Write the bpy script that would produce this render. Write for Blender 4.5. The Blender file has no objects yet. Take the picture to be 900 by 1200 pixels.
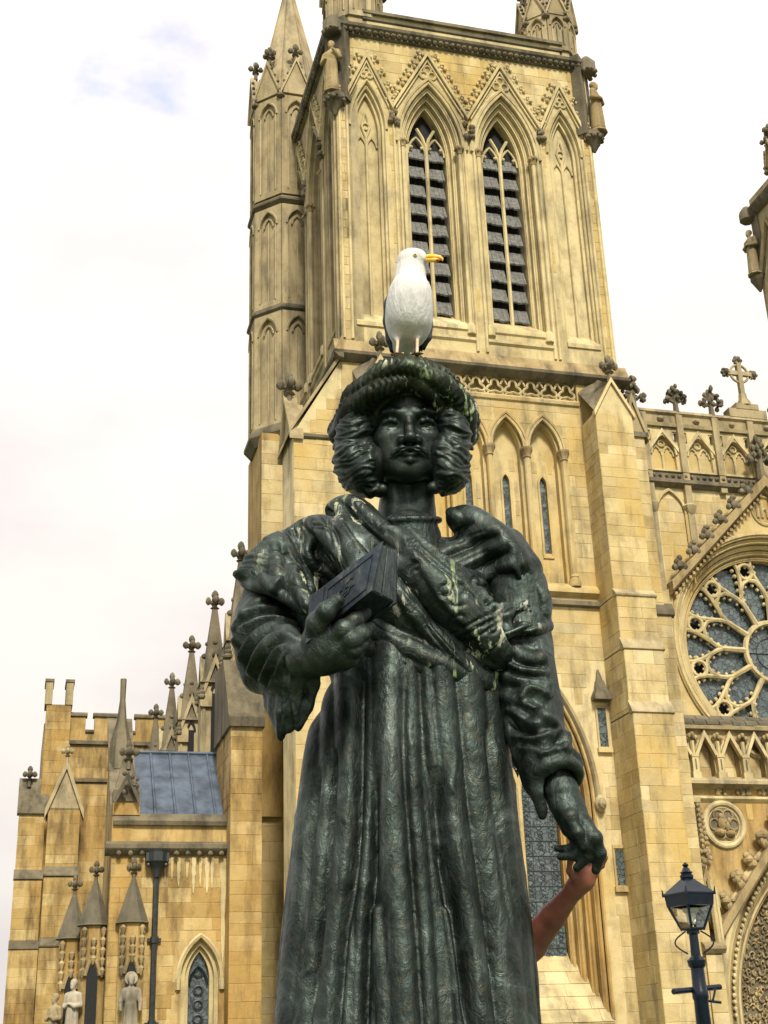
import bpy, bmesh, math, random
import numpy as np
from mathutils import Vector, Matrix
from mathutils.geometry import tessellate_polygon
rnd = random.Random(7)
PI = math.pi
scene = bpy.context.scene
COL = scene.collection
R_ = math.radians

# ------------------------------------------------------------------ camera
FPX, PITCH, ROLL, CAMZ = 1550.0, R_(22.4), R_(2.0), 1.6      # focal length in pixels of a 900 x 1200 picture
cF = np.array([0, math.cos(PITCH), math.sin(PITCH)])
cR0 = np.array([1.0, 0, 0]); cU0 = np.array([0, -math.sin(PITCH), math.cos(PITCH)])
cR = cR0*math.cos(ROLL)-cU0*math.sin(ROLL); cU = cU0*math.cos(ROLL)+cR0*math.sin(ROLL)
CAM = np.array([0, 0, CAMZ])
cam = bpy.data.cameras.new('camera'); cam.sensor_fit = 'VERTICAL'; cam.sensor_height = 36
cam.lens = FPX/1200*36; cam.clip_start = 0.1; cam.clip_end = 3000
camo = bpy.data.objects.new('camera', cam); COL.objects.link(camo)
m = Matrix.Identity(4)
for i in range(3):
    m[i][0], m[i][1], m[i][2], m[i][3] = cR[i], cU[i], -cF[i], CAM[i]
camo.matrix_world = m
scene.camera = camo

# ------------------------------------------------------------------ light
SUN_DIR = Vector((0.16, -0.72, 0.70)).normalized()
scene.view_settings.view_transform = 'Standard'
scene.view_settings.look = 'None'
scene.view_settings.exposure = 1.68
scene.view_settings.gamma = 1.0
sun = bpy.data.lights.new('sun', 'SUN'); sun.energy = 1.5; sun.angle = R_(11); sun.color = (1, .93, .80)
suno = bpy.data.objects.new('sun', sun); COL.objects.link(suno)
suno.rotation_euler = SUN_DIR.to_track_quat('Z', 'Y').to_euler(); suno.location = (20, -20, 40)
SKY_W, SKY_T = 23.8, 0.302
world = bpy.data.worlds.new('World'); scene.world = world; world.use_nodes = True
wt = world.node_tree; wt.nodes.clear()
def wn(t): return wt.nodes.new(t)
sky = wn('ShaderNodeTexSky'); sky.sky_type = 'NISHITA'; sky.sun_disc = False
sky.sun_elevation = math.asin(SUN_DIR.z); sky.sun_rotation = math.atan2(SUN_DIR.x, SUN_DIR.y)
bg1 = wn('ShaderNodeBackground'); bg1.inputs[1].default_value = 0.12
wt.links.new(sky.outputs[0], bg1.inputs[0])
tc = wn('ShaderNodeTexCoord')
mp = wn('ShaderNodeMapping'); mp.inputs['Scale'].default_value = (1.0, 1.0, 1.9)
wt.links.new(tc.outputs['Generated'], mp.inputs[0])
n1 = wn('ShaderNodeTexNoise'); n1.noise_dimensions = '4D'; n1.inputs['W'].default_value = SKY_W; n1.inputs['Scale'].default_value = 3.1; n1.inputs['Detail'].default_value = 6
n1.inputs['Roughness'].default_value = 0.52
wt.links.new(mp.outputs[0], n1.inputs['Vector'])
r1 = wn('ShaderNodeValToRGB'); r1.color_ramp.elements[0].position = SKY_T; r1.color_ramp.elements[1].position = SKY_T+.09
wt.links.new(n1.outputs['Fac'], r1.inputs[0])
n2 = wn('ShaderNodeTexNoise'); n2.inputs['Scale'].default_value = 4.0; n2.inputs['Detail'].default_value = 5
wt.links.new(mp.outputs[0], n2.inputs['Vector'])
r2 = wn('ShaderNodeValToRGB')
r2.color_ramp.elements[0].position = 0.33; r2.color_ramp.elements[0].color = (0.86, 0.79, 0.775, 1)
r2.color_ramp.elements[1].position = 0.58; r2.color_ramp.elements[1].color = (1.0, 0.94, 0.875, 1)
wt.links.new(n2.outputs['Fac'], r2.inputs[0])
bg2 = wn('ShaderNodeBackground')
sx = wn('ShaderNodeSeparateXYZ'); wt.links.new(tc.outputs['Generated'], sx.inputs[0])
ov = wn('ShaderNodeMath'); ov.operation = 'MULTIPLY_ADD'; ov.use_clamp = False      # an overcast sky is brighter overhead than at the horizon
wt.links.new(sx.outputs[2], ov.inputs[0]); ov.inputs[1].default_value = 0.21; ov.inputs[2].default_value = 0.272
wt.links.new(ov.outputs[0], bg2.inputs[1])
wt.links.new(r2.outputs[0], bg2.inputs[0])
mx = wn('ShaderNodeMixShader'); wo = wn('ShaderNodeOutputWorld')
wt.links.new(r1.outputs[0], mx.inputs[0]); wt.links.new(bg1.outputs[0], mx.inputs[1]); wt.links.new(bg2.outputs[0], mx.inputs[2])
wt.links.new(mx.outputs[0], wo.inputs[0])

# ------------------------------------------------------------------ points and frames
def at(px, py, Y):                      # the point of the photograph's pixel at the distance Y
    d = cF+cR*(px-450)/FPX-cU*(py-600)/FPX
    return CAM+d*((Y-CAM[1])/d[1])
def cray(px, py):
    d = cF+cR*(px-450)/FPX-cU*(py-600)/FPX
    return d/np.linalg.norm(d)
AZ = R_(15.5)
ORG = np.array([-1.21663, 37.98052, 0.0])    # the near left corner of the church tower, on the ground
CU = np.array([math.cos(AZ), math.sin(AZ), 0]); CN = np.array([-math.sin(AZ), math.cos(AZ), 0])
def church(u, v, z=0): return ORG+CU*u+CN*v+np.array([0, 0, z])

# ------------------------------------------------------------------ objects
OFF = {}
def thing(name, label, cat, loc=(0, 0, 0), rz=0, group=None, off=(0, 0, 0)):
    o = bpy.data.objects.new(name, None); COL.objects.link(o)
    o.location = loc; o.rotation_euler = (0, 0, rz); o.empty_display_size = .3
    o['label'] = label; o['category'] = cat
    if group: o['group'] = group
    OFF[o.name] = off
    return o
def building(name, label, cat, u, v, group=None):   # a church building: its parts are given in church metres (u, v, z)
    return thing(name, label, cat, tuple(church(u, v)), AZ, group, (u, v, 0))
def link(me, name, parent=None, mat=None):
    o = bpy.data.objects.new(name, me); COL.objects.link(o)
    if mat and not me.materials: me.materials.append(mat)
    if parent:
        o.parent = parent; OFF[o.name] = OFF.get(parent.name, (0, 0, 0))
    return o
def tag(o, label, cat, group=None):
    o['label'] = label; o['category'] = cat
    if group: o['group'] = group
    return o

def IDT(p): return p
def face_front(v0): return lambda p: (p[0], v0+p[1], p[2])
def face_left(u0, v1): return lambda p: (u0+p[1], v1-p[0], p[2])   # along = towards the front, depth = to the right
def face_right(u0, v0): return lambda p: (u0-p[1], v0+p[0], p[2])

class MB:
    def __init__(s, xf=IDT): s.v = []; s.f = []; s.xf = xf
    def P(s, *pts):
        i = len(s.v); s.v += [s.xf(p) for p in pts]; return i
    def box(s, a0, a1, d0, d1, z0, z1):
        i = s.P((a0, d0, z0), (a1, d0, z0), (a1, d1, z0), (a0, d1, z0), (a0, d0, z1), (a1, d0, z1), (a1, d1, z1), (a0, d1, z1))
        s.f += [[i+q for q in f] for f in ((0, 1, 5, 4), (1, 2, 6, 5), (2, 3, 7, 6), (3, 0, 4, 7), (4, 5, 6, 7), (3, 2, 1, 0))]
        return s
    def block(s, a0, a1, z0, z1, t, ch=.016, d=0):     # a dressed stone on a wall face, arrises taken off
        c = ch
        i = s.P((a0, d, z0), (a1, d, z0), (a1, d, z1), (a0, d, z1), (a0, d-t+c, z0), (a1, d-t+c, z0), (a1, d-t+c, z1), (a0, d-t+c, z1),
                (a0+c, d-t, z0+c), (a1-c, d-t, z0+c), (a1-c, d-t, z1-c), (a0+c, d-t, z1-c))
        for k in range(4):
            n = (k+1) % 4
            s.f += [[i+k, i+n, i+4+n, i+4+k], [i+4+k, i+4+n, i+8+n, i+8+k]]
        s.f.append([i+8, i+9, i+10, i+11]); return s
    def prism(s, poly, d0, d1, holes=(), back=False):   # poly of (along, z) pulled from depth d0 to d1
        loops = [poly]+list(holes)
        tri = tessellate_polygon([[Vector((p[0], p[1], 0)) for p in l] for l in loops])
        flat = [p for l in loops for p in l]
        i = s.P(*[(p[0], d0, p[1]) for p in flat]); n = len(flat); j = s.P(*[(p[0], d1, p[1]) for p in flat])
        for t in tri:
            a, b, c = flat[t[0]], flat[t[1]], flat[t[2]]
            t = list(t)
            if (b[0]-a[0])*(c[1]-a[1])-(b[1]-a[1])*(c[0]-a[0]) < 0: t.reverse()
            s.f.append([i+q for q in t])
            if back: s.f.append([j+q for q in reversed(t)])
        k = 0
        for li, l in enumerate(loops):
            ar = sum(l[q][0]*l[(q+1) % len(l)][1]-l[(q+1) % len(l)][0]*l[q][1] for q in range(len(l)))
            fl = (ar > 0) != (li > 0)
            for q in range(len(l)):
                a, b = k+q, k+(q+1) % len(l)
                s.f.append([i+b, i+a, j+a, j+b] if fl else [i+a, i+b, j+b, j+a])
            k += len(l)
        return s
    def strip(s, A, B, d0, d1, close=False):     # band between the two paths A (outer) and B (inner)
        n = len(A)
        i = s.P(*[(p[0], d0, p[1]) for p in A]); j = s.P(*[(p[0], d0, p[1]) for p in B])
        k = s.P(*[(p[0], d1, p[1]) for p in A]); l = s.P(*[(p[0], d1, p[1]) for p in B])
        for q in range(n if close else n-1):
            r = (q+1) % n
            s.f += [[i+q, i+r, j+r, j+q], [i+r, i+q, k+q, k+r], [j+q, j+r, l+r, l+q]]
        if not close:
            s.f += [[i, j, l, k], [j+n-1, i+n-1, k+n-1, l+n-1]]
        return s
    def tube(s, pts, r, seg=6, close=False, cap=True):
        P = [np.array(p, float) for p in pts]; n = len(P)
        rr = r if isinstance(r, (list, tuple)) else [r]*n
        base = None; rings = []
        for q in range(n):
            a = P[q-1] if (q or close) else P[q]; b = P[(q+1) % n] if (q < n-1 or close) else P[q]
            t = b-a; t = t/(np.linalg.norm(t)+1e-9)
            if base is None:
                h = np.array([0, 0, 1.]) if abs(t[2]) < .9 else np.array([0, 1., 0]); base = np.cross(t, h)
            base = base-t*(base@t); base /= np.linalg.norm(base)+1e-9; o = np.cross(t, base)
            rings.append(s.P(*[tuple(P[q]+(base*math.cos(x)+o*math.sin(x))*rr[q]) for x in (2*PI*w/seg for w in range(seg))]))
        for q in range(n if close else n-1):
            a, b = rings[q], rings[(q+1) % n]
            for w in range(seg):
                x = (w+1) % seg; s.f.append([a+w, a+x, b+x, b+w])
        if cap and not close:
            s.f.append([rings[0]+w for w in reversed(range(seg))]); s.f.append([rings[-1]+w for w in range(seg)])
        return s
    def lathe(s, c, prof, seg=8, rot=0, sx=1, sy=1):   # prof: (r, z) upwards
        rings = []
        for r, z in prof:
            rings.append(s.P(*[(c[0]+r*sx*math.cos(rot+2*PI*w/seg), c[1]+r*sy*math.sin(rot+2*PI*w/seg), c[2]+z) for w in range(seg)]))
        for a, b in zip(rings, rings[1:]):
            for w in range(seg):
                x = (w+1) % seg; s.f.append([a+w, a+x, b+x, b+w])
        s.f.append([rings[-1]+w for w in range(seg)]); s.f.append([rings[0]+w for w in reversed(range(seg))])
        return s
    def blob(s, c, r, rz=None, seg=6, jit=.15):
        rz = rz or r; g = 1+rnd.uniform(-jit, jit)
        return s.lathe(c, [(r*g*.35, -rz*.95), (r*g*.9, -rz*.45), (r*g, .05*rz), (r*g*.75, rz*.6), (r*g*.25, rz)], seg, rnd.random()*3)
    def pieces(s):
        p = list(range(len(s.v)))
        def fd(a):
            while p[a] != a: p[a] = p[p[a]]; a = p[a]
            return a
        for f in s.f:
            r = fd(f[0])
            for q in f[1:]: p[fd(q)] = r
        g = {}
        for f in s.f: g.setdefault(fd(f[0]), []).append(f)
        out = []
        for fs in g.values():
            ids = sorted({i for f in fs for i in f}); mp = {i: k for k, i in enumerate(ids)}
            m_ = MB(); m_.v = [s.v[i] for i in ids]; m_.f = [[mp[i] for i in f] for f in fs]; out.append(m_)
        return out
    def build_each(s, name, mat, parent=None, smooth=35):     # every loose piece an object of its own
        return [m_.build(name, mat, parent, smooth) for m_ in s.pieces()]
    def build(s, name, mat, parent=None, smooth=35, label=None, kind=None):
        o = OFF.get(parent.name, (0, 0, 0)) if parent else (0, 0, 0)
        me = bpy.data.meshes.new(name)
        me.from_pydata([(p[0]-o[0], p[1]-o[1], p[2]-o[2]) for p in s.v], [], s.f)
        me.materials.append(mat)
        if smooth:
            me.polygons.foreach_set('use_smooth', [True]*len(me.polygons)); me.set_sharp_from_angle(angle=R_(smooth))
        me.update()
        ob = link(me, name, parent)
        if label: ob['label'] = label
        if kind: ob['kind'] = kind
        elif name in ('finial', 'leaf_boss', 'capital', 'crocket', 'canopy') and len(s.v) > 40 and len(s.pieces()) > 1: ob['kind'] = 'stuff'     # carved foliage
        return ob

def arch_c(w, h): return (h*h-w*w)/(2*w)
def arch(a0, zs, w, c, o=0, n=9):       # pointed arch from left spring over the apex to right spring
    R = w+c+o; tm = math.acos(max(-1, min(1, c/R)))
    r = [(a0-c+R*math.cos(tm*k/n), zs+R*math.sin(tm*k/n)) for k in range(n+1)]
    return [(2*a0-p[0], p[1]) for p in r][:-1]+r[::-1]
def opening(a0, zb, zs, w, c, o=0, n=9): return [(a0-w-o, zb)]+arch(a0, zs, w, c, o, n)+[(a0+w+o, zb)]
def band(mb, a0, zb, zs, w, c, o0, o1, d0, d1, n=9):
    mb.strip(opening(a0, zb, zs, w, c, o1, n), opening(a0, zb, zs, w, c, o0, n), d0, d1)
def roll(mb, a0, zb, zs, w, c, o, d, r, seg=6, n=9):
    mb.tube([(p[0], d, p[1]) for p in opening(a0, zb, zs, w, c, o, n)], r, seg)
def archtube(mb, a0, zs, w, c, o, d, r, seg=5, n=8):
    mb.tube([(p[0], d, p[1]) for p in arch(a0, zs, w, c, o, n)], r, seg)
def circ(a0, z0, r, n=14, t0=0): return [(a0+r*math.cos(t0+2*PI*k/n), z0+r*math.sin(t0+2*PI*k/n)) for k in range(n)]

def inside(poly, x, y):
    c = False; n = len(poly)
    for i in range(n):
        x1, y1 = poly[i]; x2, y2 = poly[i-1]
        if (y1 > y) != (y2 > y) and x < (x2-x1)*(y-y1)/(y2-y1)+x1: c = not c
    return c
def ashlar(a0, a1, z0, z1, holes=(), h=.36, lmin=.45, lmax=1.0, keep=None):
    """Courses of stone over a wall face, left out over the openings; returns (a0, a1, z0, z1)."""
    out = []; z = z0; k = 0
    while z < z1-.08:
        hh = min(h*rnd.choice((.82, .95, 1, 1.12, 1.25)), z1-z)
        if z1-z-hh < .14: hh = z1-z
        a = a0
        first = True
        while a < a1-.02:
            l = rnd.uniform(lmin, lmax)*(.55 if first and k % 2 else 1); first = False
            b = a+l
            if a1-b < lmin*.6: b = a1
            todo = [(a, b)]
            for d in (0, 1, 2):
                nxt = []
                for (p, q) in todo:
                    pts = [(x, y) for x in (p, (p+q)/2, q) for y in (z, z+hh/2, z+hh)]
                    hit = [any(inside(H, *pt) for H in holes) for pt in pts]
                    if keep: hit = [t or not inside(keep, *((pt[0]*.98+.02*(p+q)/2), pt[1]*.98+.02*(z+hh/2))) for t, pt in zip(hit, pts)]
                    if not any(hit): out.append((p, q, z, z+hh))
                    elif not all(hit) and d < 2: nxt += [(p, (p+q)/2), ((p+q)/2, q)]
                todo = nxt
            a = b
        z += hh; k += 1
    return out
_sm = {}
def stone_mesh(mat, kind):
    key = (mat.name, kind)
    if key not in _sm:
        asp = (.55, .75, 1.0)[kind]
        mb = MB(); mb.block(-.5, .5, -.5, .5, 1, .0)
        cx, cz = .009/asp, .009/.36
        mb.v = [(-.5, 0, -.5), (.5, 0, -.5), (.5, 0, .5), (-.5, 0, .5), (-.5, -.5, -.5), (.5, -.5, -.5), (.5, -.5, .5), (-.5, -.5, .5),
                (-.5+cx, -1, -.5+cz), (.5-cx, -1, -.5+cz), (.5-cx, -1, .5-cz), (-.5+cx, -1, .5-cz)]
        me = bpy.data.meshes.new('stone'); me.from_pydata(mb.v, [], mb.f); me.materials.append(mat); me.update(); _sm[key] = me
    return _sm[key]
def lay_stones(parent, faces, mat, t=.010, limit=295, kind_name='stone'):
    """faces: list of (transform, stones). The largest come out one by one, the rest as one part."""
    off = OFF[parent.name]
    allst = [(xf, s) for xf, st in faces for s in st]
    def size(e):
        xf, s = e; p = xf(((s[0]+s[1])/2, 0, (s[2]+s[3])/2)); w = church(*p)-CAM
        d = w@cF; x = 450+FPX*(w@cR)/d; y = 600-FPX*(w@cU)/d
        vis = 1 if (-10 < x < 910 and -10 < y < 1210) else 0
        if 330 < x < 610 and y > 600 or 395 < x < 545 and y > 430: vis = 0.2
        return -vis*(s[1]-s[0])*(s[3]-s[2])/d**2
    allst.sort(key=size)
    for xf, s in allst[:limit]:
        w, h = s[1]-s[0]-.007, s[3]-s[2]-.007
        c = ((s[0]+s[1])/2, 0, (s[2]+s[3])/2)
        p = np.array(xf(c)); ax = np.array(xf((c[0]+1, 0, c[2])))-p; dx = np.array(xf((c[0], 1, c[2])))-p
        me = stone_mesh(mat, 0 if w < .58 else 1 if w < .8 else 2)
        o = bpy.data.objects.new(kind_name, me); COL.objects.link(o); o.parent = parent
        tt = t*rnd.uniform(.7, 1.5)
        mm = Matrix.Identity(4)
        for i in range(3):
            mm[i][0] = ax[i]*w; mm[i][1] = dx[i]*tt; mm[i][2] = (0, 0, 1)[i]*h; mm[i][3] = p[i]-off[i]
        o.matrix_local = mm
    if allst[limit:]:
        mb = MB()
        for xf, s in allst[limit:]:
            mb.xf = xf; mb.block(s[0]+.0035, s[1]-.0035, s[2]+.0035, s[3]-.0035, t*rnd.uniform(.7, 1.4), .008)
        mb.build('stonework', mat, parent, smooth=0, kind='stuff')

# ------------------------------------------------------------------ materials
def newmat(name):
    mt = bpy.data.materials.new(name); mt.use_nodes = True; nt = mt.node_tree
    b = nt.nodes['Principled BSDF']; return mt, nt, b
def nd(nt, t, **kw):
    n = nt.nodes.new(t)
    for k, v in kw.items():
        if k in n.inputs.keys(): n.inputs[k].default_value = v
        else: setattr(n, k, v)
    return n
def ramp(nt, src, stops):
    r = nt.nodes.new('ShaderNodeValToRGB'); e = r.color_ramp.elements
    while len(e) < len(stops): e.new(.5)
    for q, (p, c) in zip(e, stops):
        q.position = p; q.color = (*c, 1) if len(c) == 3 else c
    nt.links.new(src, r.inputs[0]); return r
def mixc(nt, fac, a, b, mode='MIX'):
    n = nt.nodes.new('ShaderNodeMix'); n.data_type = 'RGBA'; n.blend_type = mode
    for sck, i in ((fac, 0), (a, 6), (b, 7)):
        if hasattr(sck, 'is_linked'): nt.links.new(sck, n.inputs[i])
        else: n.inputs[i].default_value = sck if i == 0 else (*sck, 1)
    return n.outputs[2]
def noise(nt, scale, detail=4, rough=.55, stretch=None, obj=False, dist=0):
    g = nt.nodes.new('ShaderNodeNewGeometry' if not obj else 'ShaderNodeTexCoord')
    src = g.outputs['Position' if not obj else 'Object']
    if stretch:
        mpp = nt.nodes.new('ShaderNodeMapping'); mpp.inputs['Scale'].default_value = stretch
        nt.links.new(src, mpp.inputs[0]); src = mpp.outputs[0]
    n = nd(nt, 'ShaderNodeTexNoise', Scale=scale, Detail=detail, Roughness=rough, Distortion=dist)
    nt.links.new(src, n.inputs['Vector']); return n.outputs['Fac']
def bump(nt, b, h, strength=.3, dist=.01, chain=None):
    n = nd(nt, 'ShaderNodeBump', Strength=strength, Distance=dist); nt.links.new(h, n.inputs['Height'])
    if chain: nt.links.new(chain.outputs[0], n.inputs['Normal'])
    nt.links.new(n.outputs[0], b.inputs['Normal']); return n
def math_(nt, op, a, b=None):
    n = nt.nodes.new('ShaderNodeMath'); n.operation = op
    for q, s in ((0, a), (1, b)):
        if s is None: continue
        if hasattr(s, 'is_linked'): nt.links.new(s, n.inputs[q])
        else: n.inputs[q].default_value = s
    return n.outputs[0]
def stone_mat(name, cols, dirt=(.10, .08, .05), amount=.35, rough=.88, bs=.5, gold=None):
    mt, nt, b = newmat(name)
    g = nt.nodes.new('ShaderNodeNewGeometry'); oi = nt.nodes.new('ShaderNodeObjectInfo')
    rf = math_(nt, 'FRACT', math_(nt, 'ADD', g.outputs['Random Per Island'], oi.outputs['Random']))
    k = len(cols)
    c = ramp(nt, rf, [((i+.5)/k, q) for i, q in enumerate(cols)]).outputs[0]
    c = mixc(nt, ramp(nt, noise(nt, 1.7, 5, .6), [(.35, (.62,)*3), (.68, (1.18,)*3)]).outputs[0], (0, 0, 0), c) if False else mixc(nt, .75, c, ramp(nt, noise(nt, 1.3, 6, .62), [(.3, (.55, .50, .42)), (.5, (.95, .95, .93)), (.72, (1.15, 1.12, 1.05))]).outputs[0], 'MULTIPLY')
    if gold:
        c = mixc(nt, ramp(nt, noise(nt, .45, 4, .6, (1, 1, .5)), [(.48, (0, 0, 0)), (.66, (.85,)*3)]).outputs[0], c, gold)
    st = ramp(nt, noise(nt, 1.0, 7, .66, (1.6, 1.6, .35)), [(.62-amount*.3, (0, 0, 0)), (.86-amount*.3, (.9,)*3)]).outputs[0]
    c = mixc(nt, st, c, dirt)
    sp = ramp(nt, noise(nt, 22, 3, .6), [(.62, (0, 0, 0)), (.75, (.45,)*3)]).outputs[0]
    c = mixc(nt, sp, c, tuple(x*.7 for x in dirt))
    nt.links.new(c, b.inputs['Base Color']); b.inputs['Roughness'].default_value = rough
    b.inputs['Specular IOR Level'].default_value = .25
    n1 = bump(nt, b, noise(nt, 9, 6, .65), bs, .03)
    bump(nt, b, noise(nt, 60, 3, .6), bs*.7, .006, n1)
    return mt
def flat_mat(name, col, rough=.6, metal=0, var=.25, scale=12, bs=.15, spec=.5, obj=False):
    mt, nt, b = newmat(name)
    c = mixc(nt, ramp(nt, noise(nt, scale, 5, .6, obj=obj), [(.3, (0, 0, 0)), (.7, (1, 1, 1))]).outputs[0],
             tuple(x*(1-var) for x in col), tuple(min(1, x*(1+var)) for x in col))
    nt.links.new(c, b.inputs['Base Color']); b.inputs['Roughness'].default_value = rough; b.inputs['Metallic'].default_value = metal
    b.inputs['Specular IOR Level'].default_value = spec
    if bs: bump(nt, b, noise(nt, scale*3, 4, .6, obj=obj), bs, .01)
    return mt
M = {}
M['lime'] = stone_mat('limestone', [(.48, .375, .175), (.55, .45, .23), (.40, .305, .14), (.61, .51, .29), (.51, .40, .19), (.46, .38, .215)], (.14, .11, .06), .40, gold=(.48, .335, .105))
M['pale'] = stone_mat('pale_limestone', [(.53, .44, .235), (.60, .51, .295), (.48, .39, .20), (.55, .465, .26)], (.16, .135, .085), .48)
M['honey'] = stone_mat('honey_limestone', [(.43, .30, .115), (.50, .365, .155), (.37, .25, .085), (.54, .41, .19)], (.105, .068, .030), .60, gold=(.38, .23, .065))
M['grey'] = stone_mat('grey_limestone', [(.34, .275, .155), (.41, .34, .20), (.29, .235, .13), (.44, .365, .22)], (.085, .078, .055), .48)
M['dark'] = stone_mat('weathered_and_shadow_stone', [(.17, .145, .095), (.21, .18, .12), (.14, .12, .08)], (.045, .042, .03), .62, bs=.9)  # weathered ledges and carving; also the painted shadow line under the bell stage
M['carve'] = stone_mat('carved_stone', [(.36, .275, .14), (.42, .33, .18), (.31, .23, .11)], (.07, .055, .032), .55, bs=.7)
M['statue'] = stone_mat('pale_carving', [(.44, .39, .30), (.49, .44, .34)], (.10, .09, .066), .62)
M['slate'] = stone_mat('stone_slate', [(.13, .115, .08), (.17, .15, .105), (.10, .09, .065)], (.05, .05, .035), .45)
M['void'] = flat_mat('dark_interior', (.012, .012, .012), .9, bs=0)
M['timber'] = flat_mat('louvre_board', (.135, .135, .122), .85, 0, .5, 9, .5)
M['leadroof'] = flat_mat('lead_sheet', (.075, .098, .135), .55, .2, .5, 2.2, .4)
M['lamp'] = flat_mat('lamp_paint', (.005, .010, .020), .28, 0, .4, 14, .10, .32)
M['iron'] = flat_mat('cast_iron', (.022, .028, .028), .5, 0, .4, 10, .2)
def leaded():
    mt, nt, b = newmat('leaded_glass')
    g = nt.nodes.new('ShaderNodeTexCoord'); v = nd(nt, 'ShaderNodeTexVoronoi', Scale=5.5); v.feature = 'DISTANCE_TO_EDGE'
    nz = nd(nt, 'ShaderNodeTexNoise', Scale=3.0, Detail=3); nt.links.new(g.outputs['Object'], nz.inputs['Vector'])
    ad = nt.nodes.new('ShaderNodeVectorMath'); ad.operation = 'MULTIPLY_ADD'; nt.links.new(nz.outputs['Color'], ad.inputs[0]); ad.inputs[1].default_value = (.35, .35, .35); nt.links.new(g.outputs['Object'], ad.inputs[2])
    nt.links.new(ad.outputs[0], v.inputs['Vector'])
    v2 = nd(nt, 'ShaderNodeTexVoronoi', Scale=5.5); nt.links.new(ad.outputs[0], v2.inputs['Vector'])
    lead = ramp(nt, v.outputs['Distance'], [(.03, (1, 1, 1)), (.09, (0, 0, 0))]).outputs[0]
    bw = nt.nodes.new('ShaderNodeRGBToBW'); nt.links.new(v2.outputs['Color'], bw.inputs[0])
    c = ramp(nt, bw.outputs[0], [(.2, (.035, .055, .06)), (.5, (.075, .105, .11)), (.8, (.14, .17, .165))]).outputs[0]
    c = mixc(nt, ramp(nt, nz.outputs['Fac'], [(.35, (.2,)*3), (.65, (.75,)*3)]).outputs[0], c, (.10, .13, .135))
    c = mixc(nt, lead, c, (.035, .038, .036))
    nt.links.new(c, b.inputs['Base Color']); b.inputs['Roughness'].default_value = .22
    bump(nt, b, v2.outputs['Distance'], .5, .03)
    return mt
M['glass'] = leaded()
# ------------------------------------------------------------------ ground
def sheet(name, pts, z, mat):
    mb = MB(); mb.v = [(x, y, z) for x, y in pts]; mb.f = [list(range(len(pts)))]
    o = mb.build(name, mat, smooth=0); o['kind'] = 'structure'; return o
M['grass'] = flat_mat('grass', (.05, .085, .025), .95, 0, .5, 1.5, .6)
M['paving'] = flat_mat('paving', (.30, .27, .22), .9, 0, .25, 2, .3)
sheet('ground', [(-900, -900), (900, -900), (900, 900), (-900, 900)], 0, M['grass'])
sheet('path', [tuple(church(u, v)[:2]) for u, v in ((-60, -6), (70, -6), (70, -24), (-60, -24))], .004, M['paving'])

def bar(mb, prof, a0, a1):               # profile of (depth, z) drawn along the wall
    n = len(prof); i = mb.P(*[(a0, d, z) for d, z in prof]); j = mb.P(*[(a1, d, z) for d, z in prof])
    ar = sum(prof[q][0]*prof[(q+1) % n][1]-prof[(q+1) % n][0]*prof[q][1] for q in range(n))
    for q in range(n):
        r = (q+1) % n; f = [i+q, i+r, j+r, j+q]; mb.f.append(f if ar < 0 else f[::-1])
    e0 = [i+q for q in range(n)]; e1 = [j+q for q in range(n)]
    mb.f += [e0[::-1], e1] if ar > 0 else [e0, e1[::-1]]
    # winding as seen from outside
    return mb
def string_prof(z, h=.45, p=.28): return [(0.02, z-h*.5), (-p*.5, z-h*.25), (-p, z-.05), (-p, z+.1), (-p*.25, z+h*.5), (.02, z+h*.62)]
def finial(mb, p, s, cross=False):
    x, y, z = p
    mb.lathe(p, [(.12*s, 0), (.09*s, .35*s), (.2*s, .42*s), (.1*s, .5*s), (.09*s, .7*s)], 6)
    for k in range(4):
        a = PI/4*0+k*PI/2; mb.blob((x+.27*s*math.cos(a), y+.27*s*math.sin(a), z+.72*s), .15*s, .17*s)
        mb.tube([(x, y, z+.6*s), (x+.25*s*math.cos(a), y+.25*s*math.sin(a), z+.7*s)], .08*s, 5)
    mb.blob((x, y, z+.72*s), .16*s); mb.blob((x, y, z+1.0*s), .15*s, .2*s)
def poppy_(mb, p, s):
    x, y, z = p
    mb.box(x-.12*s, x+.12*s, y-.12*s, y+.12*s, z, z+.5*s)
    for zz, r, n, b in ((.5, .30, 8, .15), (.68, .36, 8, .16), (.86, .28, 7, .15), (1.02, .16, 5, .13)):
        for k in range(n):
            a = 2*PI*k/n+zz*3; mb.blob((x+r*s*math.cos(a), y+r*s*math.sin(a), z+zz*s), b*s, b*1.15*s)
    mb.blob((x, y, z+1.2*s), .1*s, .16*s)
def poppy(mb, p, s):                     # leafy knop: a stem with leaves curling out to both sides and upwards
    x, y, z = p
    mb.lathe((x, y, z), [(.13*s, 0), (.10*s, .35*s), (.10*s, .95*s)], 6)
    for sx, sz, r, n in ((-.27, .62, .17, 6), (.27, .62, .17, 6), (0, .68, .16, 4), (-.15, .86, .13, 4), (.15, .86, .13, 4), (0, 1.0, .14, 5), (0, 1.14, .09, 2)):
        for k in range(n):
            a = rnd.uniform(0, 6.28); q = rnd.uniform(.3, 1)*r*s*.8
            mb.blob((x+sx*s+q*math.cos(a), y+rnd.uniform(-.16, .16)*s, z+sz*s+q*math.sin(a)), rnd.uniform(.06, .10)*s, rnd.uniform(.07, .12)*s, 5)
        mb.tube([(x, y, z+(sz-.12)*s), (x+sx*s, y, z+sz*s)], .06*s, 5)
def capital(mb, a, d, z, r, h=.28):
    mb.lathe((a, d, z), [(r*1.0, 0), (r*1.25, .02), (r*1.2, h*.3), (r*1.9, h*.75), (r*2.0, h*.8), (r*2.0, h)], 8)
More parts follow.
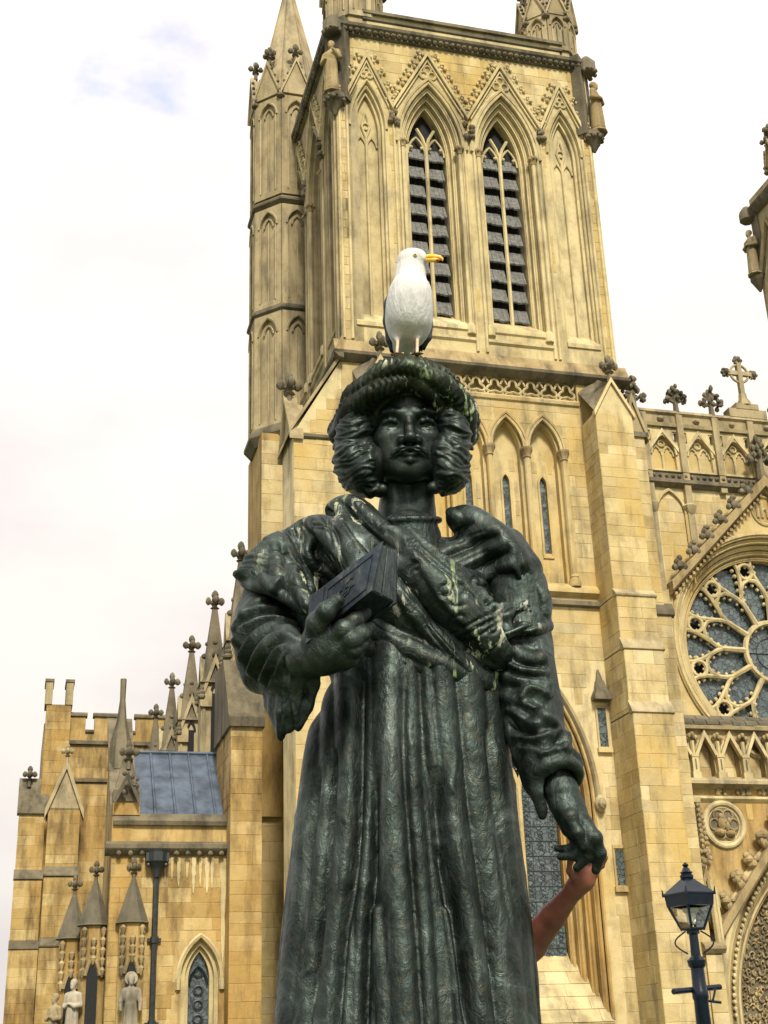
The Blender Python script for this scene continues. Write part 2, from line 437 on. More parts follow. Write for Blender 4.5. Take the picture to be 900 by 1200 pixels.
def gable_strip(mb, a, hw, zb, za, wd, d0, d1):
    s = math.hypot(hw, za-zb); dz = wd*s/hw
    mb.strip([(a-hw, zb), (a, za), (a+hw, zb)], [(a-hw, zb-dz), (a, za-dz), (a+hw, zb-dz)], d0, d1)

# ------------------------------------------------------------------ bell stage of the tower
W_ = 9.83
WC = arch_c(1.15, 2.75); BC = arch_c(.62, 2.0)
def louvre_board(xf, a, w, z, d):
    mb = MB(xf)
    x = a-w; k = 0
    while x < a+w-.02:
        q = min(x+rnd.uniform(.12, .2), a+w); j = rnd.uniform(0, .06); e = rnd.uniform(0, .015)
        i = mb.P((x, d-e, z-j), (q-.008, d-e, z-j), (q-.008, d+.22-e, z+.58), (x, d+.22-e, z+.58),
                 (x, d+.04-e, z-j-.045), (q-.008, d+.04-e, z-j-.045), (q-.008, d+.26-e, z+.53), (x, d+.26-e, z+.53))
        mb.f += [[i, i+1, i+2, i+3], [i+4, i+5, i+1, i], [i+7, i+6, i+5, i+4], [i+1, i+5, i+6, i+2], [i+4, i, i+3, i+7], [i+3, i+2, i+6, i+7]]
        x = q
    return mb
def belfry_face(root, xf, mw, mc, full=True):
    z0, z1 = 23.3, 36.25
    wins = (3.5, 6.33); blinds = (1.17, 8.66)
    holes = [opening(a, 24.45, 31.75, 1.15, WC) for a in wins]+[opening(a, 24.2, 32.2, .62, BC) for a in blinds]
    MB(xf).prism([(0, z0), (W_, z0), (W_, z1), (0, z1)], 0, .8, holes).build('wall', mw, root)
    big = [opening(a, 23.3, 31.75, 1.34, WC) for a in wins]+[opening(a, 23.3, 32.2, .74, BC) for a in blinds]
    stones = ashlar(.03, W_-.03, 23.45, z1-.1, big, .40, .35, .8)
    sh = MB(xf)
    for a in (4.92-.17, 4.92+.17, 2.12, 7.72, .12, .40, W_-.40, W_-.12, 2.30-.02, 7.55):
        sh.tube([(a, -.03, 23.5), (a, -.03, 33.0)], .055, 6)
    sh.build_each('shaft', mw, root)
    for a in wins:
        f = MB(xf)
        for o0, o1, d in ((-.15, 0, .13), (-.29, -.15, .34), (-.43, -.29, .55)): band(f, a, 24.45, 31.75, 1.15, WC, o0, o1, d, .98)
        roll(f, a, 24.6, 31.75, 1.15, WC, -.06, .13, .055); roll(f, a, 24.6, 31.75, 1.15, WC, -.20, .34, .05); roll(f, a, 24.8, 31.75, 1.15, WC, -.36, .55, .045)
        archtube(f, a, 31.75, 1.15, WC, .05, -.02, .07); archtube(f, a, 31.75, 1.15, WC, .17, -.05, .075)
        fr = f.build('belfry_window', mw, root)
        b = MB(xf); b.prism(opening(a, 24.4, 31.75, .75, WC), .96, 1.0); b.build('backing', M['void'], fr)
        s = MB(xf); bar(s, [(.95, 25.35), (-.02, 24.5), (-.06, 24.42), (-.06, 24.3), (0, 24.25), (.95, 24.2)], a-1.12, a+1.12)
        bar(s, [(.01, 24.05), (-.08, 24.0), (-.08, 23.9), (.01, 23.82)], a-1.2, a+1.2); s.build('sill', mw, fr)
        for sg in (-1, 1):
            c = MB(xf); c.tube([(a+sg*1.06, .02, 24.5), (a+sg*1.06, .02, 31.6)], .085, 8)
            c.lathe((a+sg*1.06, .02, 24.15), [(.17, 0), (.17, .3), (.11, .42)], 8); col = c.build('column', mw, fr)
            c = MB(xf); capital(c, a+sg*1.06, .02, 31.55, .085, .34)
            for k in range(7): c.blob((a+sg*1.06+.15*math.cos(k*.9), .02+.15*math.sin(k*.9), 31.8), .06)
            c.build('capital', M['carve'], fr)
        t = MB(xf); t.tube([(a, .62, 25.0), (a, .62, 32.3)], .075, 6)
        for sg in (-1, 1):
            t.tube([(a, .62, 32.1), (a+sg*.12, .62, 32.55), (a+sg*.33, .62, 32.95)], .06, 5)
            archtube(t, a+sg*.36, 31.85, .33, arch_c(.33, .75), 0, .66, .045)
            for q in (-.2, .2): t.blob((a+sg*.36+q, .66, 32.15), .07)
        t.build('mullion', mw, fr)
        for sg in (-1, 1):
            for k in range(9):
                z = 25.25+k*.80
                if z > 32.3: break
                louvre_board(xf, a+sg*.37, .30, z, .62).build('louvre', M['timber'], fr, smooth=0)
    for a in blinds:
        f = MB(xf)
        for o0, o1, d in ((-.1, 0, .10), (-.2, -.1, .22)): band(f, a, 24.2, 32.2, .62, BC, o0, o1, d, .42)
        roll(f, a, 24.3, 32.2, .62, BC, -.06, .1, .04); archtube(f, a, 32.2, .62, BC, .06, -.02, .06)
        f.prism(opening(a, 24.1, 32.2, .45, BC), .38, .42)
        fr = f.build('blind_arch', mw, root)
        t = MB(xf); t.tube([(a, .34, 24.2), (a, .34, 32.0)], .055, 6)
        for sg in (-1, 1):
            archtube(t, a+sg*.2, 31.6, .19, arch_c(.19, .42), 0, .34, .045)
            t.tube([(a, .34, 32.0), (a+sg*.16, .34, 32.5), (a+sg*.02, .34, 33.1)], .045, 5)
        t.tube([(p[0], .34, p[1]) for p in circ(a, 32.5, .13)], .035, 5, True)
        t.build('tracery', mw, fr)
        s = MB(xf); bar(s, [(.4, 24.75), (-.02, 24.25), (-.06, 24.2), (-.06, 24.05), (.4, 24.0)], a-.62, a+.62); s.build('sill', mw, fr)
    crk = None
    for a, hw, za in ((3.5, 1.42, 35.95), (6.33, 1.42, 35.95), (1.17, .93, 35.5), (8.66, .93, 35.5)):
        g = MB(xf); gable_strip(g, a, hw, 33.3, za, .10, -.16, .01); gable_strip(g, a, hw-.14, 33.25, za-.33, .05, -.09, .01)
        gb = g.build('gable', M['pale'], root)
        t = MB(xf); zc = za-.95; r = .24 if hw > 1 else .17
        for k in range(3):
            an = PI/2+k*2*PI/3; t.tube([(p[0], -.03, p[1]) for p in circ(a+r*.75*math.cos(an), zc+r*.75*math.sin(an), r*.62, 9)], .05, 5, True)
        t.build('trefoil', mw, gb)
        t = MB(xf); t.prism(circ(a, zc, r*1.0), -.012, .0); t.build('sunk_panel', M['honey'], gb, smooth=0)
        for sg in (-1, 1):
            n = 6 if hw > 1 else 4
            for k in range(n):
                q = (k+.6)/n; aa = a+sg*(hw*q+.16); zz = za-(za-33.3)*q+.10
                c = MB(xf); ca, sa = math.cos(.5*sg), math.sin(.5*sg)
                for dx, dz in ((-.1, -.1), (.1, -.1), (.1, .1), (-.1, .1)):
                    c.blob((aa+dx*ca-dz*sa, -.07, zz+dx*sa+dz*ca), .072, seg=5)
                c.blob((aa, -.11, zz), .05, seg=5); c.build('crocket', M['pale'], gb)
    l = MB(xf)
    for a in (2.12, 4.92, 7.72):
        l = MB(xf)
        for k in range(9): l.blob((a+rnd.uniform(-.16, .16), -.1+rnd.uniform(-.08, .04), 33.0+rnd.uniform(-.75, .2)), .11)
        l.build('leaf_boss', M['dark'], root)
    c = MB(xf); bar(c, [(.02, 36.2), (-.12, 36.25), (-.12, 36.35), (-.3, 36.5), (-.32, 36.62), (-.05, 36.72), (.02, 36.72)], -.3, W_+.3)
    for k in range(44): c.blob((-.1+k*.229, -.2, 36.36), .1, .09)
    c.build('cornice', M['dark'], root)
    MB(xf).prism([(1.25, 36.7), (8.9, 36.7), (8.9, 37.42), (1.25, 37.42)], .0, .45, back=True).build('parapet', M['pale'], root)
    c = MB(xf); bar(c, [(-.12, 37.36), (-.12, 37.5), (0, 37.6), (.5, 37.6), (.5, 37.36)], 1.1, 9.0); bar(c, [(-.06, 37.1), (-.06, 37.2), (.01, 37.28), (.01, 37.05)], 1.1, 9.0)
    c.build_each('coping', M['dark'], root)
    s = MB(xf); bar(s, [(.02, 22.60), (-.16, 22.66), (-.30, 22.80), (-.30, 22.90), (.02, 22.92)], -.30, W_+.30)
    s.build('string_course', M['dark'], root)  # dark drip edge; its tone paints the shadow line below the sloping stone
    s = MB(xf); bar(s, [(.02, 22.925), (-.27, 22.925), (-.05, 23.42), (.02, 23.45)], -.27, W_+.27); s.build('weathering', M['carve'], root)
    return stones

def oct_face(cu, cv, ap, ang):
    o = (math.cos(ang), math.sin(ang)); t = (-math.sin(ang), math.cos(ang))
    return lambda p: (cu+o[0]*(ap-p[1])+t[0]*p[0], cv+o[1]*(ap-p[1])+t[1]*p[0], p[2])
def pinnacle(root, cu, cv, ap, z0, z1, zs, mat, tiers, angs, name='pinnacle'):
    """octagonal turret: shaft z0..z1, blind arched faces with gables, stone spire to zs"""
    k = ap/math.cos(PI/8); hw = ap*math.tan(PI/8)
    core = MB(); core.lathe((cu, cv, 0), [(k*.97, z0), (k*.97, z1)], 8, PI/8)
    body = core.build(name, mat, root)
    sp = MB(); n = max(6, int((zs-z1)/.45)); pr = []
    for i in range(n):
        r0 = k*.98*(1-i/n); r1 = k*.98*(1-(i+1)/n); a = z1+(zs-z1)*i/n; b = z1+(zs-z1)*(i+1)/n
        pr += [(r0+.012, a), (r1+.018, b-.01)]
    pr.append((.02, zs)); sp.lathe((cu, cv, 0), pr, 8, PI/8)
    for q in range(8):
        a = PI/8+q*PI/4; sp.tube([(cu+k*.98*math.cos(a), cv+k*.98*math.sin(a), z1), (cu, cv, zs)], [.06, .03], 5)
    s = sp.build('spire', M['grey'], body); 
    for ang in angs:
        xf = oct_face(cu, cv, ap, ang); f = MB(xf)
        for (a0, a1) in tiers:
            w = hw*.62; h = w*1.7; c = arch_c(w, h)
            f.prism([(-hw, a0), (hw, a0), (hw, a1), (-hw, a1)], -.06, .02, [opening(0, a0+.25, a1-h-.25, w, c)])
            archtube(f, 0, a1-h-.25, w, c, .05, -.07, .05); archtube(f, 0, a1-h-.25, w*.55, arch_c(w*.55, h*.6), 0, -.01, .04)
            f.tube([(-w*.95, -.06, a0+.25), (-w*.95, -.06, a1-h-.25)], .04, 5); f.tube([(w*.95, -.06, a0+.25), (w*.95, -.06, a1-h-.25)], .04, 5)
            f.tube([(0, -.02, a0+.25), (0, -.02, a1-h*.7-.25)], .03, 5)
        f.build('arched_panel', mat, body)
        g = MB(xf); gh = hw*2.6
        g.prism([(-hw, z1-.1), (hw, z1-.1), (0, z1+gh)], -.1, .5); gable_strip(g, 0, hw+.06, z1-.05, z1+gh+.15, .07, -.18, .05)
        g.build('gable', mat, body)
        g = MB(xf); finial(g, (0, .05, z1+gh+.05), .8)
        for sg in (-1, 1):
            for q in (.25, .5, .75): g.blob((sg*(hw*(1-q)+.05), -.1, z1+gh*q+.1), .07)
        for dz in (0, -.25): g.blob((hw, -.05, z1+dz), .17, .13)
        g.build('finial', M['dark'], body)
    return body

tower = building('church_tower', 'square church tower with louvred bell windows behind the bronze statue', 'tower', 0, 0)
faces = []
FR = face_front(0)
faces.append((FR, belfry_face(tower, FR, M['pale'], M['carve'])))
LF = face_left(0, W_)
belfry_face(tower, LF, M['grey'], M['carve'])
MB().box(1.02, W_-.02, 1.02, W_-.02, 23, 37).build('core', M['grey'], tower)
# corner piers closing the belfry corner, statue brackets and niches
for cu, sg in ((0, -1), (W_, 1)):
    b = MB(); b.lathe((cu+sg*.05, -.05, 0), [(.05, 32.5), (.35, 33.05), (.42, 33.1), (.42, 33.28)], 8)
    for k in range(10): b.blob((cu+sg*.05+.34*math.cos(k*.63), -.05+.34*math.sin(k*.63), 33.05), .09)
    b.build('bracket', M['dark'], tower)
    n = MB(); a = math.atan2(1, -sg); c, s = math.cos(a), math.sin(a)
    P = lambda x, y, z: (cu+c*x-s*y, c*0+s*x+c*y, z)
    n.xf = lambda p: P(*p)
    n.box(.02, .45, -.42, .42, 33.2, 36.9); n.lathe((-.12, 0, 36.1), [(.24, 0), (.36, .1), (.36, .5), (.14, .8)], 8)
    for k in range(8): n.blob((-.12+.32*math.cos(k*.785), .32*math.sin(k*.785), 36.15), .10)
    n.build('niche', M['dark'], tower)
pinnacle(tower, 1.0, 1.0, 1.02, 36.3, 39.0, 46, M['grey'], ((37.2, 39.0),), [R_(-90), R_(-135), R_(-180), R_(-45)])
pinnacle(tower, 8.9, 1.0, .98, 36.3, 39.0, 46, M['grey'], ((37.2, 39.0),), [R_(-90), R_(-135), R_(-180), R_(-45), 0])
# stair turret at the back corner
body = pinnacle(tower, -.1, 8.0, 1.5, 23.0, 38.8, 46.5, M['grey'], ((33.7, 38.6), (28.6, 33.2), (23.4, 28.3)), [R_(-90), R_(-135), R_(180)], 'stair_turret')
s = MB()
for z in (33.45, 28.45): s.lathe((-.1, 8, 0), [(1.62, z-.18), (1.78, z-.06), (1.78, z+.04), (1.62, z+.2)], 8, PI/8)
s.lathe((-.1, 8, 0), [(1.6, 22.8), (1.85, 23.1), (1.85, 23.25), (1.62, 23.6)], 8, PI/8)
s.build_each('string_course', M['dark'], body)
lt = MB(); lt.box(-1.5, .1, 6.5, 9.5, 0, 23.0); lt.build('turret_base', M['honey'], tower)
lowst = ashlar(-1.5, 0, .3, 22.7, (), .5, .5, 1.0)
faces.append((face_front(6.5), lowst))
sl = MB(face_left(-1.5, 9.5))
for z in (3.2, 6.6, 10.1, 13.6): sl.box(2.35, 2.6, -.012, .01, z, z+1.5)
sl.build_each('slit', M['void'], tower)

# ------------------------------------------------------------------ middle stage
AC = arch_c(.56, 1.12)
acs = [2.95+1.3*k for k in range(4)]
holes = [opening(a, 15.35, 20.0, .57, AC) for a in acs]+[[(1.75, 21.9), (8.2, 21.9), (8.2, 22.62), (1.75, 22.62)]]
MB(FR).prism([(0, 14.7), (W_, 14.7), (W_, 23), (0, 23)], 0, .9, holes).build('wall', M['lime'], tower)
frs = opening(4.9, 15.0, 20.0, 2.66, arch_c(2.66, 1.6))
grow = [opening(a, 15.3, 20.0, .70, AC) for a in acs]
faces.append((FR, ashlar(1.65, 8.25, 14.95, 21.75, grow+[[(1.6, 14.8), (8.2, 14.8), (8.2, 15.4), (1.6, 15.4)]], .40)))
arc = MB(FR)
for a in acs:
    band(arc, a, 15.35, 20.0, .57, AC, -.10, 0, .16, .45)
    archtube(arc, a, 20.0, .57, AC, -.05, .14, .055); archtube(arc, a, 20.0, .57, AC, .03, -.02, .07); archtube(arc, a, 20.0, .57, AC, .12, -.07, .055)
ar = arc.build('arcade', M['lime'], tower)
for k in range(5):
    a = 2.3+1.3*k; c = MB(FR); c.tube([(a, -.02, 15.6), (a, -.02, 19.8)], .10, 8); c.lathe((a, -.02, 15.25), [(.2, 0), (.2, .15), (.13, .3), (.15, .34), (.1, .42)], 10)
    c.build('column', M['lime'], ar)
    c = MB(FR); capital(c, a, -.02, 19.66, .11, .36); c.build('capital', M['carve'], ar)
bk = MB(FR); lh = [opening(a-.0, 16.5, 18.95, .12, arch_c(.12, .26)) for a in acs]
bk.prism([(2.2, 15.3), (7.6, 15.3), (7.6, 21.4), (2.2, 21.4)], .40, .62, lh).build('back_wall', M['lime'], ar)
faces.append((face_front(.40), ashlar(2.42, 7.38, 15.4, 20.9, [opening(a, 16.3, 18.95, .26, arch_c(.26, .45)) for a in acs]+[[(c-.2, 15), (c+.2, 15), (c+.2, 21), (c-.2, 21)] for c in (2.3, 3.6, 4.9, 6.2, 7.5)]+[[(2.2, 20.0), (7.6, 20.0), (7.6, 21.5), (2.2, 21.5)]], .45, .5, .9)))
for a in acs:
    g = MB(FR); g.prism(opening(a, 16.45, 18.95, .13, arch_c(.13, .27)), .5, .52); g.build('lancet_glass', M['glass'], ar, smooth=0)
    g = MB(FR); band(g, a, 16.42, 18.95, .12, arch_c(.12, .26), 0, .07, .36, .42, 5); g.box(a-.19, a+.19, .35, .42, 16.33, 16.42); g.build('lancet_frame', M['lime'], ar)
s = MB(FR); bar(s, [(.1, 15.4), (-.1, 15.25), (-.18, 15.12), (-.18, 15.02), (0, 14.9)], 1.62, 8.24); s.build('sill', M['lime'], ar)
fz = MB(FR); fz.box(1.75, 8.2, .28, .34, 21.85, 22.65); fr = fz.build('frieze', M['honey'], tower)
for k in range(10):
    a = 2.05+.645*k; t = MB(FR)
    pts = []
    for q in range(24):
        an = 2*PI*q/24-PI/2; r = .22+.075*math.cos(3*(an-PI/2)); pts.append((a+r*math.cos(an)*1.08, .05, 22.25+r*math.sin(an)))
    t.tube(pts, .045, 5, True)
    for sg in (-1, 1):
        t.tube([(a+sg*.2, .05, 22.36), (a+sg*.32, .05, 22.6)], .04, 5); t.tube([(a+sg*.19, .05, 22.1), (a+sg*.33, .05, 21.92)], .04, 5)
    t.build('trefoil', M['pale'], fr)
s = MB(FR); bar(s, [(.02, 21.72), (-.08, 21.76), (-.12, 21.86), (-.02, 21.96), (.02, 21.98)], 1.65, 8.24); s.build_each('string_course', M['lime'], tower)
s = MB(FR); bar(s, string_prof(14.66, .20, .16), -.0, W_); s.build('string_course', M['dark'], tower)

# ------------------------------------------------------------------ ground stage with the great window
GC = 3.35
MB(FR).prism([(0, 0), (W_, 0), (W_, 14.7), (0, 14.7)], 0, 1.3, [opening(4.9, 2.3, 8.5, 2.6, GC, 0, 14)]).build('wall', M['lime'], tower)
faces.append((FR, ashlar(0.02, 8.3, .4, 14.5, [opening(4.9, 1.8, 8.5, 2.85, GC, 0, 14), [(7.75, 5.9), (8.3, 5.9), (8.3, 7.3), (7.75, 7.3)], [(7.6, 9.9), (8.3, 9.9), (8.3, 12.6), (7.6, 12.6)]], .42, .55, 1.1)))
g = MB(FR)
for o0, o1, d in ((-.22, 0, .2), (-.42, -.22, .45), (-.62, -.42, .7), (-.8, -.62, .95)): band(g, 4.9, 2.3, 8.5, 2.6, GC, o0, o1, d, 1.3, 14)
for o, d, r in ((-.03, .03, .06), (-.12, .19, .07), (-.3, .44, .06), (-.36, .5, .06), (-.52, .69, .07), (-.7, .94, .06)): roll(g, 4.9, 2.4, 8.5, 2.6, GC, o, d, r, 6, 14)
gw = g.build('great_window', M['honey'], tower)
h = MB(FR); archtube(h, 4.9, 8.5, 2.6, GC, .1, -.06, .085, 6, 16); h.build('hood_mould', M['grey'], gw)
h = MB(FR)
for sg in (-1, 1):
    h.blob((4.9+sg*2.72, -.1, 8.4), .2, .26, 10); h.blob((4.9+sg*2.72, -.24, 8.38), .13, .17, 8); h.blob((4.9+sg*2.72, -.34, 8.36), .05, .06)
h.build('head_stop', M['grey'], gw)
s = MB(FR); bar(s, [(1.28, 4.4), (1.05, 4.08), (0, 2.33), (0, 2.2), (1.28, 2.2)], 2.3, 7.5); sil = s.build('sill', M['lime'], gw)
for k in range(5):                      # courses of the sloping sill
    t0, t1 = k/5, (k+1)/5; x = 2.32-rnd.uniform(0, .5)
    while x < 7.48:
        x1 = x+rnd.uniform(.6, 1.1); e = rnd.uniform(.012, .03); a0, a1 = max(2.32, x), min(x1, 7.48)
        if a1-a0 > .1:
            s = MB(FR); bar(s, [(1.05*t1-e, 2.33+1.75*t1-.008), (1.05*t0-e, 2.33+1.75*t0+.008), (1.05*t0+.05, 2.33+1.75*t0+.008), (1.05*t1+.05, 2.33+1.75*t1-.008)], a0+.006, a1-.006); s.build('sill_stone', M['pale'], sil, smooth=0)
        x = x1
t = MB(FR)
for x in (-.6, .6): t.tube([(4.9+x, 1.06, 3.9), (4.9+x, 1.06, 9.2)], .085, 6)
for c in (-1.2, 0, 1.2): archtube(t, 4.9+c, 9.0, .58, arch_c(.58, 1.0), 0, 1.06, .07)
for sg in (-1, 1):
    archtube(t, 4.9+sg*.6, 9.6, .6, arch_c(.6, 1.3), .6, 1.06, .07)
    t.tube([(p[0], 1.06, p[1]) for p in circ(4.9+sg*.6, 10.4, .42)], .06, 5, True)
t.tube([(p[0], 1.06, p[1]) for p in circ(4.9, 11.4, .5)], .06, 5, True)
t.build('tracery', M['lime'], gw)
for c in (-1.2, 0, 1.2):
    for k in range(14):
        z = 3.95+k*.44
        if z > 9.6: break
        p = MB(FR); p.box(4.9+c-.56, 4.9+c+.56, 1.12, 1.14, z+.015, z+.425); p.build('glass_pane', M['glass'], gw, smooth=0)
b = MB(FR)
for k in range(14): b.box(3.1, 6.7, 1.10, 1.13, 3.94+k*.44, 3.962+k*.44)
for c in (-1.2, 0, 1.2):
    for q in (-.28, .28): b.tube([(4.9+c+q, 1.115, 3.95), (4.9+c+q, 1.115, 9.7)], .008, 4)
    for k in range(13):
        zc = 4.17+k*.44
        for q in (-.41, 0, .41):
            w_ = .12; f_ = 1 if (k+int(q*10)) % 2 else -1
            b.tube([(4.9+c+q+w_*math.sin(t*1.4)*f_, 1.112, zc-.19+.38*t/6) for t in range(7)], .008, 4)
            b.tube([(4.9+c+q-w_*math.sin(t*1.1+.6)*f_*.8, 1.112, zc-.19+.38*t/6) for t in range(7)], .007, 4)
            b.tube([(4.9+c+q+.055*math.cos(t*.9), 1.112, zc+.05*f_+.055*math.sin(t*.9)) for t in range(7)], .007, 4, True)
b.build('lead_bars', M['iron'], gw, kind='stuff')
MB(FR).prism(opening(4.9, 3.6, 8.5, 1.9, GC, 0, 12), 1.2, 1.24).build('upper_glass', M['glass'], gw, smooth=0)
for uc, za, zb in ((7.97, 10.15, 11.35), (8.1, 6.05, 7.05)):
    f = MB(FR); f.box(uc-.2, uc-.14, -.05, .06, za-.05, zb+.05); f.box(uc+.14, uc+.2, -.05, .06, za-.05, zb+.05); f.box(uc-.2, uc+.2, -.06, .06, zb+.052, zb+.15); f.box(uc-.24, uc+.24, -.12, .06, za-.2, za-.052)
    w = f.build('slit_window', M['lime'], tower)
    f = MB(FR); f.box(uc-.14, uc+.14, -.012, .0, za, zb); f.build('glass_pane', M['glass'], w, smooth=0)
    if uc < 8:
        f = MB(FR); f.lathe((uc, -.05, zb+.2), [(.42, 0), (.42, .1), (.3, .3), (.27, .32), (.17, .62), (.14, .64), (.03, 1.0)], 4, PI/4); f.build('hood', M['dark'], w)

# ------------------------------------------------------------------ buttresses
def setoff(mb, a0, a1, z, d_up, d_dn, h=.55):
    bar(mb, [(d_up+.01, z+h*.8), (d_dn-.06, z+.03), (d_dn-.06, z-.03), (d_dn+.02, z-.07), (d_up+.01, z-.07)], a0-.05, a1+.05)
def front_buttress(a0, a1, vis=True):
    mid = (a0+a1)/2
    st = [(14.65, 21.0, -1.2), (12.9, 14.6, -1.34), (10.9, 12.85, -1.48), (0, 10.85, -1.62)]
    bd = MB()
    for z0, z1, d in st: bd.box(a0, a1, d, .0, z0, z1)
    bt = bd.build('buttress', M['pale'], tower)
    r = MB(); n = r.P((a0, -1.2, 21.0), (a1, -1.2, 21.0), (mid, -1.2, 22.1), (a0, 0, 22.3), (a1, 0, 22.3), (mid, 0, 22.9))
    r.f += [[n, n+1, n+2], [n, n+2, n+5, n+3], [n+1, n+4, n+5, n+2]]; r.build('weathering', M['dark'], bt, smooth=0)
    g = MB(); gable_strip(g, mid, (a1-a0)/2+.07, 21.0, 22.3, .09, -1.3, -1.12); g.build('gable_coping', M['lime'], bt)
    g = MB(); g.prism([(a0, 20.95), (a1, 20.95), (mid, 22.08)], -1.205, -1.1); g.build('gable', M['pale'], bt)
    g = MB(); finial(g, (mid, -1.2, 22.15), .85); g.build('finial', M['dark'], bt)
    s = MB()
    setoff(s, a0, a1, 14.62, -1.2, -1.34, .3); setoff(s, a0, a1, 12.87, -1.34, -1.48, .45); setoff(s, a0, a1, 10.87, -1.48, -1.62, .45)
    s.build_each('offset', M['grey'], bt)
    if vis:
        for z0, z1, d in st:
            faces.append((face_front(d), ashlar(a0, a1, z0+.12, z1-.05, (), .42, .45, .8)))
            faces.append((face_left(a0, 0), ashlar(0, -d, z0+.12, z1-.05, (), .42, .4, .9)))
front_buttress(8.25, 9.55); front_buttress(.35, 1.6, False)
# side buttress on the right
b = MB(); b.box(W_, 10.55, .02, 1.7, 14.65, 20.9); b.box(W_, 10.75, -.02, 1.7, 0, 14.6); sb = b.build('buttress', M['lime'], tower)
faces += [(face_front(.02), ashlar(W_, 10.55, 14.9, 20.7, (), .42, .4, .75)), (face_front(-.02), ashlar(W_, 10.75, .3, 14.4, (), .42, .4, .9))]
s = MB(); bar(s, [(.05, 14.9), (-.1, 14.6), (-.1, 14.48), (.05, 14.4)], W_, 10.85); s.box(W_-.02, 10.68, -.06, 1.75, 20.82, 21.0); s.build_each('offset', M['dark'], sb)
g = MB(face_front(.02)); g.prism([(W_+.02, 21), (10.62, 21), (10.2, 22.3)], 0, 1.0); gable_strip(g, 10.22, .46, 21, 22.5, .1, -.08, .2); g.build('gable', M['grey'], sb)
g = MB(); poppy(g, (10.5, .4, 21.9), 1.15); g.build('finial', M['dark'], sb)
# side buttress on the left, its top sloping up to the belfry
b = MB(FR); b.prism([(-1.6, 0), (0, 0), (0, 22.7), (-1.6, 19.9)], .03, 1.9, back=True); sb = b.build('buttress', M['pale'], tower)
faces.append((face_front(.03), ashlar(-1.6, 0, .3, 22.4, [[(-1.7, 19.5), (0.1, 22.4), (.1, 23), (-1.7, 23)]], .42, .5, 1.0)))
c = MB(FR); c.strip([(-1.75, 20.0), (-.02, 22.95)], [(-1.75, 19.85), (-.02, 22.75)], -.08, 2.0); c.build('coping', M['grey'], sb)
c = MB(FR); bar(c, [(.04, 19.95), (-.06, 19.86), (-.06, 19.78), (.04, 19.7)], -1.72, .2); bar(c, [(.04, 14.8), (-.12, 14.6), (-.12, 14.5), (.04, 14.4)], -1.75, .2); c.build_each('offset', M['dark'], sb)
g = MB(face_left(-1.6, 1.9)); g.prism([(0, 19.8), (1.87, 19.8), (.93, 21.4)], -.02, .5); gable_strip(g, .93, 1.05, 19.9, 21.65, .12, -.14, .3); g.build('gable', M['grey'], sb)
g = MB(); finial(g, (-1.55, .95, 21.3), 1.05); g.build('finial', M['dark'], sb)
lay_stones(tower, faces, M['lime'])
# ------------------------------------------------------------------ nave front with the rose window
nave = building('nave_front', 'church front with round rose window and openwork parapet to the right of the tower', 'church', 15.25, 1)
UC = 15.25
NF = face_front(.8); RC = (15.2, 13.85)
nfaces = []
MB(NF).prism([(10.2, 9.0), (20.6, 9.0), (20.6, 15.6), (19.4, 15.6), (15.25, 19.7), (11.1, 15.6), (10.2, 15.6)], 0, 1.1, [circ(*RC, 4.0, 56)]).build('wall', M['lime'], nave)
nfaces.append((NF, ashlar(10.6, 17.2, 9.4, 19.0, [circ(*RC, 4.3, 28), circ(15.25, 18.75, .65, 12)], .42, .5, .95, keep=[(10.6, 0), (19.4, 0), (19.4, 15.5), (15.25, 19.5), (11.2, 15.5), (10.6, 15.5)])))
g = MB(NF)
for r0, r1, d in ((4.12, 3.92, -.08), (3.92, 3.76, .10), (3.76, 3.60, .26), (3.60, 3.44, .42), (3.44, 3.28, .56)):
    g.strip(circ(*RC, r0, 72), circ(*RC, r1, 72), d, 1.1, True)
for r, d, t in ((4.03, -.08, .07), (3.86, .10, .05), (3.79, .11, .045), (3.68, .26, .055), (3.54, .42, .055), (3.48, .43, .04), (3.36, .56, .05)):
    g.tube([(p[0], d, p[1]) for p in circ(*RC, r, 72)], t, 6, True)
rose = g.build('rose_window', M['lime'], nave)
def pol(r, deg): return (RC[0]+r*math.cos(R_(deg)), RC[1]+r*math.sin(R_(deg)))
MB(NF).prism(circ(*RC, 3.35, 48), .92, .96).build('backing', M['void'], rose)
def light(name, pts, d=.86):
    return MB(NF).prism(pts, d, d+.03).build(name, M['glass'], rose, smooth=0)
light('glass_pane', circ(*RC, 1.0, 28))
TD = .66
t = MB(NF); t.tube([(p[0], TD, p[1]) for p in circ(*RC, 1.05, 40)], .10, 6, True)
for k in range(20):
    p = pol(.93, 18*k); t.blob((p[0], TD+.06, p[1]), .06, seg=5)
t.build('hub', M['pale'], rose)
t = MB(NF); t.tube([(p[0], .84, p[1]) for p in circ(*RC, .55, 28)], .014, 4, True); t.build('lead_ring', M['iron'], rose)
for q in (0, 90):
    a, b = pol(1, q), pol(1, q+180); t = MB(NF); t.tube([(a[0], .84, a[1]), (b[0], .84, b[1])], .014, 4); t.build('lead_bar', M['iron'], rose)
def cusped(t, pts, w, n, r):          # points of stone standing into a light from its rim
    for k in range(n):
        q = pts[int((k+.5)*len(pts)/n)]; t.blob((q[0], TD+.07, q[1]), r, seg=5)
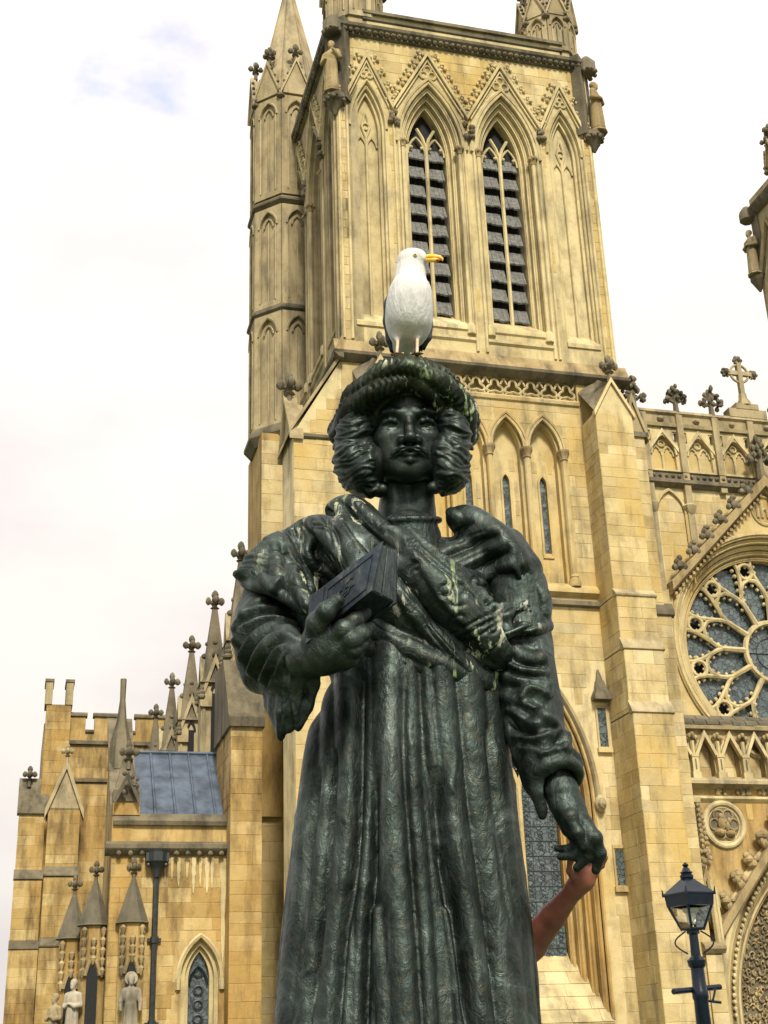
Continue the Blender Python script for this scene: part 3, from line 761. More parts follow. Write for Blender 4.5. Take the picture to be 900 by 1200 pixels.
for k in range(12):
    ph = 178+30*k
    t = MB(NF); c3 = lambda r, a: (pol(r, a)[0], TD, pol(r, a)[1])
    t.tube([c3(1.08, ph), c3(1.95, ph)], [.105, .085], 6)
    for sg in (-1, 1):
        t.tube([c3(1.9, ph), c3(2.15, ph+sg*2.5), c3(2.45, ph+sg*6.2), c3(2.8, ph+sg*9.2), c3(3.1, ph+sg*10.2), c3(3.32, ph+sg*9.5)], .075, 6)
        t.tube([c3(2.1, ph+sg*1.6), c3(2.38, ph+sg*5.6), c3(2.56, ph+sg*9.5), c3(2.64, ph+sg*15)], .075, 6)
        for r_, a_ in ((2.4, 3.9), (2.65, 6.2), (2.9, 7.3), (3.12, 7.0)):
            p = pol(r_, ph+sg*a_); t.blob((p[0], TD+.09, p[1]), .075, seg=5)
        for r_, a_ in ((1.75, 3.4), (2.02, 4.6), (2.28, 7.8), (2.45, 11.5)):
            p = pol(r_, ph+sg*a_); t.blob((p[0], TD+.09, p[1]), .07, seg=5)
    t.build('spoke', M['pale'], rose)
    t = MB(NF); cc = pol(2.95, ph+15); t.tube([(p[0], TD, p[1]) for p in circ(*cc, .27, 16)], .075, 6, True)
    for q in range(5): t.blob((cc[0]+.19*math.cos(q*1.257), TD+.06, cc[1]+.19*math.sin(q*1.257)), .055, seg=5)
    t.build('tracery_ring', M['pale'], rose)
    light('glass_pane', [pol(1.05, ph+3), pol(1.95, ph+1), pol(2.38, ph+6), pol(2.62, ph+15), pol(2.38, ph+24), pol(1.95, ph+29), pol(1.05, ph+27)])
    light('glass_pane', [pol(2.0, ph), pol(2.45, ph+6), pol(3.1, ph+10), pol(3.33, ph), pol(3.1, ph-10), pol(2.45, ph-6)])
# gable hood over the rose
def slope_pt(q, off=0): # q = distance from apex along u
    return 20.0-q*1.02+off
gb = MB(NF); gb.prism([(11.2, 15.75), (15.25, 19.9), (19.3, 15.75), (19.3, 15.7), (15.25, 19.0), (11.2, 15.7)], -.3, .05, [])
gbo = MB(NF); HW = 4.05
gbo.strip([(UC-HW, 15.87), (UC, 20.0), (UC+HW, 15.87)], [(UC-HW, 15.55), (UC, 19.62), (UC+HW, 15.55)], -.34, .1)
gbo.strip([(UC-HW, 15.54), (UC, 19.61), (UC+HW, 15.54)], [(UC-HW, 15.44), (UC, 19.49), (UC+HW, 15.44)], -.2, .1)
hood = gbo.build('gable_hood', M['carve'], nave)
for sg in (-1, 1):
    for k in range(6):
        q = .75+k*.58; b = MB(NF); x = UC+sg*q; z = 20.0-q*1.02
        for dx, dz, r in ((0, .18, .17), (sg*.1, .3, .13), (-sg*.12, .12, .15), (sg*.2, .1, .12)): b.blob((x+dx, -.26, z+dz), r)
        b.blob((x+sg*.02, -.3, z+.42), .11); b.build('crocket', M['dark'], hood)
    d = MB(NF)
    for k in range(26):
        q = .2+k*.148; d.box(UC+sg*q-.045, UC+sg*q+.045, -.24, -.05, 19.40-q*1.02, 19.5-q*1.02)
    d.build('billet', M['carve'], hood, kind='stuff')
f = MB(NF); poppy(f, (UC, -.15, 19.9), 1.35); f.build('finial', M['dark'], hood)
# sacred monogram panel in the gable
mz = 18.72
mg = MB(NF); mg.prism([p for k in range(36) for p in [(UC+(.42+.08*math.cos(3*(2*PI*k/36-PI/2)))*math.cos(2*PI*k/36), mz+.05+(.45+.07*math.cos(3*(2*PI*k/36-PI/2)))*math.sin(2*PI*k/36))]], -.004, .0)
mp_ = mg.build('monogram_panel', M['honey'], hood, smooth=0)
t = MB(NF); t.tube([(UC+.5*math.cos(2*PI*k/36), -.02, mz+.06+.52*math.sin(2*PI*k/36)) for k in range(36)], .055, 5, True); archtube(t, UC, mz+.1, .52, arch_c(.52, .75), .06, -.03, .05); t.build('frame', M['lime'], mp_)
def stroke(pts, w=.05):
    b = MB(NF)
    b.tube([(UC-.02+x, -.035, mz+z) for x, z in pts], w, 5); return b
stroke([(-.27, -.2), (-.27, .12)]).build('letter_i', M['pale'], mp_)
b = stroke([(-.1, -.2), (-.1, .32)]); b.tube([(UC-.12, -.035, mz+.05), (UC+.0, -.035, mz+.13), (UC+.07, -.035, mz+.04), (UC+.07, -.035, mz-.2)], .045, 5); b.build('letter_h', M['pale'], mp_)
stroke([(.32, .08), (.24, .13), (.17, .03), (.17, -.12), (.24, -.2), (.33, -.17)]).build('letter_c', M['pale'], mp_)
# blind panels and parapet above
PF = face_front(1.15)
pm = MB(face_front(1.0))
for k in range(-3, 4):
    x = UC+1.4*k; pm.box(x-.12, x+.12, -.14, .2, 16.8 if abs(k) == 2 else 15.6 if abs(k) > 2 else 19.4, 22.3)
    if abs(k) > 1:
        pm.lathe((x, -.05, 18.5), [(.12, 0), (.24, .2), (.26, .3), (.2, .36)], 8)
pr = pm.build('parapet', M['grey'], nave)
MB(PF).prism([(10.3, 15.6), (11.0, 15.6), (12.2, 17.35), (13.4, 18.1), (17, 18.1), (18.2, 17.35), (19.4, 15.6), (20.2, 15.6), (20.2, 19.7), (10.3, 19.7)], -.1, .3).build('wall', M['pale'], nave)
nfaces.append((face_front(1.05), ashlar(10.6, 14.2, 15.7, 19.3, [[(11.1, 15), (15.25, 19.5), (16, 19.5), (16, 15)]], .42, .5, .9)))
a_ = MB(face_front(1.0)); w = .55; c = arch_c(w, .85); wg = .46; cg = arch_c(wg, .75)
opn = MB(face_front(1.0))
hol = []
for k in range(-3, 4):
    x = UC+1.4*k-.7
    if abs(k-.5) > 1.6:
        a_ = MB(face_front(1.0)); archtube(a_, x, 18.55, w, c, 0, -.03, .06); a_.tube([(x-w, -.03, 16), (x-w, -.03, 18.55)], .05, 5); a_.tube([(x+w, -.03, 16), (x+w, -.03, 18.55)], .05, 5); a_.build('blind_arch', M['lime'], nave)
    hol += [opening(x, 20.2, 20.75, wg, cg)]+[[(x+s*.56-.13, 21.25), (x+s*.56+.13, 21.25), (x+s*.56+.13, 21.68), (x+s*.56-.13, 21.68)][:: 1] for s in (-1, 1)]
opn.prism([(10.3, 20.05), (20.2, 20.05), (20.2, 21.8), (10.3, 21.8)], 0, .25, hol).build('openwork', M['pale'], pr)
bk2 = MB(face_front(1.14))
for k in range(-3, 4):
    x = UC+1.4*k-.7
    bk2.xf = face_front(1.14); bk2.prism(opening(x, 20.2, 20.75, wg+.02, cg), 0, .1)
    t = MB(face_front(1.0)); gable_strip(t, x, .56, 21.0, 21.75, .10, -.09, .02)
    archtube(t, x, 20.75, wg, cg, .02, -.02, .05)
    for s in (-1, 1):
        archtube(t, x+s*.22, 20.75, .2, arch_c(.2, .36), 0, .1, .035); t.blob((x+s*.22-.12, .12, 20.95), .05, seg=5); t.blob((x+s*.22+.12, .12, 20.95), .05, seg=5)
        t.tube([(x+s*.56+.13*math.cos(q*.785), .05, 21.47+.2*math.sin(q*.785)) for q in range(8)], .03, 4, True)
    t.tube([(x, .1, 20.2), (x, .1, 20.8)], .04, 5); t.tube([(p[0], .1, p[1]) for p in circ(x, 21.22, .12, 10)], .03, 4, True)
    t.build('gablet', M['pale'], pr)
bk2.build('back_panel', M['lime'], pr)
s = MB(face_front(1.0)); bar(s, [(.02, 19.5), (-.2, 19.62), (-.2, 19.75), (-.1, 19.8), (-.1, 20.0), (-.16, 20.05), (.02, 20.12)], 10.3, 20.2)
for k in range(40): s.blob((10.5+k*.24, -.12, 19.9), .08, .07, 5)
s.build_each('string_course', M['dark'], pr)
s = MB(face_front(1.0)); bar(s, [(.3, 21.8), (-.1, 21.82), (-.12, 21.95), (-.03, 22.0), (-.03, 22.3), (-.12, 22.36), (-.1, 22.46), (.3, 22.5)], 10.3, 20.2)
for k in range(-3, 4): s.blob((UC+1.4*k-.7, -.05, 22.13), .13, .1)
s.build('coping', M['grey'], pr)
for k in (-2, -1, 1, 2):
    f = MB(face_front(1.0)); poppy(f, (UC+1.4*k, .0, 22.3), 1.05); f.build('finial', M['dark'], pr)
# cross on its stepped base
x0 = UC; cb = MB(face_front(1.0)); cb.box(x0-.75, x0+.75, -.12, .3, 22.46, 22.8); cb.box(x0-.45, x0+.45, -.14, .32, 22.8, 23.02); cb.lathe((x0, .08, 23.0), [(.28, 0), (.26, .12), (.16, .3), (.14, .5)], 8)
cr = cb.build('cross', M['grey'], pr)
c = MB(face_front(1.0)); zc = 24.35
c.box(x0-.085, x0+.085, 0, .17, 23.45, zc+.5); c.box(x0-.52, x0+.52, .015, .155, zc-.08, zc+.08)
c.tube([(p[0], .085, p[1]) for p in circ(x0, zc, .36, 20)], .05, 6, True); c.build('shaft', M['grey'], cr)
c = MB(face_front(1.0))
for dx, dz in ((-.55, 0), (.55, 0), (0, .55)):
    for k in range(6): c.blob((x0+dx+.12*math.cos(k*1.05), .085, zc+dz+.12*math.sin(k*1.05)), .085, seg=5)
    c.blob((x0+dx, .0, zc+dz), .1)
c.build('leaf_end', M['dark'], cr, kind='stuff')
# gallery of niches
GF = face_front(.5)
gl = MB(GF); gl.prism([(10.35, 9.3), (20, 9.3), (20, 10.9), (10.35, 10.9)], 0, .35, [opening(10.73+.88*k, 9.4, 10.15, .30, arch_c(.30, .45)) for k in range(10)])
gal = gl.build('gallery', M['carve'], nave)
MB(GF).box(10.35, 20, .62, .7, 9.2, 11).build('back_wall', M['lime'], gal)
for k in range(10):
    x = 10.73+.88*k
    g = MB(GF); gable_strip(g, x, .42, 10.02, 10.86, .10, -.14, .02); archtube(g, x, 10.15, .30, arch_c(.30, .45), .0, -.02, .04); g.build('gable', M['pale'], gal)
    p = MB(GF); x += .44
    p.box(x-.15, x+.15, -.2, .02, 9.3, 9.5); p.box(x-.11, x+.11, -.17, .02, 9.5, 9.98); p.box(x-.13, x+.13, -.19, .02, 9.98, 10.06); p.tube([(x, -.08, 10.05), (x, -.08, 10.5)], .07, 6)
    pier = p.build('column', M['pale'], gal)
    p = MB(GF); p.box(x-.025, x+.025, -.175, -.168, 9.58, 9.92); p.build('sunk_panel', M['dark'], pier, smooth=0)
    p = MB(GF)
    for q in range(7): p.blob((x+.13*math.cos(q*.9), -.1+.08*math.sin(q*.9), 10.6+.05*(q % 3)), .075, seg=5)
    p.build('capital', M['carve'], pier)
c = MB(GF); bar(c, [(.3, 10.88), (-.18, 10.88), (-.2, 10.98), (-.1, 11.02), (.3, 11.02)], 10.35, 20); cp = c.build('coping', M['grey'], gal)
for k in range(21):
    for r_ in (0, 1):
        x = 10.37+k*.46+r_*.2; b = MB(GF); z = 11.03+r_*.13; d = -.14+r_*.14
        i = b.P((x, d, z), (x+.43, d, z), (x+.43, d+.2, z+.16), (x, d+.2, z+.16), (x, d, z+.09), (x+.43, d, z+.09), (x+.43, d+.2, z+.24), (x, d+.2, z+.24))
        b.f += [[i+q for q in f] for f in ((0, 1, 5, 4), (1, 2, 6, 5), (2, 3, 7, 6), (3, 0, 4, 7), (4, 5, 6, 7), (3, 2, 1, 0))]
        b.build('coping_tile', M['slate'], cp, smooth=0)
l = MB(GF); bar(l, [(.35, 9.32), (-.28, 9.3), (-.34, 9.22), (-.34, 9.12), (-.22, 9.1), (-.1, 9.02), (.0, 9.0), (.35, 9.0)], 10.35, 20); l.build('ledge', M['grey'], gal)
l = MB(GF); bar(l, [(0, 8.8), (-.1, 8.78), (-.12, 8.7), (-.04, 8.62), (0, 8.6)], 10.35, 20); l.build_each('string_course', M['pale'], gal)
for k in range(10):
    b = MB(GF); x = 12.0+.75*k
    for q in range(8): b.blob((x+rnd.uniform(-.2, .2), -.04, 8.9+rnd.uniform(-.07, .08)), .075, seg=5)
    b.build('leaf_boss', M['carve'], gal)
# porch wall, roundel, portal
MB(GF).prism([(10.35, 0), (20, 0), (20, 9.05), (10.35, 9.05)], 0, 1.0, [opening(UC, 0, 2.4, 4.0, 2.18, 0, 14)]).build('wall', M['honey'], nave)
nfaces.append((GF, ashlar(10.4, 14.3, 5.4, 8.55, [opening(UC, 0, 2.4, 4.9, 2.18, 0, 10), circ(11.95, 7.95, .78), [(10.35, 4), (11.3, 4), (11.3, 8.6), (10.35, 8.6)]], .6, .8, 1.3)))
ro = MB(GF); ro.tube([(p[0], -.03, p[1]) for p in circ(11.95, 7.92, .66, 32)], .085, 8, True); ro.tube([(p[0], .02, p[1]) for p in circ(11.95, 7.92, .54, 32)], .05, 6, True)
rd = ro.build('roundel', M['pale'], nave)
MB(GF).prism(circ(11.95, 7.92, .62, 28), -.012, .0).build('sunk_panel', M['dark'], rd, smooth=0)
t = MB(GF)
for k in range(6):
    a = k*PI/3; t.tube([(p[0], -.03, p[1]) for p in circ(11.95+.32*math.cos(a), 7.92+.32*math.sin(a), .17, 10)], .035, 5, True)
t.build('tracery', M['carve'], rd)
t = MB(GF)
for x, z, rx, rz in ((-.1, .24, .08, .1), (-.12, .0, .13, .22), (.08, -.05, .1, .15), (.17, .12, .07, .09), (-.2, -.25, .16, .12), (.15, -.28, .18, .1), (.02, .08, .09, .07)): t.blob((11.95+x, -.07, 7.92+z), rx, rz, 8)
t.build('relief_figure', M['carve'], rd)
# crocketed shaft beside the roundel
p = MB(GF); p.lathe((10.95, -.16, 0), [(.15, 5.2), (.15, 7.0), (.22, 7.05), (.13, 7.15), (.10, 8.5), (.2, 8.55), (.22, 8.7), (.1, 8.72)], 4, PI/4)
sp = p.build('pinnacle', M['pale'], nave)
for k in range(9):
    b = MB(GF); z = 7.15+.155*k
    for sg in (-1, 1): b.blob((10.95+sg*(.24-.012*k), -.2, z), .085, .08, 5)
    b.blob((10.95, -.36, z+.05), .08, .08, 5); b.build('crocket', M['carve'], sp)
b = MB(GF)
for k in range(26): b.blob((10.95+rnd.uniform(-.3, .3), -.25+rnd.uniform(-.1, .1), 6.85+rnd.uniform(-.25, .25)), .09, .09, 5)
gable_strip(b, 10.95, .34, 5.7, 6.6, .12, -.4, -.1); b.build('canopy', M['carve'], sp)
pi = MB(face_front(-.1)); pi.box(10.5, 11.02, 0, .5, 0, 4.1); pie = pi.build('jamb_pier', M['honey'], nave)
nfaces.append((face_front(-.1), ashlar(10.5, 11.02, .1, 4.05, (), .5, .6, .9)))
c = MB(face_front(-.1)); bar(c, [(.3, 4.1), (-.06, 4.1), (-.16, 4.22), (-.16, 4.3), (0, 4.42), (.3, 4.46)], 10.42, 11.12); c.build('cap', M['grey'], pie)
c = MB(face_front(.0)); c.tube([(11.02, .0, 4.4), (10.98, .0, 6.2)], .1, 6); c.tube([(11.2, .1, 4.4), (11.16, .1, 6.0)], .07, 6); c.build('shaft', M['pale'], pie)
po = MB(GF)
for o0, o1, d in ((-.26, 0, .12), (-.50, -.26, .34), (-.74, -.50, .52), (-.95, -.74, .75)): band(po, UC, 0, 2.4, 4.0, 2.18, o0, o1, d, 1.2, 18)
port = po.build('portal', M['carve'], nave)
for o, d, r, mm_ in ((-.12, .10, .10, 'pale'), (-.30, .30, .05, 'honey'), (-.55, .46, .085, 'pale'), (-.66, .50, .04, 'honey'), (-.82, .70, .09, 'pale'), (-.95, .80, .05, 'honey')):
    q_ = MB(GF); roll(q_, UC, 0, 2.4, 4.0, 2.18, o, d, r, 6, 18); q_.build('arch_rib', M[mm_], port)
r_ = MB(GF); roll(r_, UC, 0, 2.4, 4.0, 2.18, .06, -.06, .16, 8, 20); roll(r_, UC, 0, 2.4, 4.0, 2.18, .22, -.03, .06, 6, 20); r_.build('hood_mould', M['pale'], port)
for k, (x, z) in enumerate([q for i, q in enumerate(arch(UC, 2.4, 4.0, 2.18, -.46, 36))]+[(UC-3.54, .3+.35*q) for q in range(6)]):
    b = MB(GF); b.blob((x, .28, z), .075, seg=5); b.build('stud', M['pale'], port)
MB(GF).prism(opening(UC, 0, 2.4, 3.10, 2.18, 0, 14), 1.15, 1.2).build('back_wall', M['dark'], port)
b = MB(GF)
for i in range(14):
    for j in range(24):
        x = UC-3.0+i*.21+.1*(j % 2); z = .4+j*.25
        if inside(opening(UC, 0, 2.4, 2.95, 2.18, 0, 10), x, z) and x < UC:
            t0 = rnd.uniform(0, 6.3); b.tube([(x+(.03+.018*t)*math.cos(t0+t*.8), 1.12-.01*t, z+(.03+.018*t)*math.sin(t0+t*.8)) for t in range(6)], [.028, .034, .034, .03, .028, .02], 4)
            for q in range(2): b.blob((x+rnd.uniform(-.1, .1), 1.12, z+rnd.uniform(-.12, .12)), rnd.uniform(.03, .06), rnd.uniform(.04, .08), 5)
for j in range(5):
    archtube(b, UC-2.75+j*.5, 1.5, .2, arch_c(.2, .4), 0, 1.08, .05)
b.build('diaper_carving', M['carve'], port, kind='stuff')
h = MB(GF); sl_ = 1.2
h.strip([(10.8, 4.35), (14.6, 4.35+3.8*sl_)], [(10.8, 4.0), (14.6, 4.0+3.8*sl_)], -.35, .02); h.strip([(10.8, 3.99), (14.6, 3.99+3.8*sl_)], [(10.8, 3.86), (14.6, 3.86+3.8*sl_)], -.22, .02)
hd = h.build('gable_hood', M['carve'], port)
for k in range(7):
    b = MB(GF); x = 11.15+k*.5; z = 4.4+(x-10.8)*sl_
    for dx, dz, r in ((0, .1, .17), (-.12, .22, .16), (-.02, .36, .17), (-.2, .34, .12), (.1, .24, .13)): b.blob((x+dx, -.22+rnd.uniform(-.05, .05), z+dz), r, seg=7)
    b.build('crocket', M['carve'], hd)
b = MB(GF)
for i in range(24):
    for j in range(40):
        x = 10.9+i*.13+.065*(j % 2); z = 2.4+j*.13
        zt = 3.8+(x-10.8)*sl_
        if z < zt and not inside(opening(UC, 0, 2.4, 4.32, 2.18, 0, 12), x, z) and z < 9: b.blob((x, .0, z), .06, .06, 4)
b.build('diaper_carving', M['honey'], port, kind='stuff')
lay_stones(nave, nfaces, M['lime'])
dp = tag(MB(face_front(.1)).tube([(10.42, .1, 0), (10.42, .1, 8.6)], .10, 8).build('drainpipe', M['iron']), 'dark green drainpipe in the corner behind the blue street lamp', 'drainpipe')
dp.location = tuple(ORG); dp.rotation_euler = (0, 0, AZ)

# ------------------------------------------------------------------ the twin tower at the right edge
U0 = 21.15; far = building('far_tower', 'grey corner of a second church tower cut off by the right edge', 'tower', U0, -2.4)
V0 = -2.4; V1 = 7.4
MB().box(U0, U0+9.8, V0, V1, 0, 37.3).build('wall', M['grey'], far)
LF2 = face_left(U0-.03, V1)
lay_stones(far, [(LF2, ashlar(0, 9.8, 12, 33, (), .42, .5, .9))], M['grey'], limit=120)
f = MB(LF2)
for a in (1.17, 3.5, 6.33, 8.66): gable_strip(f, a, 1.1, 33.3, 35.6, .1, -.16, .01); band(f, a, 24, 32, .9, 2, -.2, 0, -.08, .02)
f.build('gable', M['grey'], far)
f = MB(LF2); bar(f, [(.02, 36.2), (-.12, 36.25), (-.3, 36.5), (-.32, 36.62), (-.05, 36.72), (.02, 36.72)], -.3, 9.8); f.build('cornice', M['dark'], far)
f = MB(LF2); bar(f, [(.02, 22.55), (-.34, 22.85), (-.34, 22.98), (-.04, 23.42), (.02, 23.45)], -.3, 9.8); f.build_each('string_course', M['dark'], far)
pinnacle(far, U0+1.75, V1-1.3, 1.05, 36.3, 38.6, 45.0, M['grey'], ((37.0, 38.6),), [R_(-90), R_(-135), R_(-180), R_(135)])
b = MB(); b.lathe((U0-.1, V1+.1, 0), [(.05, 32.5), (.3, 33.0), (.36, 33.1), (.36, 33.28)], 8); b.build('bracket', M['dark'], far)
n = MB(); n.box(U0-.05, U0+.4, V1-.5, V1+.05, 33.2, 36.9); n.lathe((U0-.2, V1+.05, 36.1), [(.24, 0), (.36, .1), (.36, .5), (.14, .8)], 8); n.build('niche', M['dark'], far)

# ------------------------------------------------------------------ aisle with the lead roof
aisle = building('aisle', 'church aisle with blue grey lead roof and stained stone wall at lower left', 'church', -4.5, 4)
AF = face_front(4.0); afaces = []
wz = arch_c(.42, .95)
MB(AF).prism([(-6.42, 0), (-2.3, 0), (-2.3, 7.45), (-6.42, 7.45)], 0, .6, [opening(-3.70, 1.2, 3.9, .55, arch_c(.55, 1.1))]).build('wall', M['honey'], aisle)
afaces.append((AF, ashlar(-6.4, -2.9, .3, 7.3, [opening(-3.70, 1, 3.9, .72, arch_c(.72, 1.4))], .38, .5, 1.1)))
wn_ = MB(AF); A1 = arch_c(.55, 1.1)
for o0, o1, d in ((-.12, 0, .1), (-.24, -.12, .25)): band(wn_, -3.70, 1.2, 3.9, .55, A1, o0, o1, d, .6)
archtube(wn_, -3.70, 3.9, .55, A1, .09, -.05, .075); wn_.tube([(-4.34, -.05, 3.9), (-4.34, -.05, 3.6)], .08, 6); wn_.tube([(-3.06, -.05, 3.9), (-3.06, -.05, 3.6)], .08, 6)
w = wn_.build('lancet_window', M['pale'], aisle)
MB(AF).prism(opening(-3.70, 1.2, 3.9, .33, A1), .42, .46).build('glass_pane', M['glass'], w, smooth=0)
t = MB(AF)
for sg in (-1, 1):
    archtube(t, -3.7+sg*.0, 3.75, .26, arch_c(.26, .5), 0, .36, .035)
for z in (4.1, 3.6, 3.2, 2.8): t.tube([(p[0], .38, p[1]) for p in circ(-3.7, z, .13, 10)], .03, 5, True)
t.build('tracery', M['iron'], w)
s = MB(AF); bar(s, [(.05, 7.4), (-.12, 7.45), (-.24, 7.6), (-.24, 7.72), (-.05, 7.82), (.05, 7.82)], -6.6, -2.7); sc = s.build('string_course', M['dark'], aisle)
for k in range(11):
    b = MB(AF); b.blob((-6.2+k*.34, -.2, 7.45), .08, .08); b.build('boss', M['dark'], sc)
MB(AF).box(-6.4, -2.7, .02, .4, 7.8, 8.35).build('parapet', M['honey'], aisle)
c = MB(AF); bar(c, [(.5, 8.3), (-.1, 8.3), (-.14, 8.42), (-.04, 8.55), (.05, 8.66), (.5, 8.7)], -6.4, -2.75); c.build('coping', M['dark'], aisle)
# lead roof sheets
RA, RB = (4.45, 8.62), (6.9, 11.1)
MB().prism([(0, 0), (1, 0), (1, 1)], 0, 1)  # (unused profile)
for k in range(6):
    x0, x1 = -5.72+k*.62, -5.72+(k+1)*.62
    for (q0, q1) in ((0, .62), (.62, 1.0)):
        b = MB(); e = .012 if q0 else 0
        v0_, z0_ = RA[0]+(RB[0]-RA[0])*q0, RA[1]+(RB[1]-RA[1])*q0+e; v1_, z1_ = RA[0]+(RB[0]-RA[0])*q1, RA[1]+(RB[1]-RA[1])*q1+e
        i = b.P((x0, v0_, z0_), (x1, v0_, z0_), (x1, v1_, z1_), (x0, v1_, z1_), (x0, v0_, z0_-.05), (x1, v0_, z0_-.05), (x1, v1_, z1_-.05), (x0, v1_, z1_-.05))
        b.f += [[i+q for q in f] for f in ((0, 1, 2, 3), (5, 4, 7, 6), (0, 4, 5, 1), (1, 5, 6, 2), (2, 6, 7, 3), (3, 7, 4, 0))]
        b.build('roof_sheet', M['leadroof'], aisle, smooth=0)
    b = MB(); b.tube([(x0, RA[0], RA[1]+.03), (x0, RB[0], RB[1]+.03)], .045, 6); b.build('roof_roll', M['leadroof'], aisle)
b = MB(); b.tube([(-5.75, RB[0], RB[1]+.04), (-2.0, RB[0], RB[1]+.04)], .07, 6); b.build('ridge_roll', M['leadroof'], aisle)
# parapeted end gable with pinnacles
b = MB(); i = b.P((-6.42, 4.0, 8.6), (-5.8, 4.0, 8.6), (-5.8, 7.5, 12.0), (-6.42, 7.5, 12.0), (-6.42, 4.0, 0), (-5.8, 4.0, 0), (-5.8, 7.5, 0), (-6.42, 7.5, 0))
b.f += [[i+q for q in f] for f in ((0, 1, 2, 3), (4, 5, 1, 0), (5, 6, 2, 1), (6, 7, 3, 2), (7, 4, 0, 3))]; b.build('end_wall', M['honey'], aisle, smooth=0)
b = MB(); i = b.P((-6.5, 4.2, 8.65), (-5.7, 4.2, 8.65), (-5.7, 7.5, 12.1), (-6.5, 7.5, 12.1), (-6.5, 4.2, 8.95), (-5.7, 4.2, 8.95), (-5.7, 7.5, 12.4), (-6.5, 7.5, 12.4))
b.f += [[i+q for q in f] for f in ((0, 1, 5, 4), (1, 2, 6, 5), (2, 3, 7, 6), (3, 0, 4, 7), (4, 5, 6, 7))]; b.build('end_coping', M['dark'], aisle, smooth=0)
b = MB(); b.box(-6.42, -5.62, 3.95, 4.7, 8.6, 9.0); b.build('kneeler', M['honey'], aisle)
b = MB(); b.lathe((-6.03, 4.3, 9.0), [(.56, 0), (.56, .35), (.48, .4), (.20, 1.35)], 4, PI/4); b.lathe((-6.15, 5.8, 10.3), [(.4, 0), (.34, .9), (.16, 1.6), (.09, 2.3), (.1, 3.0)], 6); pn = b.build('end_pinnacle', M['dark'], aisle)
b = MB(); finial(b, (-6.0, 4.1, 10.0), .75); b.build('finial', M['dark'], pn)
b = MB(face_front(3.72)); gable_strip(b, -6.03, .38, 9.05, 9.85, .1, -.05, .06)
for k in range(10): b.blob((-6.03+rnd.uniform(-.3, .3), -.03, 9.2+rnd.uniform(0, .7)), .07)
b.build('gablet', M['dark'], pn)
# buttress against the stair turret
b = MB(); b.box(-2.98, -2.02, 3.2, 6.4, 0, 11.25); bu = b.build('buttress', M['honey'], aisle)
afaces += [(face_front(3.2), ashlar(-2.98, -2.02, .3, 11.1, (), .40, .45, .9)), (face_left(-2.98, 6.4), ashlar(0, 3.2, 8.8, 11.1, (), .40, .45, .9))]
b = MB(face_front(3.2)); bar(b, [(-.14, 11.2), (-.14, 11.5), (.1, 11.75), (.15, 12.0), (1.3, 13.7), (3.2, 13.7), (3.2, 11.2)], -3.08, -1.95); b.build('weathering', M['dark'], bu)
MB(face_front(4.6)).prism([(-2.9, 13), (-2.1, 13), (-2.5, 15.0)], 0, .5).build('gablet', M['honey'], bu)
# pale lime streaks on the stained wall
for x, z0, z1, w in ((-3.05, 4.3, 7.3, .10), (-3.55, 6.3, 7.35, .07), (-3.75, 6.5, 7.35, .05), (-3.95, 6.3, 7.35, .07), (-4.15, 6.75, 7.35, .05), (-4.4, 6.5, 7.35, .06), (-4.6, 6.7, 7.35, .05), (-4.8, 6.6, 7.35, .04), (-3.4, 6.45, 7.35, .04)):
    b = MB(AF); n = 9; L = []; Rr = []
    for k in range(n+1):
        z = z1+(z0-z1)*k/n; ww = w*(1-k/n)**.5*rnd.uniform(.75, 1.2)+.006; L.append((x-ww, z)); Rr.append((x+ww*rnd.uniform(.6, 1.1), z))
    b.strip(L, Rr, -.046, .0); b.build('lime_streak', M['pale'], aisle)
lay_stones(aisle, afaces, M['honey'])
# niche turrets with conical stone roofs
def niche_turret(u, v, label, dz=0):
    t = building('niche_turret', label, 'turret', u, v, 'niche turrets with stone cones')
    b = MB(); b.lathe((u, v, 0), [(.40, 0), (.40, 5.5+dz)], 8, PI/8); b.build('shaft', M['honey'], t)
    b = MB(); pr = []
    for k in range(6):
        r0 = .47*(1-k/6.6); r1 = .47*(1-(k+1)/6.6); pr += [(r0+.015, 5.5+dz+.21*k), (r1+.02, 5.5+dz+.21*(k+1)-.012)]
    b.lathe((u, v, 0), [(.3, 5.42+dz), (.52, 5.46+dz)]+pr, 8, PI/8); b.build('cone_roof', M['slate'], t, smooth=0)
    b = MB(); finial(b, (u, v, 6.68+dz), .55); b.build('finial', M['dark'], t)
    f = MB(); 
    for sg in (-1, 1):
        for k in range(5): f.lathe((u+sg*.27, v-.34, 4.0+dz+k*.28), [(.03, 0), (.075, .1), (.1, .2), (.04, .28)], 6)
    for k in range(3): f.lathe((u+sg*0, v-.46, 4.35+dz+k*.25), [(.03, 0), (.08, .1), (.1, .18), (.03, .25)], 6)
    for sg in (-1, 1): f.tube([(u+sg*.2, v-.42, 4.05+dz), (u+sg*.12, v-.44, 4.35+dz), (u, v-.46, 4.6+dz)], .05, 5)
    f.build('canopy', M['carve'], t)
    f = MB(); f.box(u-.16, u+.16, v-.415, v-.36, 2.3+dz, 4.3+dz); f.build('niche', M['void'], t)
    f = MB(); f.lathe((u, v-.4, 1.9+dz), [(.05, 0), (.26, .25), (.28, .33)], 8); f.build('pedestal', M['carve'], t)
niche_turret(-5.72, 3.95, 'niche turret with conical stone roof left of the black drainpipe')
niche_turret(-6.78, 4.6, 'niche turret with conical stone roof against the corner pier, holding a standing saint')
niche_turret(-7.35, 5.5, 'farthest left niche turret with dark conical stone roof partly hidden', -.3)
dp = MB(AF); dp.tube([(-5.07, -.16, 0), (-5.07, -.16, 7.0)], .085, 8)
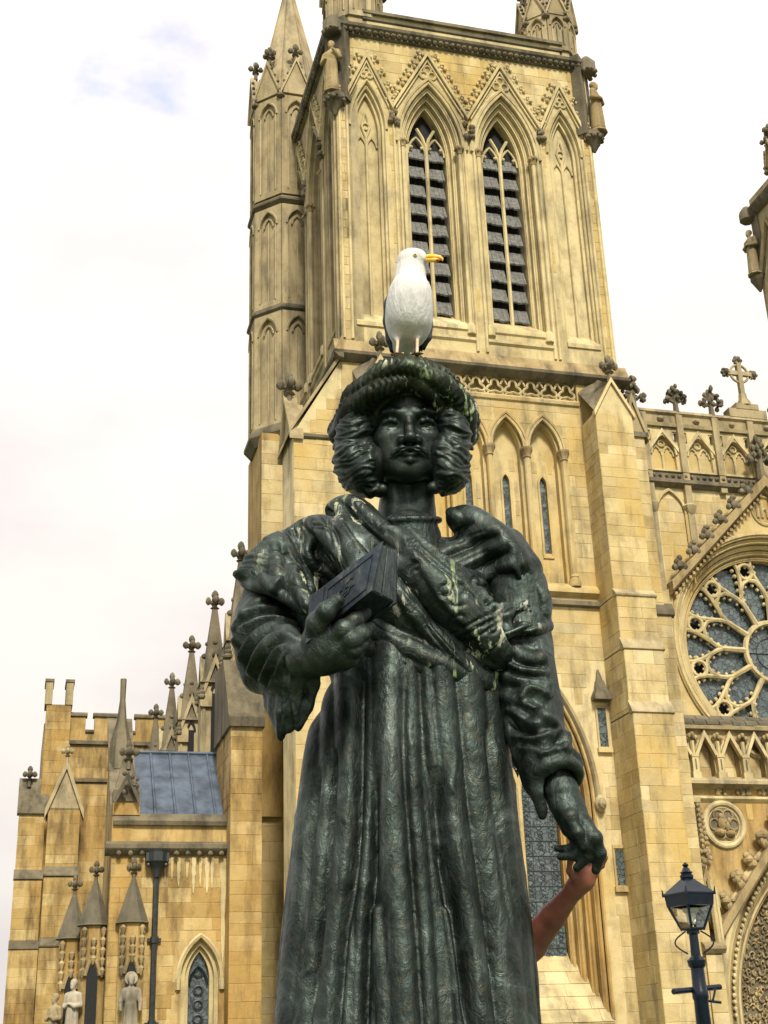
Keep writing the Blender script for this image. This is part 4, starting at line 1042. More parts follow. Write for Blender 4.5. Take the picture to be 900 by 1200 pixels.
d = thing('drainpipe', 'black cast iron drainpipe with hopper head on the aisle wall', 'drainpipe', tuple(church(-5.07, 3.9)), AZ, None, (-5.07, 3.9, 0))
dp.build('pipe', M['iron'], d)
b = MB(AF); b.lathe((-5.07, -.2, 6.75), [(.1, 0), (.14, .15), (.2, .3), (.34, .45), (.36, .7), (.30, .72), (.32, .78)], 8, PI/8)
for sg in (-1, 1): b.blob((-5.07+sg*.26, -.3, 7.1), .08); b.box(-5.07+sg*.3-.04, -5.07+sg*.3+.04, -.4, 0, 7.2, 7.45)
b.build('hopper_head', M['iron'], d)
for z in (4.9, 2.6):
    b = MB(AF); b.lathe((-5.07, -.16, z), [(.12, 0), (.12, .18)], 8); b.box(-5.27, -4.87, -.12, .0, z+.04, z+.14); b.build('bracket', M['iron'], d)

# ------------------------------------------------------------------ pinnacles in a row beyond the aisle
choir = building('choir', 'row of pinnacled stone piers stepping back behind the lead roof', 'church', -2.5, 6)
CZ = M['dark']
for k, (u, v) in enumerate(((-2.2, 6.6), (-2.37, 12), (-2.52, 18), (-2.7, 24), (-2.85, 30))):
    zt = 18.5; z1 = zt-3.6; b = MB(); b.box(u-.5, u+.5, v-.42, v+.5, 0, z1)
    for sg in (-1, 1): b.tube([(u+sg*.4, v-.42, 10), (u+sg*.4, v-.42, z1)], .07, 5)
    pn = b.build('pier', M['grey'], choir)
    b = MB(); b.lathe((u, v, z1-.05), [(.80, 0), (.62, .2), (.13, 3.1)], 4, PI/4); b.build('spire', M['dark'], pn)
    for xf in (face_front(v-.42), face_left(u-.42, v+.42)):
        b = MB(xf); c0 = u if xf((0, 0, 0))[1] == v-.42 else .42
        gable_strip(b, c0, .56, z1-.6, z1+1.1, .12, -.12, .3); b.build('gable', M['grey'], pn)
        b = MB(xf); b.box(c0-.13, c0+.13, -.012, 0, z1-3, z1-.45); archtube(b, c0, z1-.5, .15, arch_c(.15, .4), 0, -.03, .05); b.build('sunk_panel', M['void'], pn)
    b = MB(); finial(b, (u, v, zt-.95), .95); b.build('finial', CZ, pn)
    b = MB()
    for sx in (-1, 1):
        for sy in (-1, 1):
            for q in range(3): b.blob((u+sx*.5, v+sy*.5, z1-.5-.1+q*.16), .17-.03*q, .13)
    for q in range(4): b.blob((u+.25*math.cos(q*PI/2), v+.25*math.sin(q*PI/2), z1+1.6), .1)
    for q in range(4): b.blob((u+.36*math.cos(q*PI/2), v+.36*math.sin(q*PI/2), z1+1.1), .12)
    b.build('crocket', CZ, pn)
    # flying buttress cap towards the choir wall
    b = MB(face_front(v-.3)); b.prism([(u+.3, 9), (u+1.4, 9), (u+1.4, 12.6), (u+.3, 14.2)], 0, .6); b.build('flyer', M['honey'], pn)
    b = MB(face_front(v-.35)); b.strip([(u+.3, 14.6), (u+1.5, 12.9)], [(u+.3, 14.2), (u+1.5, 12.4)], -.12, .8); b.build('flyer_coping', CZ, pn)
MB().box(-1.2, .5, 9.8, 33, 0, 15).build('wall', M['honey'], choir)

# ------------------------------------------------------------------ battlemented building far behind
bat = building('battlemented_chapel', 'battlemented honey stone building at the far left behind the lead roof', 'chapel', -5, 33)
BF = face_front(33.0); bf = []
MB().box(-7.0, 2, 33, 42, 0, 15.3).build('wall', M['honey'], bat)
bf.append((BF, ashlar(-7.0, -1, 7, 15.1, (), .5, .7, 1.4)))
MB().box(-6.98, 2, 33.15, 41.9, 15.3, 17.3).build('parapet', M['honey'], bat); bf.append((face_front(33.15), ashlar(-6.98, -1, 15.45, 17.2, (), .5, .7, 1.3)))
s = MB(BF); bar(s, [(.3, 15.5), (-.12, 15.35), (-.12, 15.22), (.1, 15.15)], -7.2, 2); s.build_each('string_course', M['dark'], bat)
s = MB(BF); bar(s, [(.3, 17.42), (.02, 17.4), (-.02, 17.2), (.3, 17.15)], -7.1, 2); s.build_each('string_course', M['dark'], bat)
for u0, u1, z in ((-7.0, -6.2, 18.9), (-5.75, -4.4, 18.9), (-3.6, -1.5, 18.9), (-.5, .8, 18.9)):
    b = MB(); b.box(u0, u1, 33.15, 33.6, 17.3, z-.2); m_ = b.build('merlon', M['honey'], bat)
    b = MB(face_front(33.15)); bar(b, [(-.1, z-.2), (-.1, z-.08), (.2, z+.06), (.55, z-.08), (.55, z-.2)], u0-.08, u1+.08); b.build('coping', M['dark'], m_)
for u0, u1 in ((-6.2, -5.75), (-4.4, -3.6), (-1.5, -.5)):
    b = MB(face_front(33.15)); bar(b, [(-.08, 17.85), (-.08, 17.95), (.2, 18.05), (.5, 17.85)], u0, u1); b.build('coping', M['dark'], bat); MB().box(u0, u1, 33.17, 33.58, 17.3, 17.86).build('crenel', M['honey'], bat)
b = MB(); b.box(-8.25, -7.0, 32.8, 34.2, 0, 19.2); tu = b.build('corner_turret', M['honey'], bat); bf.append((face_front(32.8), ashlar(-8.25, -7.0, 15, 19, (), .5, .6, 1.0)))
for u0, u1 in ((-8.35, -7.98), (-7.3, -6.93)):
    b = MB(); b.box(u0, u1, 32.75, 34.3, 19.2, 20.4); b.build('merlon', M['grey'], tu); b = MB(); b.box(u0-.05, u1+.05, 32.7, 34.35, 20.402, 20.55); b.build('coping', M['dark'], tu)
for k in range(5):
    b = MB(); b.box(-8.3, -7.9, 35+k*1.6, 35.9+k*1.6, 17.4, 18.7); b.build('merlon', M['grey'], bat)
MB().box(-8.3, -7.9, 34, 42.5, 0, 17.4).build('side_wall', M['grey'], bat)
for u0, u1, d0, gz in ((-9.25, -7.95, 32.6, 0), (-7.85, -6.3, 31.4, 1)):
    b = MB(); b.box(u0, u1, d0, 33.2, 0, 13.6); b.box(u0-.02, u1+.02, d0-.3, 33.2, 0, 10.2); b.box(u0-.04, u1+.04, d0-.6, 33.2, 0, 7.0); bt = b.build('buttress', M['honey'], bat)
    bf += [(face_front(d0), ashlar(u0, u1, 10.9, 13.3, (), .5, .6, 1.2)), (face_front(d0-.3), ashlar(u0-.02, u1+.02, 7.4, 10.1, (), .5, .6, 1.2)), (face_front(d0-.6), ashlar(u0-.04, u1+.04, 3, 6.9, (), .5, .6, 1.2))]
    c = MB(face_front(d0)); setoff(c, u0, u1, 10.3, 0, -.3, .6); setoff(c, u0, u1, 7.0, -.3, -.6, .5); c.build_each('offset', M['dark'], bt)
    c = MB(face_front(d0))
    if gz:
        c.prism([(u0, 13.5), (u1, 13.5), ((u0+u1)/2, 15.6)], 0, 1); gable_strip(c, (u0+u1)/2, .95, 13.5, 16.0, .16, -.15, .5); finial(c, ((u0+u1)/2, .1, 15.9), .8)
    else:
        bar(c, [(-.15, 13.5), (-.15, 13.8), (.6, 15.4), (.6, 13.5)], u0-.1, u1+.1); finial(c, (u0+.4, .3, 14.9), .9)
    c.build('gable', M['grey'] if gz else M['dark'], bt)
lay_stones(bat, bf, M['honey'])
# ------------------------------------------------------------------ solid modelling on a distance grid
class Grid:
    def __init__(s, lo, hi, h):
        s.lo = np.array(lo, float); s.h = h; s.n = np.ceil((np.array(hi, float)-s.lo)/h).astype(int)+1
        s.D = np.full(s.n, 1e3, np.float32)
        s.ax = [s.lo[i]+h*np.arange(s.n[i]) for i in range(3)]
    def sub(s, lo, hi):
        a = np.clip(np.floor((np.asarray(lo)-s.lo)/s.h).astype(int), 0, s.n); b = np.clip(np.ceil((np.asarray(hi)-s.lo)/s.h).astype(int)+1, 0, s.n)
        sl = tuple(slice(a[i], b[i]) for i in range(3))
        return sl, s.ax[0][sl[0]][:, None, None], s.ax[1][sl[1]][None, :, None], s.ax[2][sl[2]][None, None, :]
    def put(s, sl, d, k, op):
        A = s.D[sl]
        if A.size == 0: return
        d = d.astype(np.float32)
        if op == '+':
            if k > 0:
                hh = np.maximum(k-np.abs(A-d), 0)/k; s.D[sl] = np.minimum(A, d)-hh*hh*k*.25
            else: s.D[sl] = np.minimum(A, d)
        else:
            d = -d
            if k > 0:
                hh = np.maximum(k-np.abs(A-d), 0)/k; s.D[sl] = np.maximum(A, d)+hh*hh*k*.25
            else: s.D[sl] = np.maximum(A, d)
    def cap(s, a, b, ra, rb=None, k=.02, op='+'):
        a = np.asarray(a, float); b = np.asarray(b, float); rb = ra if rb is None else rb; R = max(ra, rb); m = R+k+3*s.h
        sl, X, Y, Z = s.sub(np.minimum(a, b)-m, np.maximum(a, b)+m); ab = b-a; L = ab@ab+1e-12
        t = np.clip(((X-a[0])*ab[0]+(Y-a[1])*ab[1]+(Z-a[2])*ab[2])/L, 0, 1)
        d = np.sqrt((X-a[0]-t*ab[0])**2+(Y-a[1]-t*ab[1])**2+(Z-a[2]-t*ab[2])**2)-(ra+(rb-ra)*t)
        s.put(sl, d, k, op); return s
    def chain(s, pts, r, k=.02, op='+'):
        n = len(pts); rr = r if isinstance(r, (list, tuple)) else [r]*n
        for i in range(n-1): s.cap(pts[i], pts[i+1], rr[i], rr[i+1], k, op)
        return s
    def ell(s, c, r, k=.03, op='+', rot=None):
        c = np.asarray(c, float); r = np.asarray(r, float)*np.ones(3); m = r.max()+k+3*s.h
        sl, X, Y, Z = s.sub(c-m, c+m); x, y, z = X-c[0], Y-c[1], Z-c[2]
        if rot is not None:
            Rm = np.array(rot, float).T
            x, y, z = [Rm[i, 0]*x+Rm[i, 1]*y+Rm[i, 2]*z for i in range(3)]
        q = np.sqrt((x/r[0])**2+(y/r[1])**2+(z/r[2])**2); g = np.sqrt((x/r[0]**2)**2+(y/r[1]**2)**2+(z/r[2]**2)**2)+1e-9
        s.put(sl, q*(q-1)/g, k, op); return s
    def hit(s, px, py, y0=2.6, y1=5.4):      # where the sight line of a pixel meets the solid
        d = cray(px, py); t = np.arange(y0, y1, .002)/d[1]; P = CAM+d*t[:, None]
        q = np.round((P-s.lo)/s.h).astype(int); ok = ((q >= 0) & (q < s.n)).all(1); q[~ok] = 0
        v = s.D[q[:, 0], q[:, 1], q[:, 2]]; v[~ok] = 1
        i = np.argmax(v < 0)
        return (P[i], d) if v[i] < 0 else (None, d)
    def ridge(s, pts, r, inset=.55, k=None, op='+', n=6):  # a fold drawn along the surface
        k = r*.8 if k is None else k; out = []
        P = smooth_pts([np.array(p, float) for p in pts], n); m = len(P)
        rr = r if isinstance(r, (int, float)) else None
        for i, p in enumerate(P):
            h, d = s.hit(p[0], p[1])
            if h is None: continue
            t = i/(m-1); w = r*min(1, .35+3*min(t, 1-t)); out.append((h+d*w*inset, w))
        for (a, ra), (b, rb) in zip(out, out[1:]):
            if np.linalg.norm(a-b) < .09: s.cap(a, b, ra, rb, k, op)
        return s
    def mesh(s, name, mat, parent=None, smooth_it=1, origin=(0, 0, 0), disp=None):
        v, f = surface_nets(s.D, s.lo, s.h)
        if smooth_it and len(v):
            e = np.concatenate([f[:, [0, 1]], f[:, [1, 2]], f[:, [2, 3]], f[:, [3, 0]]])
            for _ in range(smooth_it):
                acc = np.zeros_like(v); cnt = np.zeros(len(v))
                for c in range(3): acc[:, c] = np.bincount(e[:, 0], v[e[:, 1], c], len(v))+np.bincount(e[:, 1], v[e[:, 0], c], len(v))
                cnt = np.bincount(e[:, 0], minlength=len(v))+np.bincount(e[:, 1], minlength=len(v)); v = v*.5+.5*acc/cnt[:, None]
        v = v-np.array(origin)
        return np_mesh(name, v, f, mat, parent)
def np_mesh(name, v, f, mat, parent=None):
    me = bpy.data.meshes.new(name); n = f.shape[1]
    me.vertices.add(len(v)); me.vertices.foreach_set('co', np.ascontiguousarray(v, np.float32).ravel())
    me.loops.add(len(f)*n); me.loops.foreach_set('vertex_index', np.ascontiguousarray(f, np.int32).ravel())
    me.polygons.add(len(f)); me.polygons.foreach_set('loop_start', np.arange(0, len(f)*n, n, dtype=np.int32))
    me.polygons.foreach_set('use_smooth', np.ones(len(f), bool))
    me.update(calc_edges=True); me.validate(); me.materials.append(mat)
    return link(me, name, parent)
def surface_nets(D, lo, h):
    S = D < 0
    n = np.array(D.shape)-1
    cnt = np.zeros(n, np.int8)
    for i in (0, 1):
        for j in (0, 1):
            for k in (0, 1): cnt += S[i:n[0]+i, j:n[1]+j, k:n[2]+k]
    act = np.argwhere((cnt > 0) & (cnt < 8)); idx = np.full(n, -1, np.int32); idx[tuple(act.T)] = np.arange(len(act))
    corner = [(i, j, k) for i in (0, 1) for j in (0, 1) for k in (0, 1)]
    V = {c: D[act[:, 0]+c[0], act[:, 1]+c[1], act[:, 2]+c[2]].astype(float) for c in corner}
    acc = np.zeros((len(act), 3)); m = np.zeros(len(act))
    for a in corner:
        for ax in range(3):
            if a[ax]: continue
            b = list(a); b[ax] = 1; b = tuple(b); x = (V[a] < 0) != (V[b] < 0); t = V[a]/(V[a]-V[b]+1e-12)
            t = np.clip(np.where(x, t, 0), 0, 1)
            for c in range(3): acc[:, c] += np.where(x, a[c]+(t if c == ax else 0), 0)
            m += x
    v = lo+h*(act+acc/m[:, None]); F = []
    for ax in range(3):
        o1, o2 = (ax+1) % 3, (ax+2) % 3
        sl0 = [slice(None)]*3; sl1 = [slice(None)]*3; sl0[ax] = slice(0, -1); sl1[ax] = slice(1, None)
        A = S[tuple(sl0)]; B = S[tuple(sl1)]
        for flip in (False, True):
            e = np.argwhere((A & ~B) if not flip else (~A & B))
            e = e[(e[:, o1] > 0) & (e[:, o2] > 0) & (e[:, o1] < n[o1]) & (e[:, o2] < n[o2])]
            q = []
            for d1, d2 in ((1, 1), (0, 1), (0, 0), (1, 0)):
                c = e.copy(); c[:, o1] -= d1; c[:, o2] -= d2; q.append(idx[tuple(c.T)])
            q = np.stack(q if not flip else q[::-1], 1); F.append(q[(q >= 0).all(1)])
    return v, np.concatenate(F)
def smooth_pts(P, n=6):                    # Catmull-Rom through the points
    if len(P) < 3: return [P[0]+(P[-1]-P[0])*t/n for t in range(n+1)]
    Q = [2*P[0]-P[1]]+P+[2*P[-1]-P[-2]]; out = []
    for i in range(1, len(Q)-2):
        a, b, c, d = Q[i-1:i+3]
        for j in range(n):
            t = j/n; out.append(.5*(2*b+(c-a)*t+(2*a-5*b+4*c-d)*t*t+(3*b-a-3*c+d)*t**3))
    return out+[Q[-2]]

def project(v):
    d = v-CAM; z = d@cF; return 450+FPX*(d@cR)/z, 600-FPX*(d@cU)/z
class Relief:                 # depth of carved folds, drawn over the part of a figure seen in the photograph and cut into the surface
    S = 2
    def __init__(s, x0, y0, x1, y1):
        s.b = (x0, y0, x1, y1); s.H = np.zeros(((y1-y0)*s.S, (x1-x0)*s.S), np.float32)
    def field(s, pts, m):
        P = np.array(smooth_pts([np.array(p, float) for p in pts], 5)); lo = P.min(0)-m; hi = P.max(0)+m
        i0, j0 = [int(max(0, (lo[k]-s.b[k])*s.S)) for k in (0, 1)]; i1 = int(min(s.H.shape[1], (hi[0]-s.b[0])*s.S+1)); j1 = int(min(s.H.shape[0], (hi[1]-s.b[1])*s.S+1))
        if i1 <= i0 or j1 <= j0: return None
        X = s.b[0]+(np.arange(i0, i1)+.5)/s.S; Y = s.b[1]+(np.arange(j0, j1)+.5)/s.S; X, Y = np.meshgrid(X, Y)
        best = np.full(X.shape, 1e9); sg = np.zeros(X.shape); tt = np.zeros(X.shape); n = len(P)-1
        for k in range(n):
            a, b = P[k], P[k+1]; d = b-a; L = d@d+1e-9; t = np.clip(((X-a[0])*d[0]+(Y-a[1])*d[1])/L, 0, 1)
            ex, ey = X-a[0]-t*d[0], Y-a[1]-t*d[1]; q = ex*ex+ey*ey; u = q < best
            best = np.where(u, q, best); sg = np.where(u, d[0]*ey-d[1]*ex, sg); tt = np.where(u, (k+t)/n, tt)
        return (slice(j0, j1), slice(i0, i1)), np.sqrt(best), sg, tt
    def taper(s, t, e): return np.clip(np.minimum(t, 1-t)/e, 0, 1)**.6 if e else 1
    def roll(s, pts, w, h, e=.12, add=False):
        f = s.field(pts, w+1)
        if f is None: return s
        sl, d, sg, t = f; k = s.taper(t, e); z = h*.78*k*np.maximum(0, 1-(d/(1.2*w*(.45+.55*k)))**2)**.72
        s.H[sl] = s.H[sl]+z if add else np.maximum(s.H[sl], z); return s
    def crest(s, pts, w, h, e=.2, p=1.6):
        f = s.field(pts, w+1)
        if f is None: return s
        sl, d, sg, t = f; s.H[sl] += h*s.taper(t, e)*np.maximum(0, 1-d/w)**p; return s
    def groove(s, pts, w, h, e=.15):
        f = s.field(pts, 3*w)
        if f is None: return s
        sl, d, sg, t = f; s.H[sl] -= h*s.taper(t, e)*np.exp(-(d/w)**2); return s
    def crease(s, pts, w, h, e=.25):             # a sharp valley between two soft folds
        f = s.field(pts, 4*w)
        if f is None: return s
        sl, d, sg, t = f; s.H[sl] -= h*s.taper(t, e)*np.exp(-d/w); return s
    def step(s, pts, w, h, side=1, e=.1):        # an edge of cloth: raised on one side of the line, dropping sharply on the other
        f = s.field(pts, 3*w)
        if f is None: return s
        sl, d, sg, t = f; on = 1/(1+np.exp(-np.clip(np.sign(sg*side)*d/.5, -30, 30)))
        s.H[sl] += h*s.taper(t, e)*np.exp(-(d/w)**1.3)*on; return s
    def layer(s, poly, h):
        P = smooth_pts([np.array(p, float) for p in list(poly)+[poly[0]]], 4); P = [tuple(p) for p in P]
        lo = np.min(P, 0); hi = np.max(P, 0); i0, j0 = [int(max(0, (lo[k]-s.b[k])*s.S)) for k in (0, 1)]; i1 = int(min(s.H.shape[1], (hi[0]-s.b[0])*s.S+1)); j1 = int(min(s.H.shape[0], (hi[1]-s.b[1])*s.S+1))
        X = s.b[0]+(np.arange(i0, i1)+.5)/s.S; Y = s.b[1]+(np.arange(j0, j1)+.5)/s.S; X, Y = np.meshgrid(X, Y); c = np.zeros(X.shape, bool)
        for k in range(len(P)):
            x1, y1 = P[k]; x2, y2 = P[k-1]
            if y1 != y2: c ^= ((y1 > Y) != (y2 > Y)) & (X < (x2-x1)*(Y-y1)/(y2-y1)+x1)
        s.H[j0:j1, i0:i1] += h*c; return s
    def blur(s, n=1):
        for _ in range(n):
            for ax in (0, 1):
                p = np.pad(s.H, [(1, 1) if a == ax else (0, 0) for a in (0, 1)], 'edge')
                s.H = (.25*np.take(p, range(0, s.H.shape[ax]), ax)+.5*s.H+.25*np.take(p, range(2, s.H.shape[ax]+2), ax)).astype(np.float32)
        return s
    def sample(s, v):
        x, y = project(v); X = np.clip((x-s.b[0])*s.S-.5, 0, s.H.shape[1]-1.001); Y = np.clip((y-s.b[1])*s.S-.5, 0, s.H.shape[0]-1.001)
        i = X.astype(int); j = Y.astype(int); fx, fy = X-i, Y-j; H = s.H
        return (H[j, i]*(1-fx)+H[j, i+1]*fx)*(1-fy)+(H[j+1, i]*(1-fx)+H[j+1, i+1]*fx)*fy
def tri(D, lo, h, p):
    q = np.clip((p-lo)/h, 0, np.array(D.shape)-1.001); i = q.astype(int); f = q-i; o = 0
    for a in (0, 1):
        for b in (0, 1):
            for c in (0, 1):
                w = (f[:, 0] if a else 1-f[:, 0])*(f[:, 1] if b else 1-f[:, 1])*(f[:, 2] if c else 1-f[:, 2]); o = o+w*D[i[:, 0]+a, i[:, 1]+b, i[:, 2]+c]
    return o
def sdf_normals(G, v, e=2.5):
    g = np.stack([tri(G.D, G.lo, G.h, v+np.eye(3)[k]*e*G.h)-tri(G.D, G.lo, G.h, v-np.eye(3)[k]*e*G.h) for k in range(3)], 1)
    return g/(np.linalg.norm(g, axis=1)[:, None]+1e-9)
def np_smooth(v, f, it, wgt=.5):
    e = np.concatenate([f[:, [0, 1]], f[:, [1, 2]], f[:, [2, 3]], f[:, [3, 0]]])
    for _ in range(it):
        acc = np.stack([np.bincount(e[:, 0], v[e[:, 1], c], len(v))+np.bincount(e[:, 1], v[e[:, 0], c], len(v)) for c in range(3)], 1)
        cnt = np.bincount(e[:, 0], minlength=len(v))+np.bincount(e[:, 1], minlength=len(v)); v = v*(1-wgt)+wgt*acc/np.maximum(cnt, 1)[:, None]
    return v
def carve(G, rel, name, mat, parent, org):
    v, f = surface_nets(G.D, G.lo, G.h); v = np_smooth(v, f, 3); n = sdf_normals(G, v)
    c = CAM-v; c /= np.linalg.norm(c, axis=1)[:, None]; w = np.clip(((n*c).sum(1)+.15)/.35, 0, 1)
    v = v+n*(rel.sample(v)*w)[:, None]; v = np_smooth(v, f, 1, .35)
    return np_mesh(name, v-np.array(org), f, mat, parent)
def bbox(pts, m): P = np.array(pts); return P.min(0)-m, P.max(0)+m

# ------------------------------------------------------------------ bronze
def bronze(name, drop=0., pat=None, base=((.014, .021, .018), (.044, .061, .054), (.17, .21, .195)), rough=.45, bs=.45):
    mt, nt, b = newmat(name)
    c = ramp(nt, noise(nt, 6, 8, .68, dist=.8), [(.36, base[0]), (.55, base[1]), (.78, base[2])]).outputs[0]
    c = mixc(nt, ramp(nt, noise(nt, 7, 4, .6, (3.2, 3.2, .32)), [(.56, (0, 0, 0)), (.74, (.40,)*3)]).outputs[0], c, (.20, .235, .22))     # pale rain streaks
    c2 = ramp(nt, noise(nt, 30, 5, .7), [(.5, (0, 0, 0)), (.75, (.6,)*3)]).outputs[0]
    c = mixc(nt, c2, c, (.075, .068, .045))
    b.inputs['Metallic'].default_value = .8
    r = ramp(nt, noise(nt, 14, 5, .65), [(.3, (rough-.1,)*3), (.7, (rough+.2,)*3)]).outputs[0]
    if drop:
        w = ramp(nt, noise(nt, 9, 5, .62, (2.6, 2.6, .34), dist=.4), [(.655-drop*.09, (0, 0, 0)), (.69-drop*.09, (1, 1, 1))]).outputs[0]
        w2 = ramp(nt, noise(nt, 3.2, 3, .5), [(.46, (0, 0, 0)), (.56, (1, 1, 1))]).outputs[0]
        w = math_(nt, 'MULTIPLY', w, w2)
        w = math_(nt, 'MULTIPLY', w, ramp(nt, noise(nt, 60, 3, .6), [(.35, (.35,)*3), (.55, (1, 1, 1))]).outputs[0])
        c = mixc(nt, w, c, ramp(nt, noise(nt, 6, 3), [(.42, (.25, .33, .16)), (.58, (.50, .49, .38))]).outputs[0])
        nt.links.new(math_(nt, 'MULTIPLY', math_(nt, 'SUBTRACT', 1.0, w), .8), b.inputs['Metallic'])
        r = math_(nt, 'ADD', r, math_(nt, 'MULTIPLY', w, .4))
    nt.links.new(r, b.inputs['Roughness']); nt.links.new(c, b.inputs['Base Color'])
    n1 = bump(nt, b, noise(nt, 38, 5, .6, (1, 1, .6), dist=.8), bs, .012)
    n2 = bump(nt, b, noise(nt, 150, 3, .6), bs*.5, .003, n1)
    if pat == 'paisley':
        g = nt.nodes.new('ShaderNodeNewGeometry')
        mpp = nt.nodes.new('ShaderNodeMapping'); mpp.inputs['Rotation'].default_value = (.3, .8, .2); nt.links.new(g.outputs['Position'], mpp.inputs[0])
        wv = nd(nt, 'ShaderNodeTexVoronoi', Scale=11.0); nt.links.new(mpp.outputs[0], wv.inputs['Vector'])
        e = math_(nt, 'SINE', math_(nt, 'MULTIPLY', wv.outputs['Distance'], 34.0))
        bump(nt, b, ramp(nt, e, [(.35, (0, 0, 0)), (.65, (1, 1, 1))]).outputs[0], .35, .006, n2)
    return mt
M['bronze'] = bronze('bronze', bs=.55); M['bronze_face'] = bronze('bronze_polished', rough=.44, base=((.013, .020, .017), (.034, .047, .042), (.13, .165, .15)), bs=.18)
M['bronze_shawl'] = bronze('bronze_shawl', .85, 'paisley', bs=.3); M['bronze_turban'] = bronze('bronze_turban', .95, base=((.007, .010, .007), (.028, .038, .024), (.11, .135, .08)), rough=.46, bs=.3)
M['bronze_book'] = bronze('bronze_book', base=((.016, .023, .029), (.036, .050, .062), (.11, .14, .16)), rough=.40, bs=.25)

SY = 4.0
statue = thing('bronze_statue', 'dark green bronze statue of a robed man in a turban clasping a book', 'statue', (0.02, SY, 1.15))
SO = (0.02, SY, 1.15); OFF[statue.name] = SO
def sp(px, py, Y=SY): return at(px, py, Y)

# ---- robe
lo, hi = np.array([-.62, 3.5, 1.2]), np.array([.66, 4.5, 3.05])
G = Grid(lo, hi, .006)
prof = [(730, 410, 585, .17), (780, 398, 592, .20), (860, 362, 594, .225), (900, 352, 601, .24), (1000, 341, 610, .265), (1080, 334, 618, .285), (1200, 321, 628, .315), (1320, 308, 636, .34)]
P0 = []
for y, xa, xb, dep in prof:
    a, b = sp(xa, y), sp(xb, y); P0.append((a[2], (a[0]+b[0])/2, (b[0]-a[0])/2, dep))
P0.sort()
zs_, cx_, hw_, dp_ = [np.array(q) for q in zip(*P0)]
X, Y, Z = G.ax[0][:, None, None], G.ax[1][None, :, None], G.ax[2][None, None, :]
zz = G.ax[2]; cx = np.interp(zz, zs_, cx_)[None, None, :]; hw = (np.interp(zz, zs_, hw_)-.016)[None, None, :]; dp = np.interp(zz, zs_, dp_)[None, None, :]
q = np.sqrt(((X-cx)/hw)**2+((Y-SY)/dp)**2); gg = np.sqrt(((X-cx)/hw**2)**2+((Y-SY)/dp**2)**2)+1e-6
G.D = (q*(q-1)/gg).astype(np.float32)
G.D = np.maximum(G.D, np.maximum(1.25-Z, Z-3.0).astype(np.float32))
base_robe = G.D.copy()
Rb = Relief(310, 715, 640, 1240)
for pts, w, h in (([(370, 725), (370, 860), (353, 1000), (341, 1110), (332, 1235)], 9, .030), ([(388, 725), (388, 845), (377, 990), (362, 1120), (352, 1235)], 9, .030), ([(411, 725), (411, 800), (409, 930), (399, 1060), (382, 1235)], 15, .045),
                  ([(437, 725), (437, 840), (434, 960), (424, 1090), (416, 1235)], 8, .026), ([(457, 725), (457, 780), (457, 900), (463, 1000), (470, 1100), (480, 1235)], 18, .058), ([(481, 725), (481, 785), (482, 890), (490, 1000), (498, 1100), (504, 1235)], 9, .032),
                  ([(499, 725), (499, 780), (504, 850), (512, 930), (520, 1000)], 6.5, .030), ([(516, 725), (516, 785), (524, 880), (532, 970), (549, 1090), (566, 1235)], 14, .044), ([(547, 725), (547, 790), (557, 900), (570, 1000), (587, 1100), (602, 1235)], 15, .046),
                  ([(574, 725), (574, 800), (587, 920), (599, 1010), (611, 1100), (622, 1235)], 11, .036), ([(532, 870), (543, 960), (553, 1040)], 5, .02), ([(404, 1050), (410, 1130), (408, 1235)], 9, .030), ([(440, 1060), (448, 1140), (452, 1235)], 9, .030), ([(526, 1060), (536, 1140), (544, 1235)], 8, .026),
                  ([(585, 1080), (592, 1150), (598, 1235)], 7, .02)): Rb.roll(pts, w, h, .04)
for pts, w, h in (([(424, 725), (424, 860), (420, 990), (407, 1100), (396, 1235)], 4, .030), ([(444, 900), (440, 1010), (430, 1120), (428, 1235)], 4, .030), ([(508, 900), (518, 1000), (536, 1100), (552, 1235)], 6, .045), ([(472, 810), (473, 900), (480, 1010), (488, 1120), (494, 1235)], 3, .020),
                  ([(564, 850), (577, 970), (592, 1100)], 3.5, .024), ([(380, 900), (366, 1030), (350, 1200)], 3.5, .026), ([(398, 880), (390, 1000), (372, 1180)], 4, .028)): Rb.groove(pts, w, h)
for k in range(60):      # small dents and creases of the cast cloth
    x = rnd.uniform(340, 615); y = rnd.uniform(830, 1210); Rb.crest([(x, y), (x+rnd.uniform(-8, 8), y+rnd.uniform(8, 30)), (x+rnd.uniform(-9, 9), y+rnd.uniform(30, 60))], rnd.uniform(3, 6), rnd.uniform(-.006, .007))
Rb.blur(2)
for k in range(14):     # folds round the back
    th = .15+2.85*k/13; c, s_ = math.cos(th), math.sin(th)
    i = lambda z: (np.interp(z, zs_, cx_)+(np.interp(z, zs_, hw_)-.042)*c, SY+np.interp(z, zs_, dp_)*s_*.98, z)
    G.chain([i(2.8), i(2.3), i(1.8), i(1.3)], [.02, .03, .04, .045], .04)
carve(G, Rb, 'robe', M['bronze'], statue, SO)

# ---- torso with the shawl
G = Grid((-.62, 3.48, 2.45), (.66, 4.4, 3.45), .0045)
G.ell(sp(484, 752), (.250, .190, .34), .05); G.ell(sp(492, 795), (.262, .205, .20), .08)
G.cap(sp(402, 664), sp(562, 664), .09, .095, .06)
G.cap(sp(346, 664), sp(340, 695), .098, .098, .03); G.cap(sp(592, 668), sp(604, 704), .10, .08, .03)
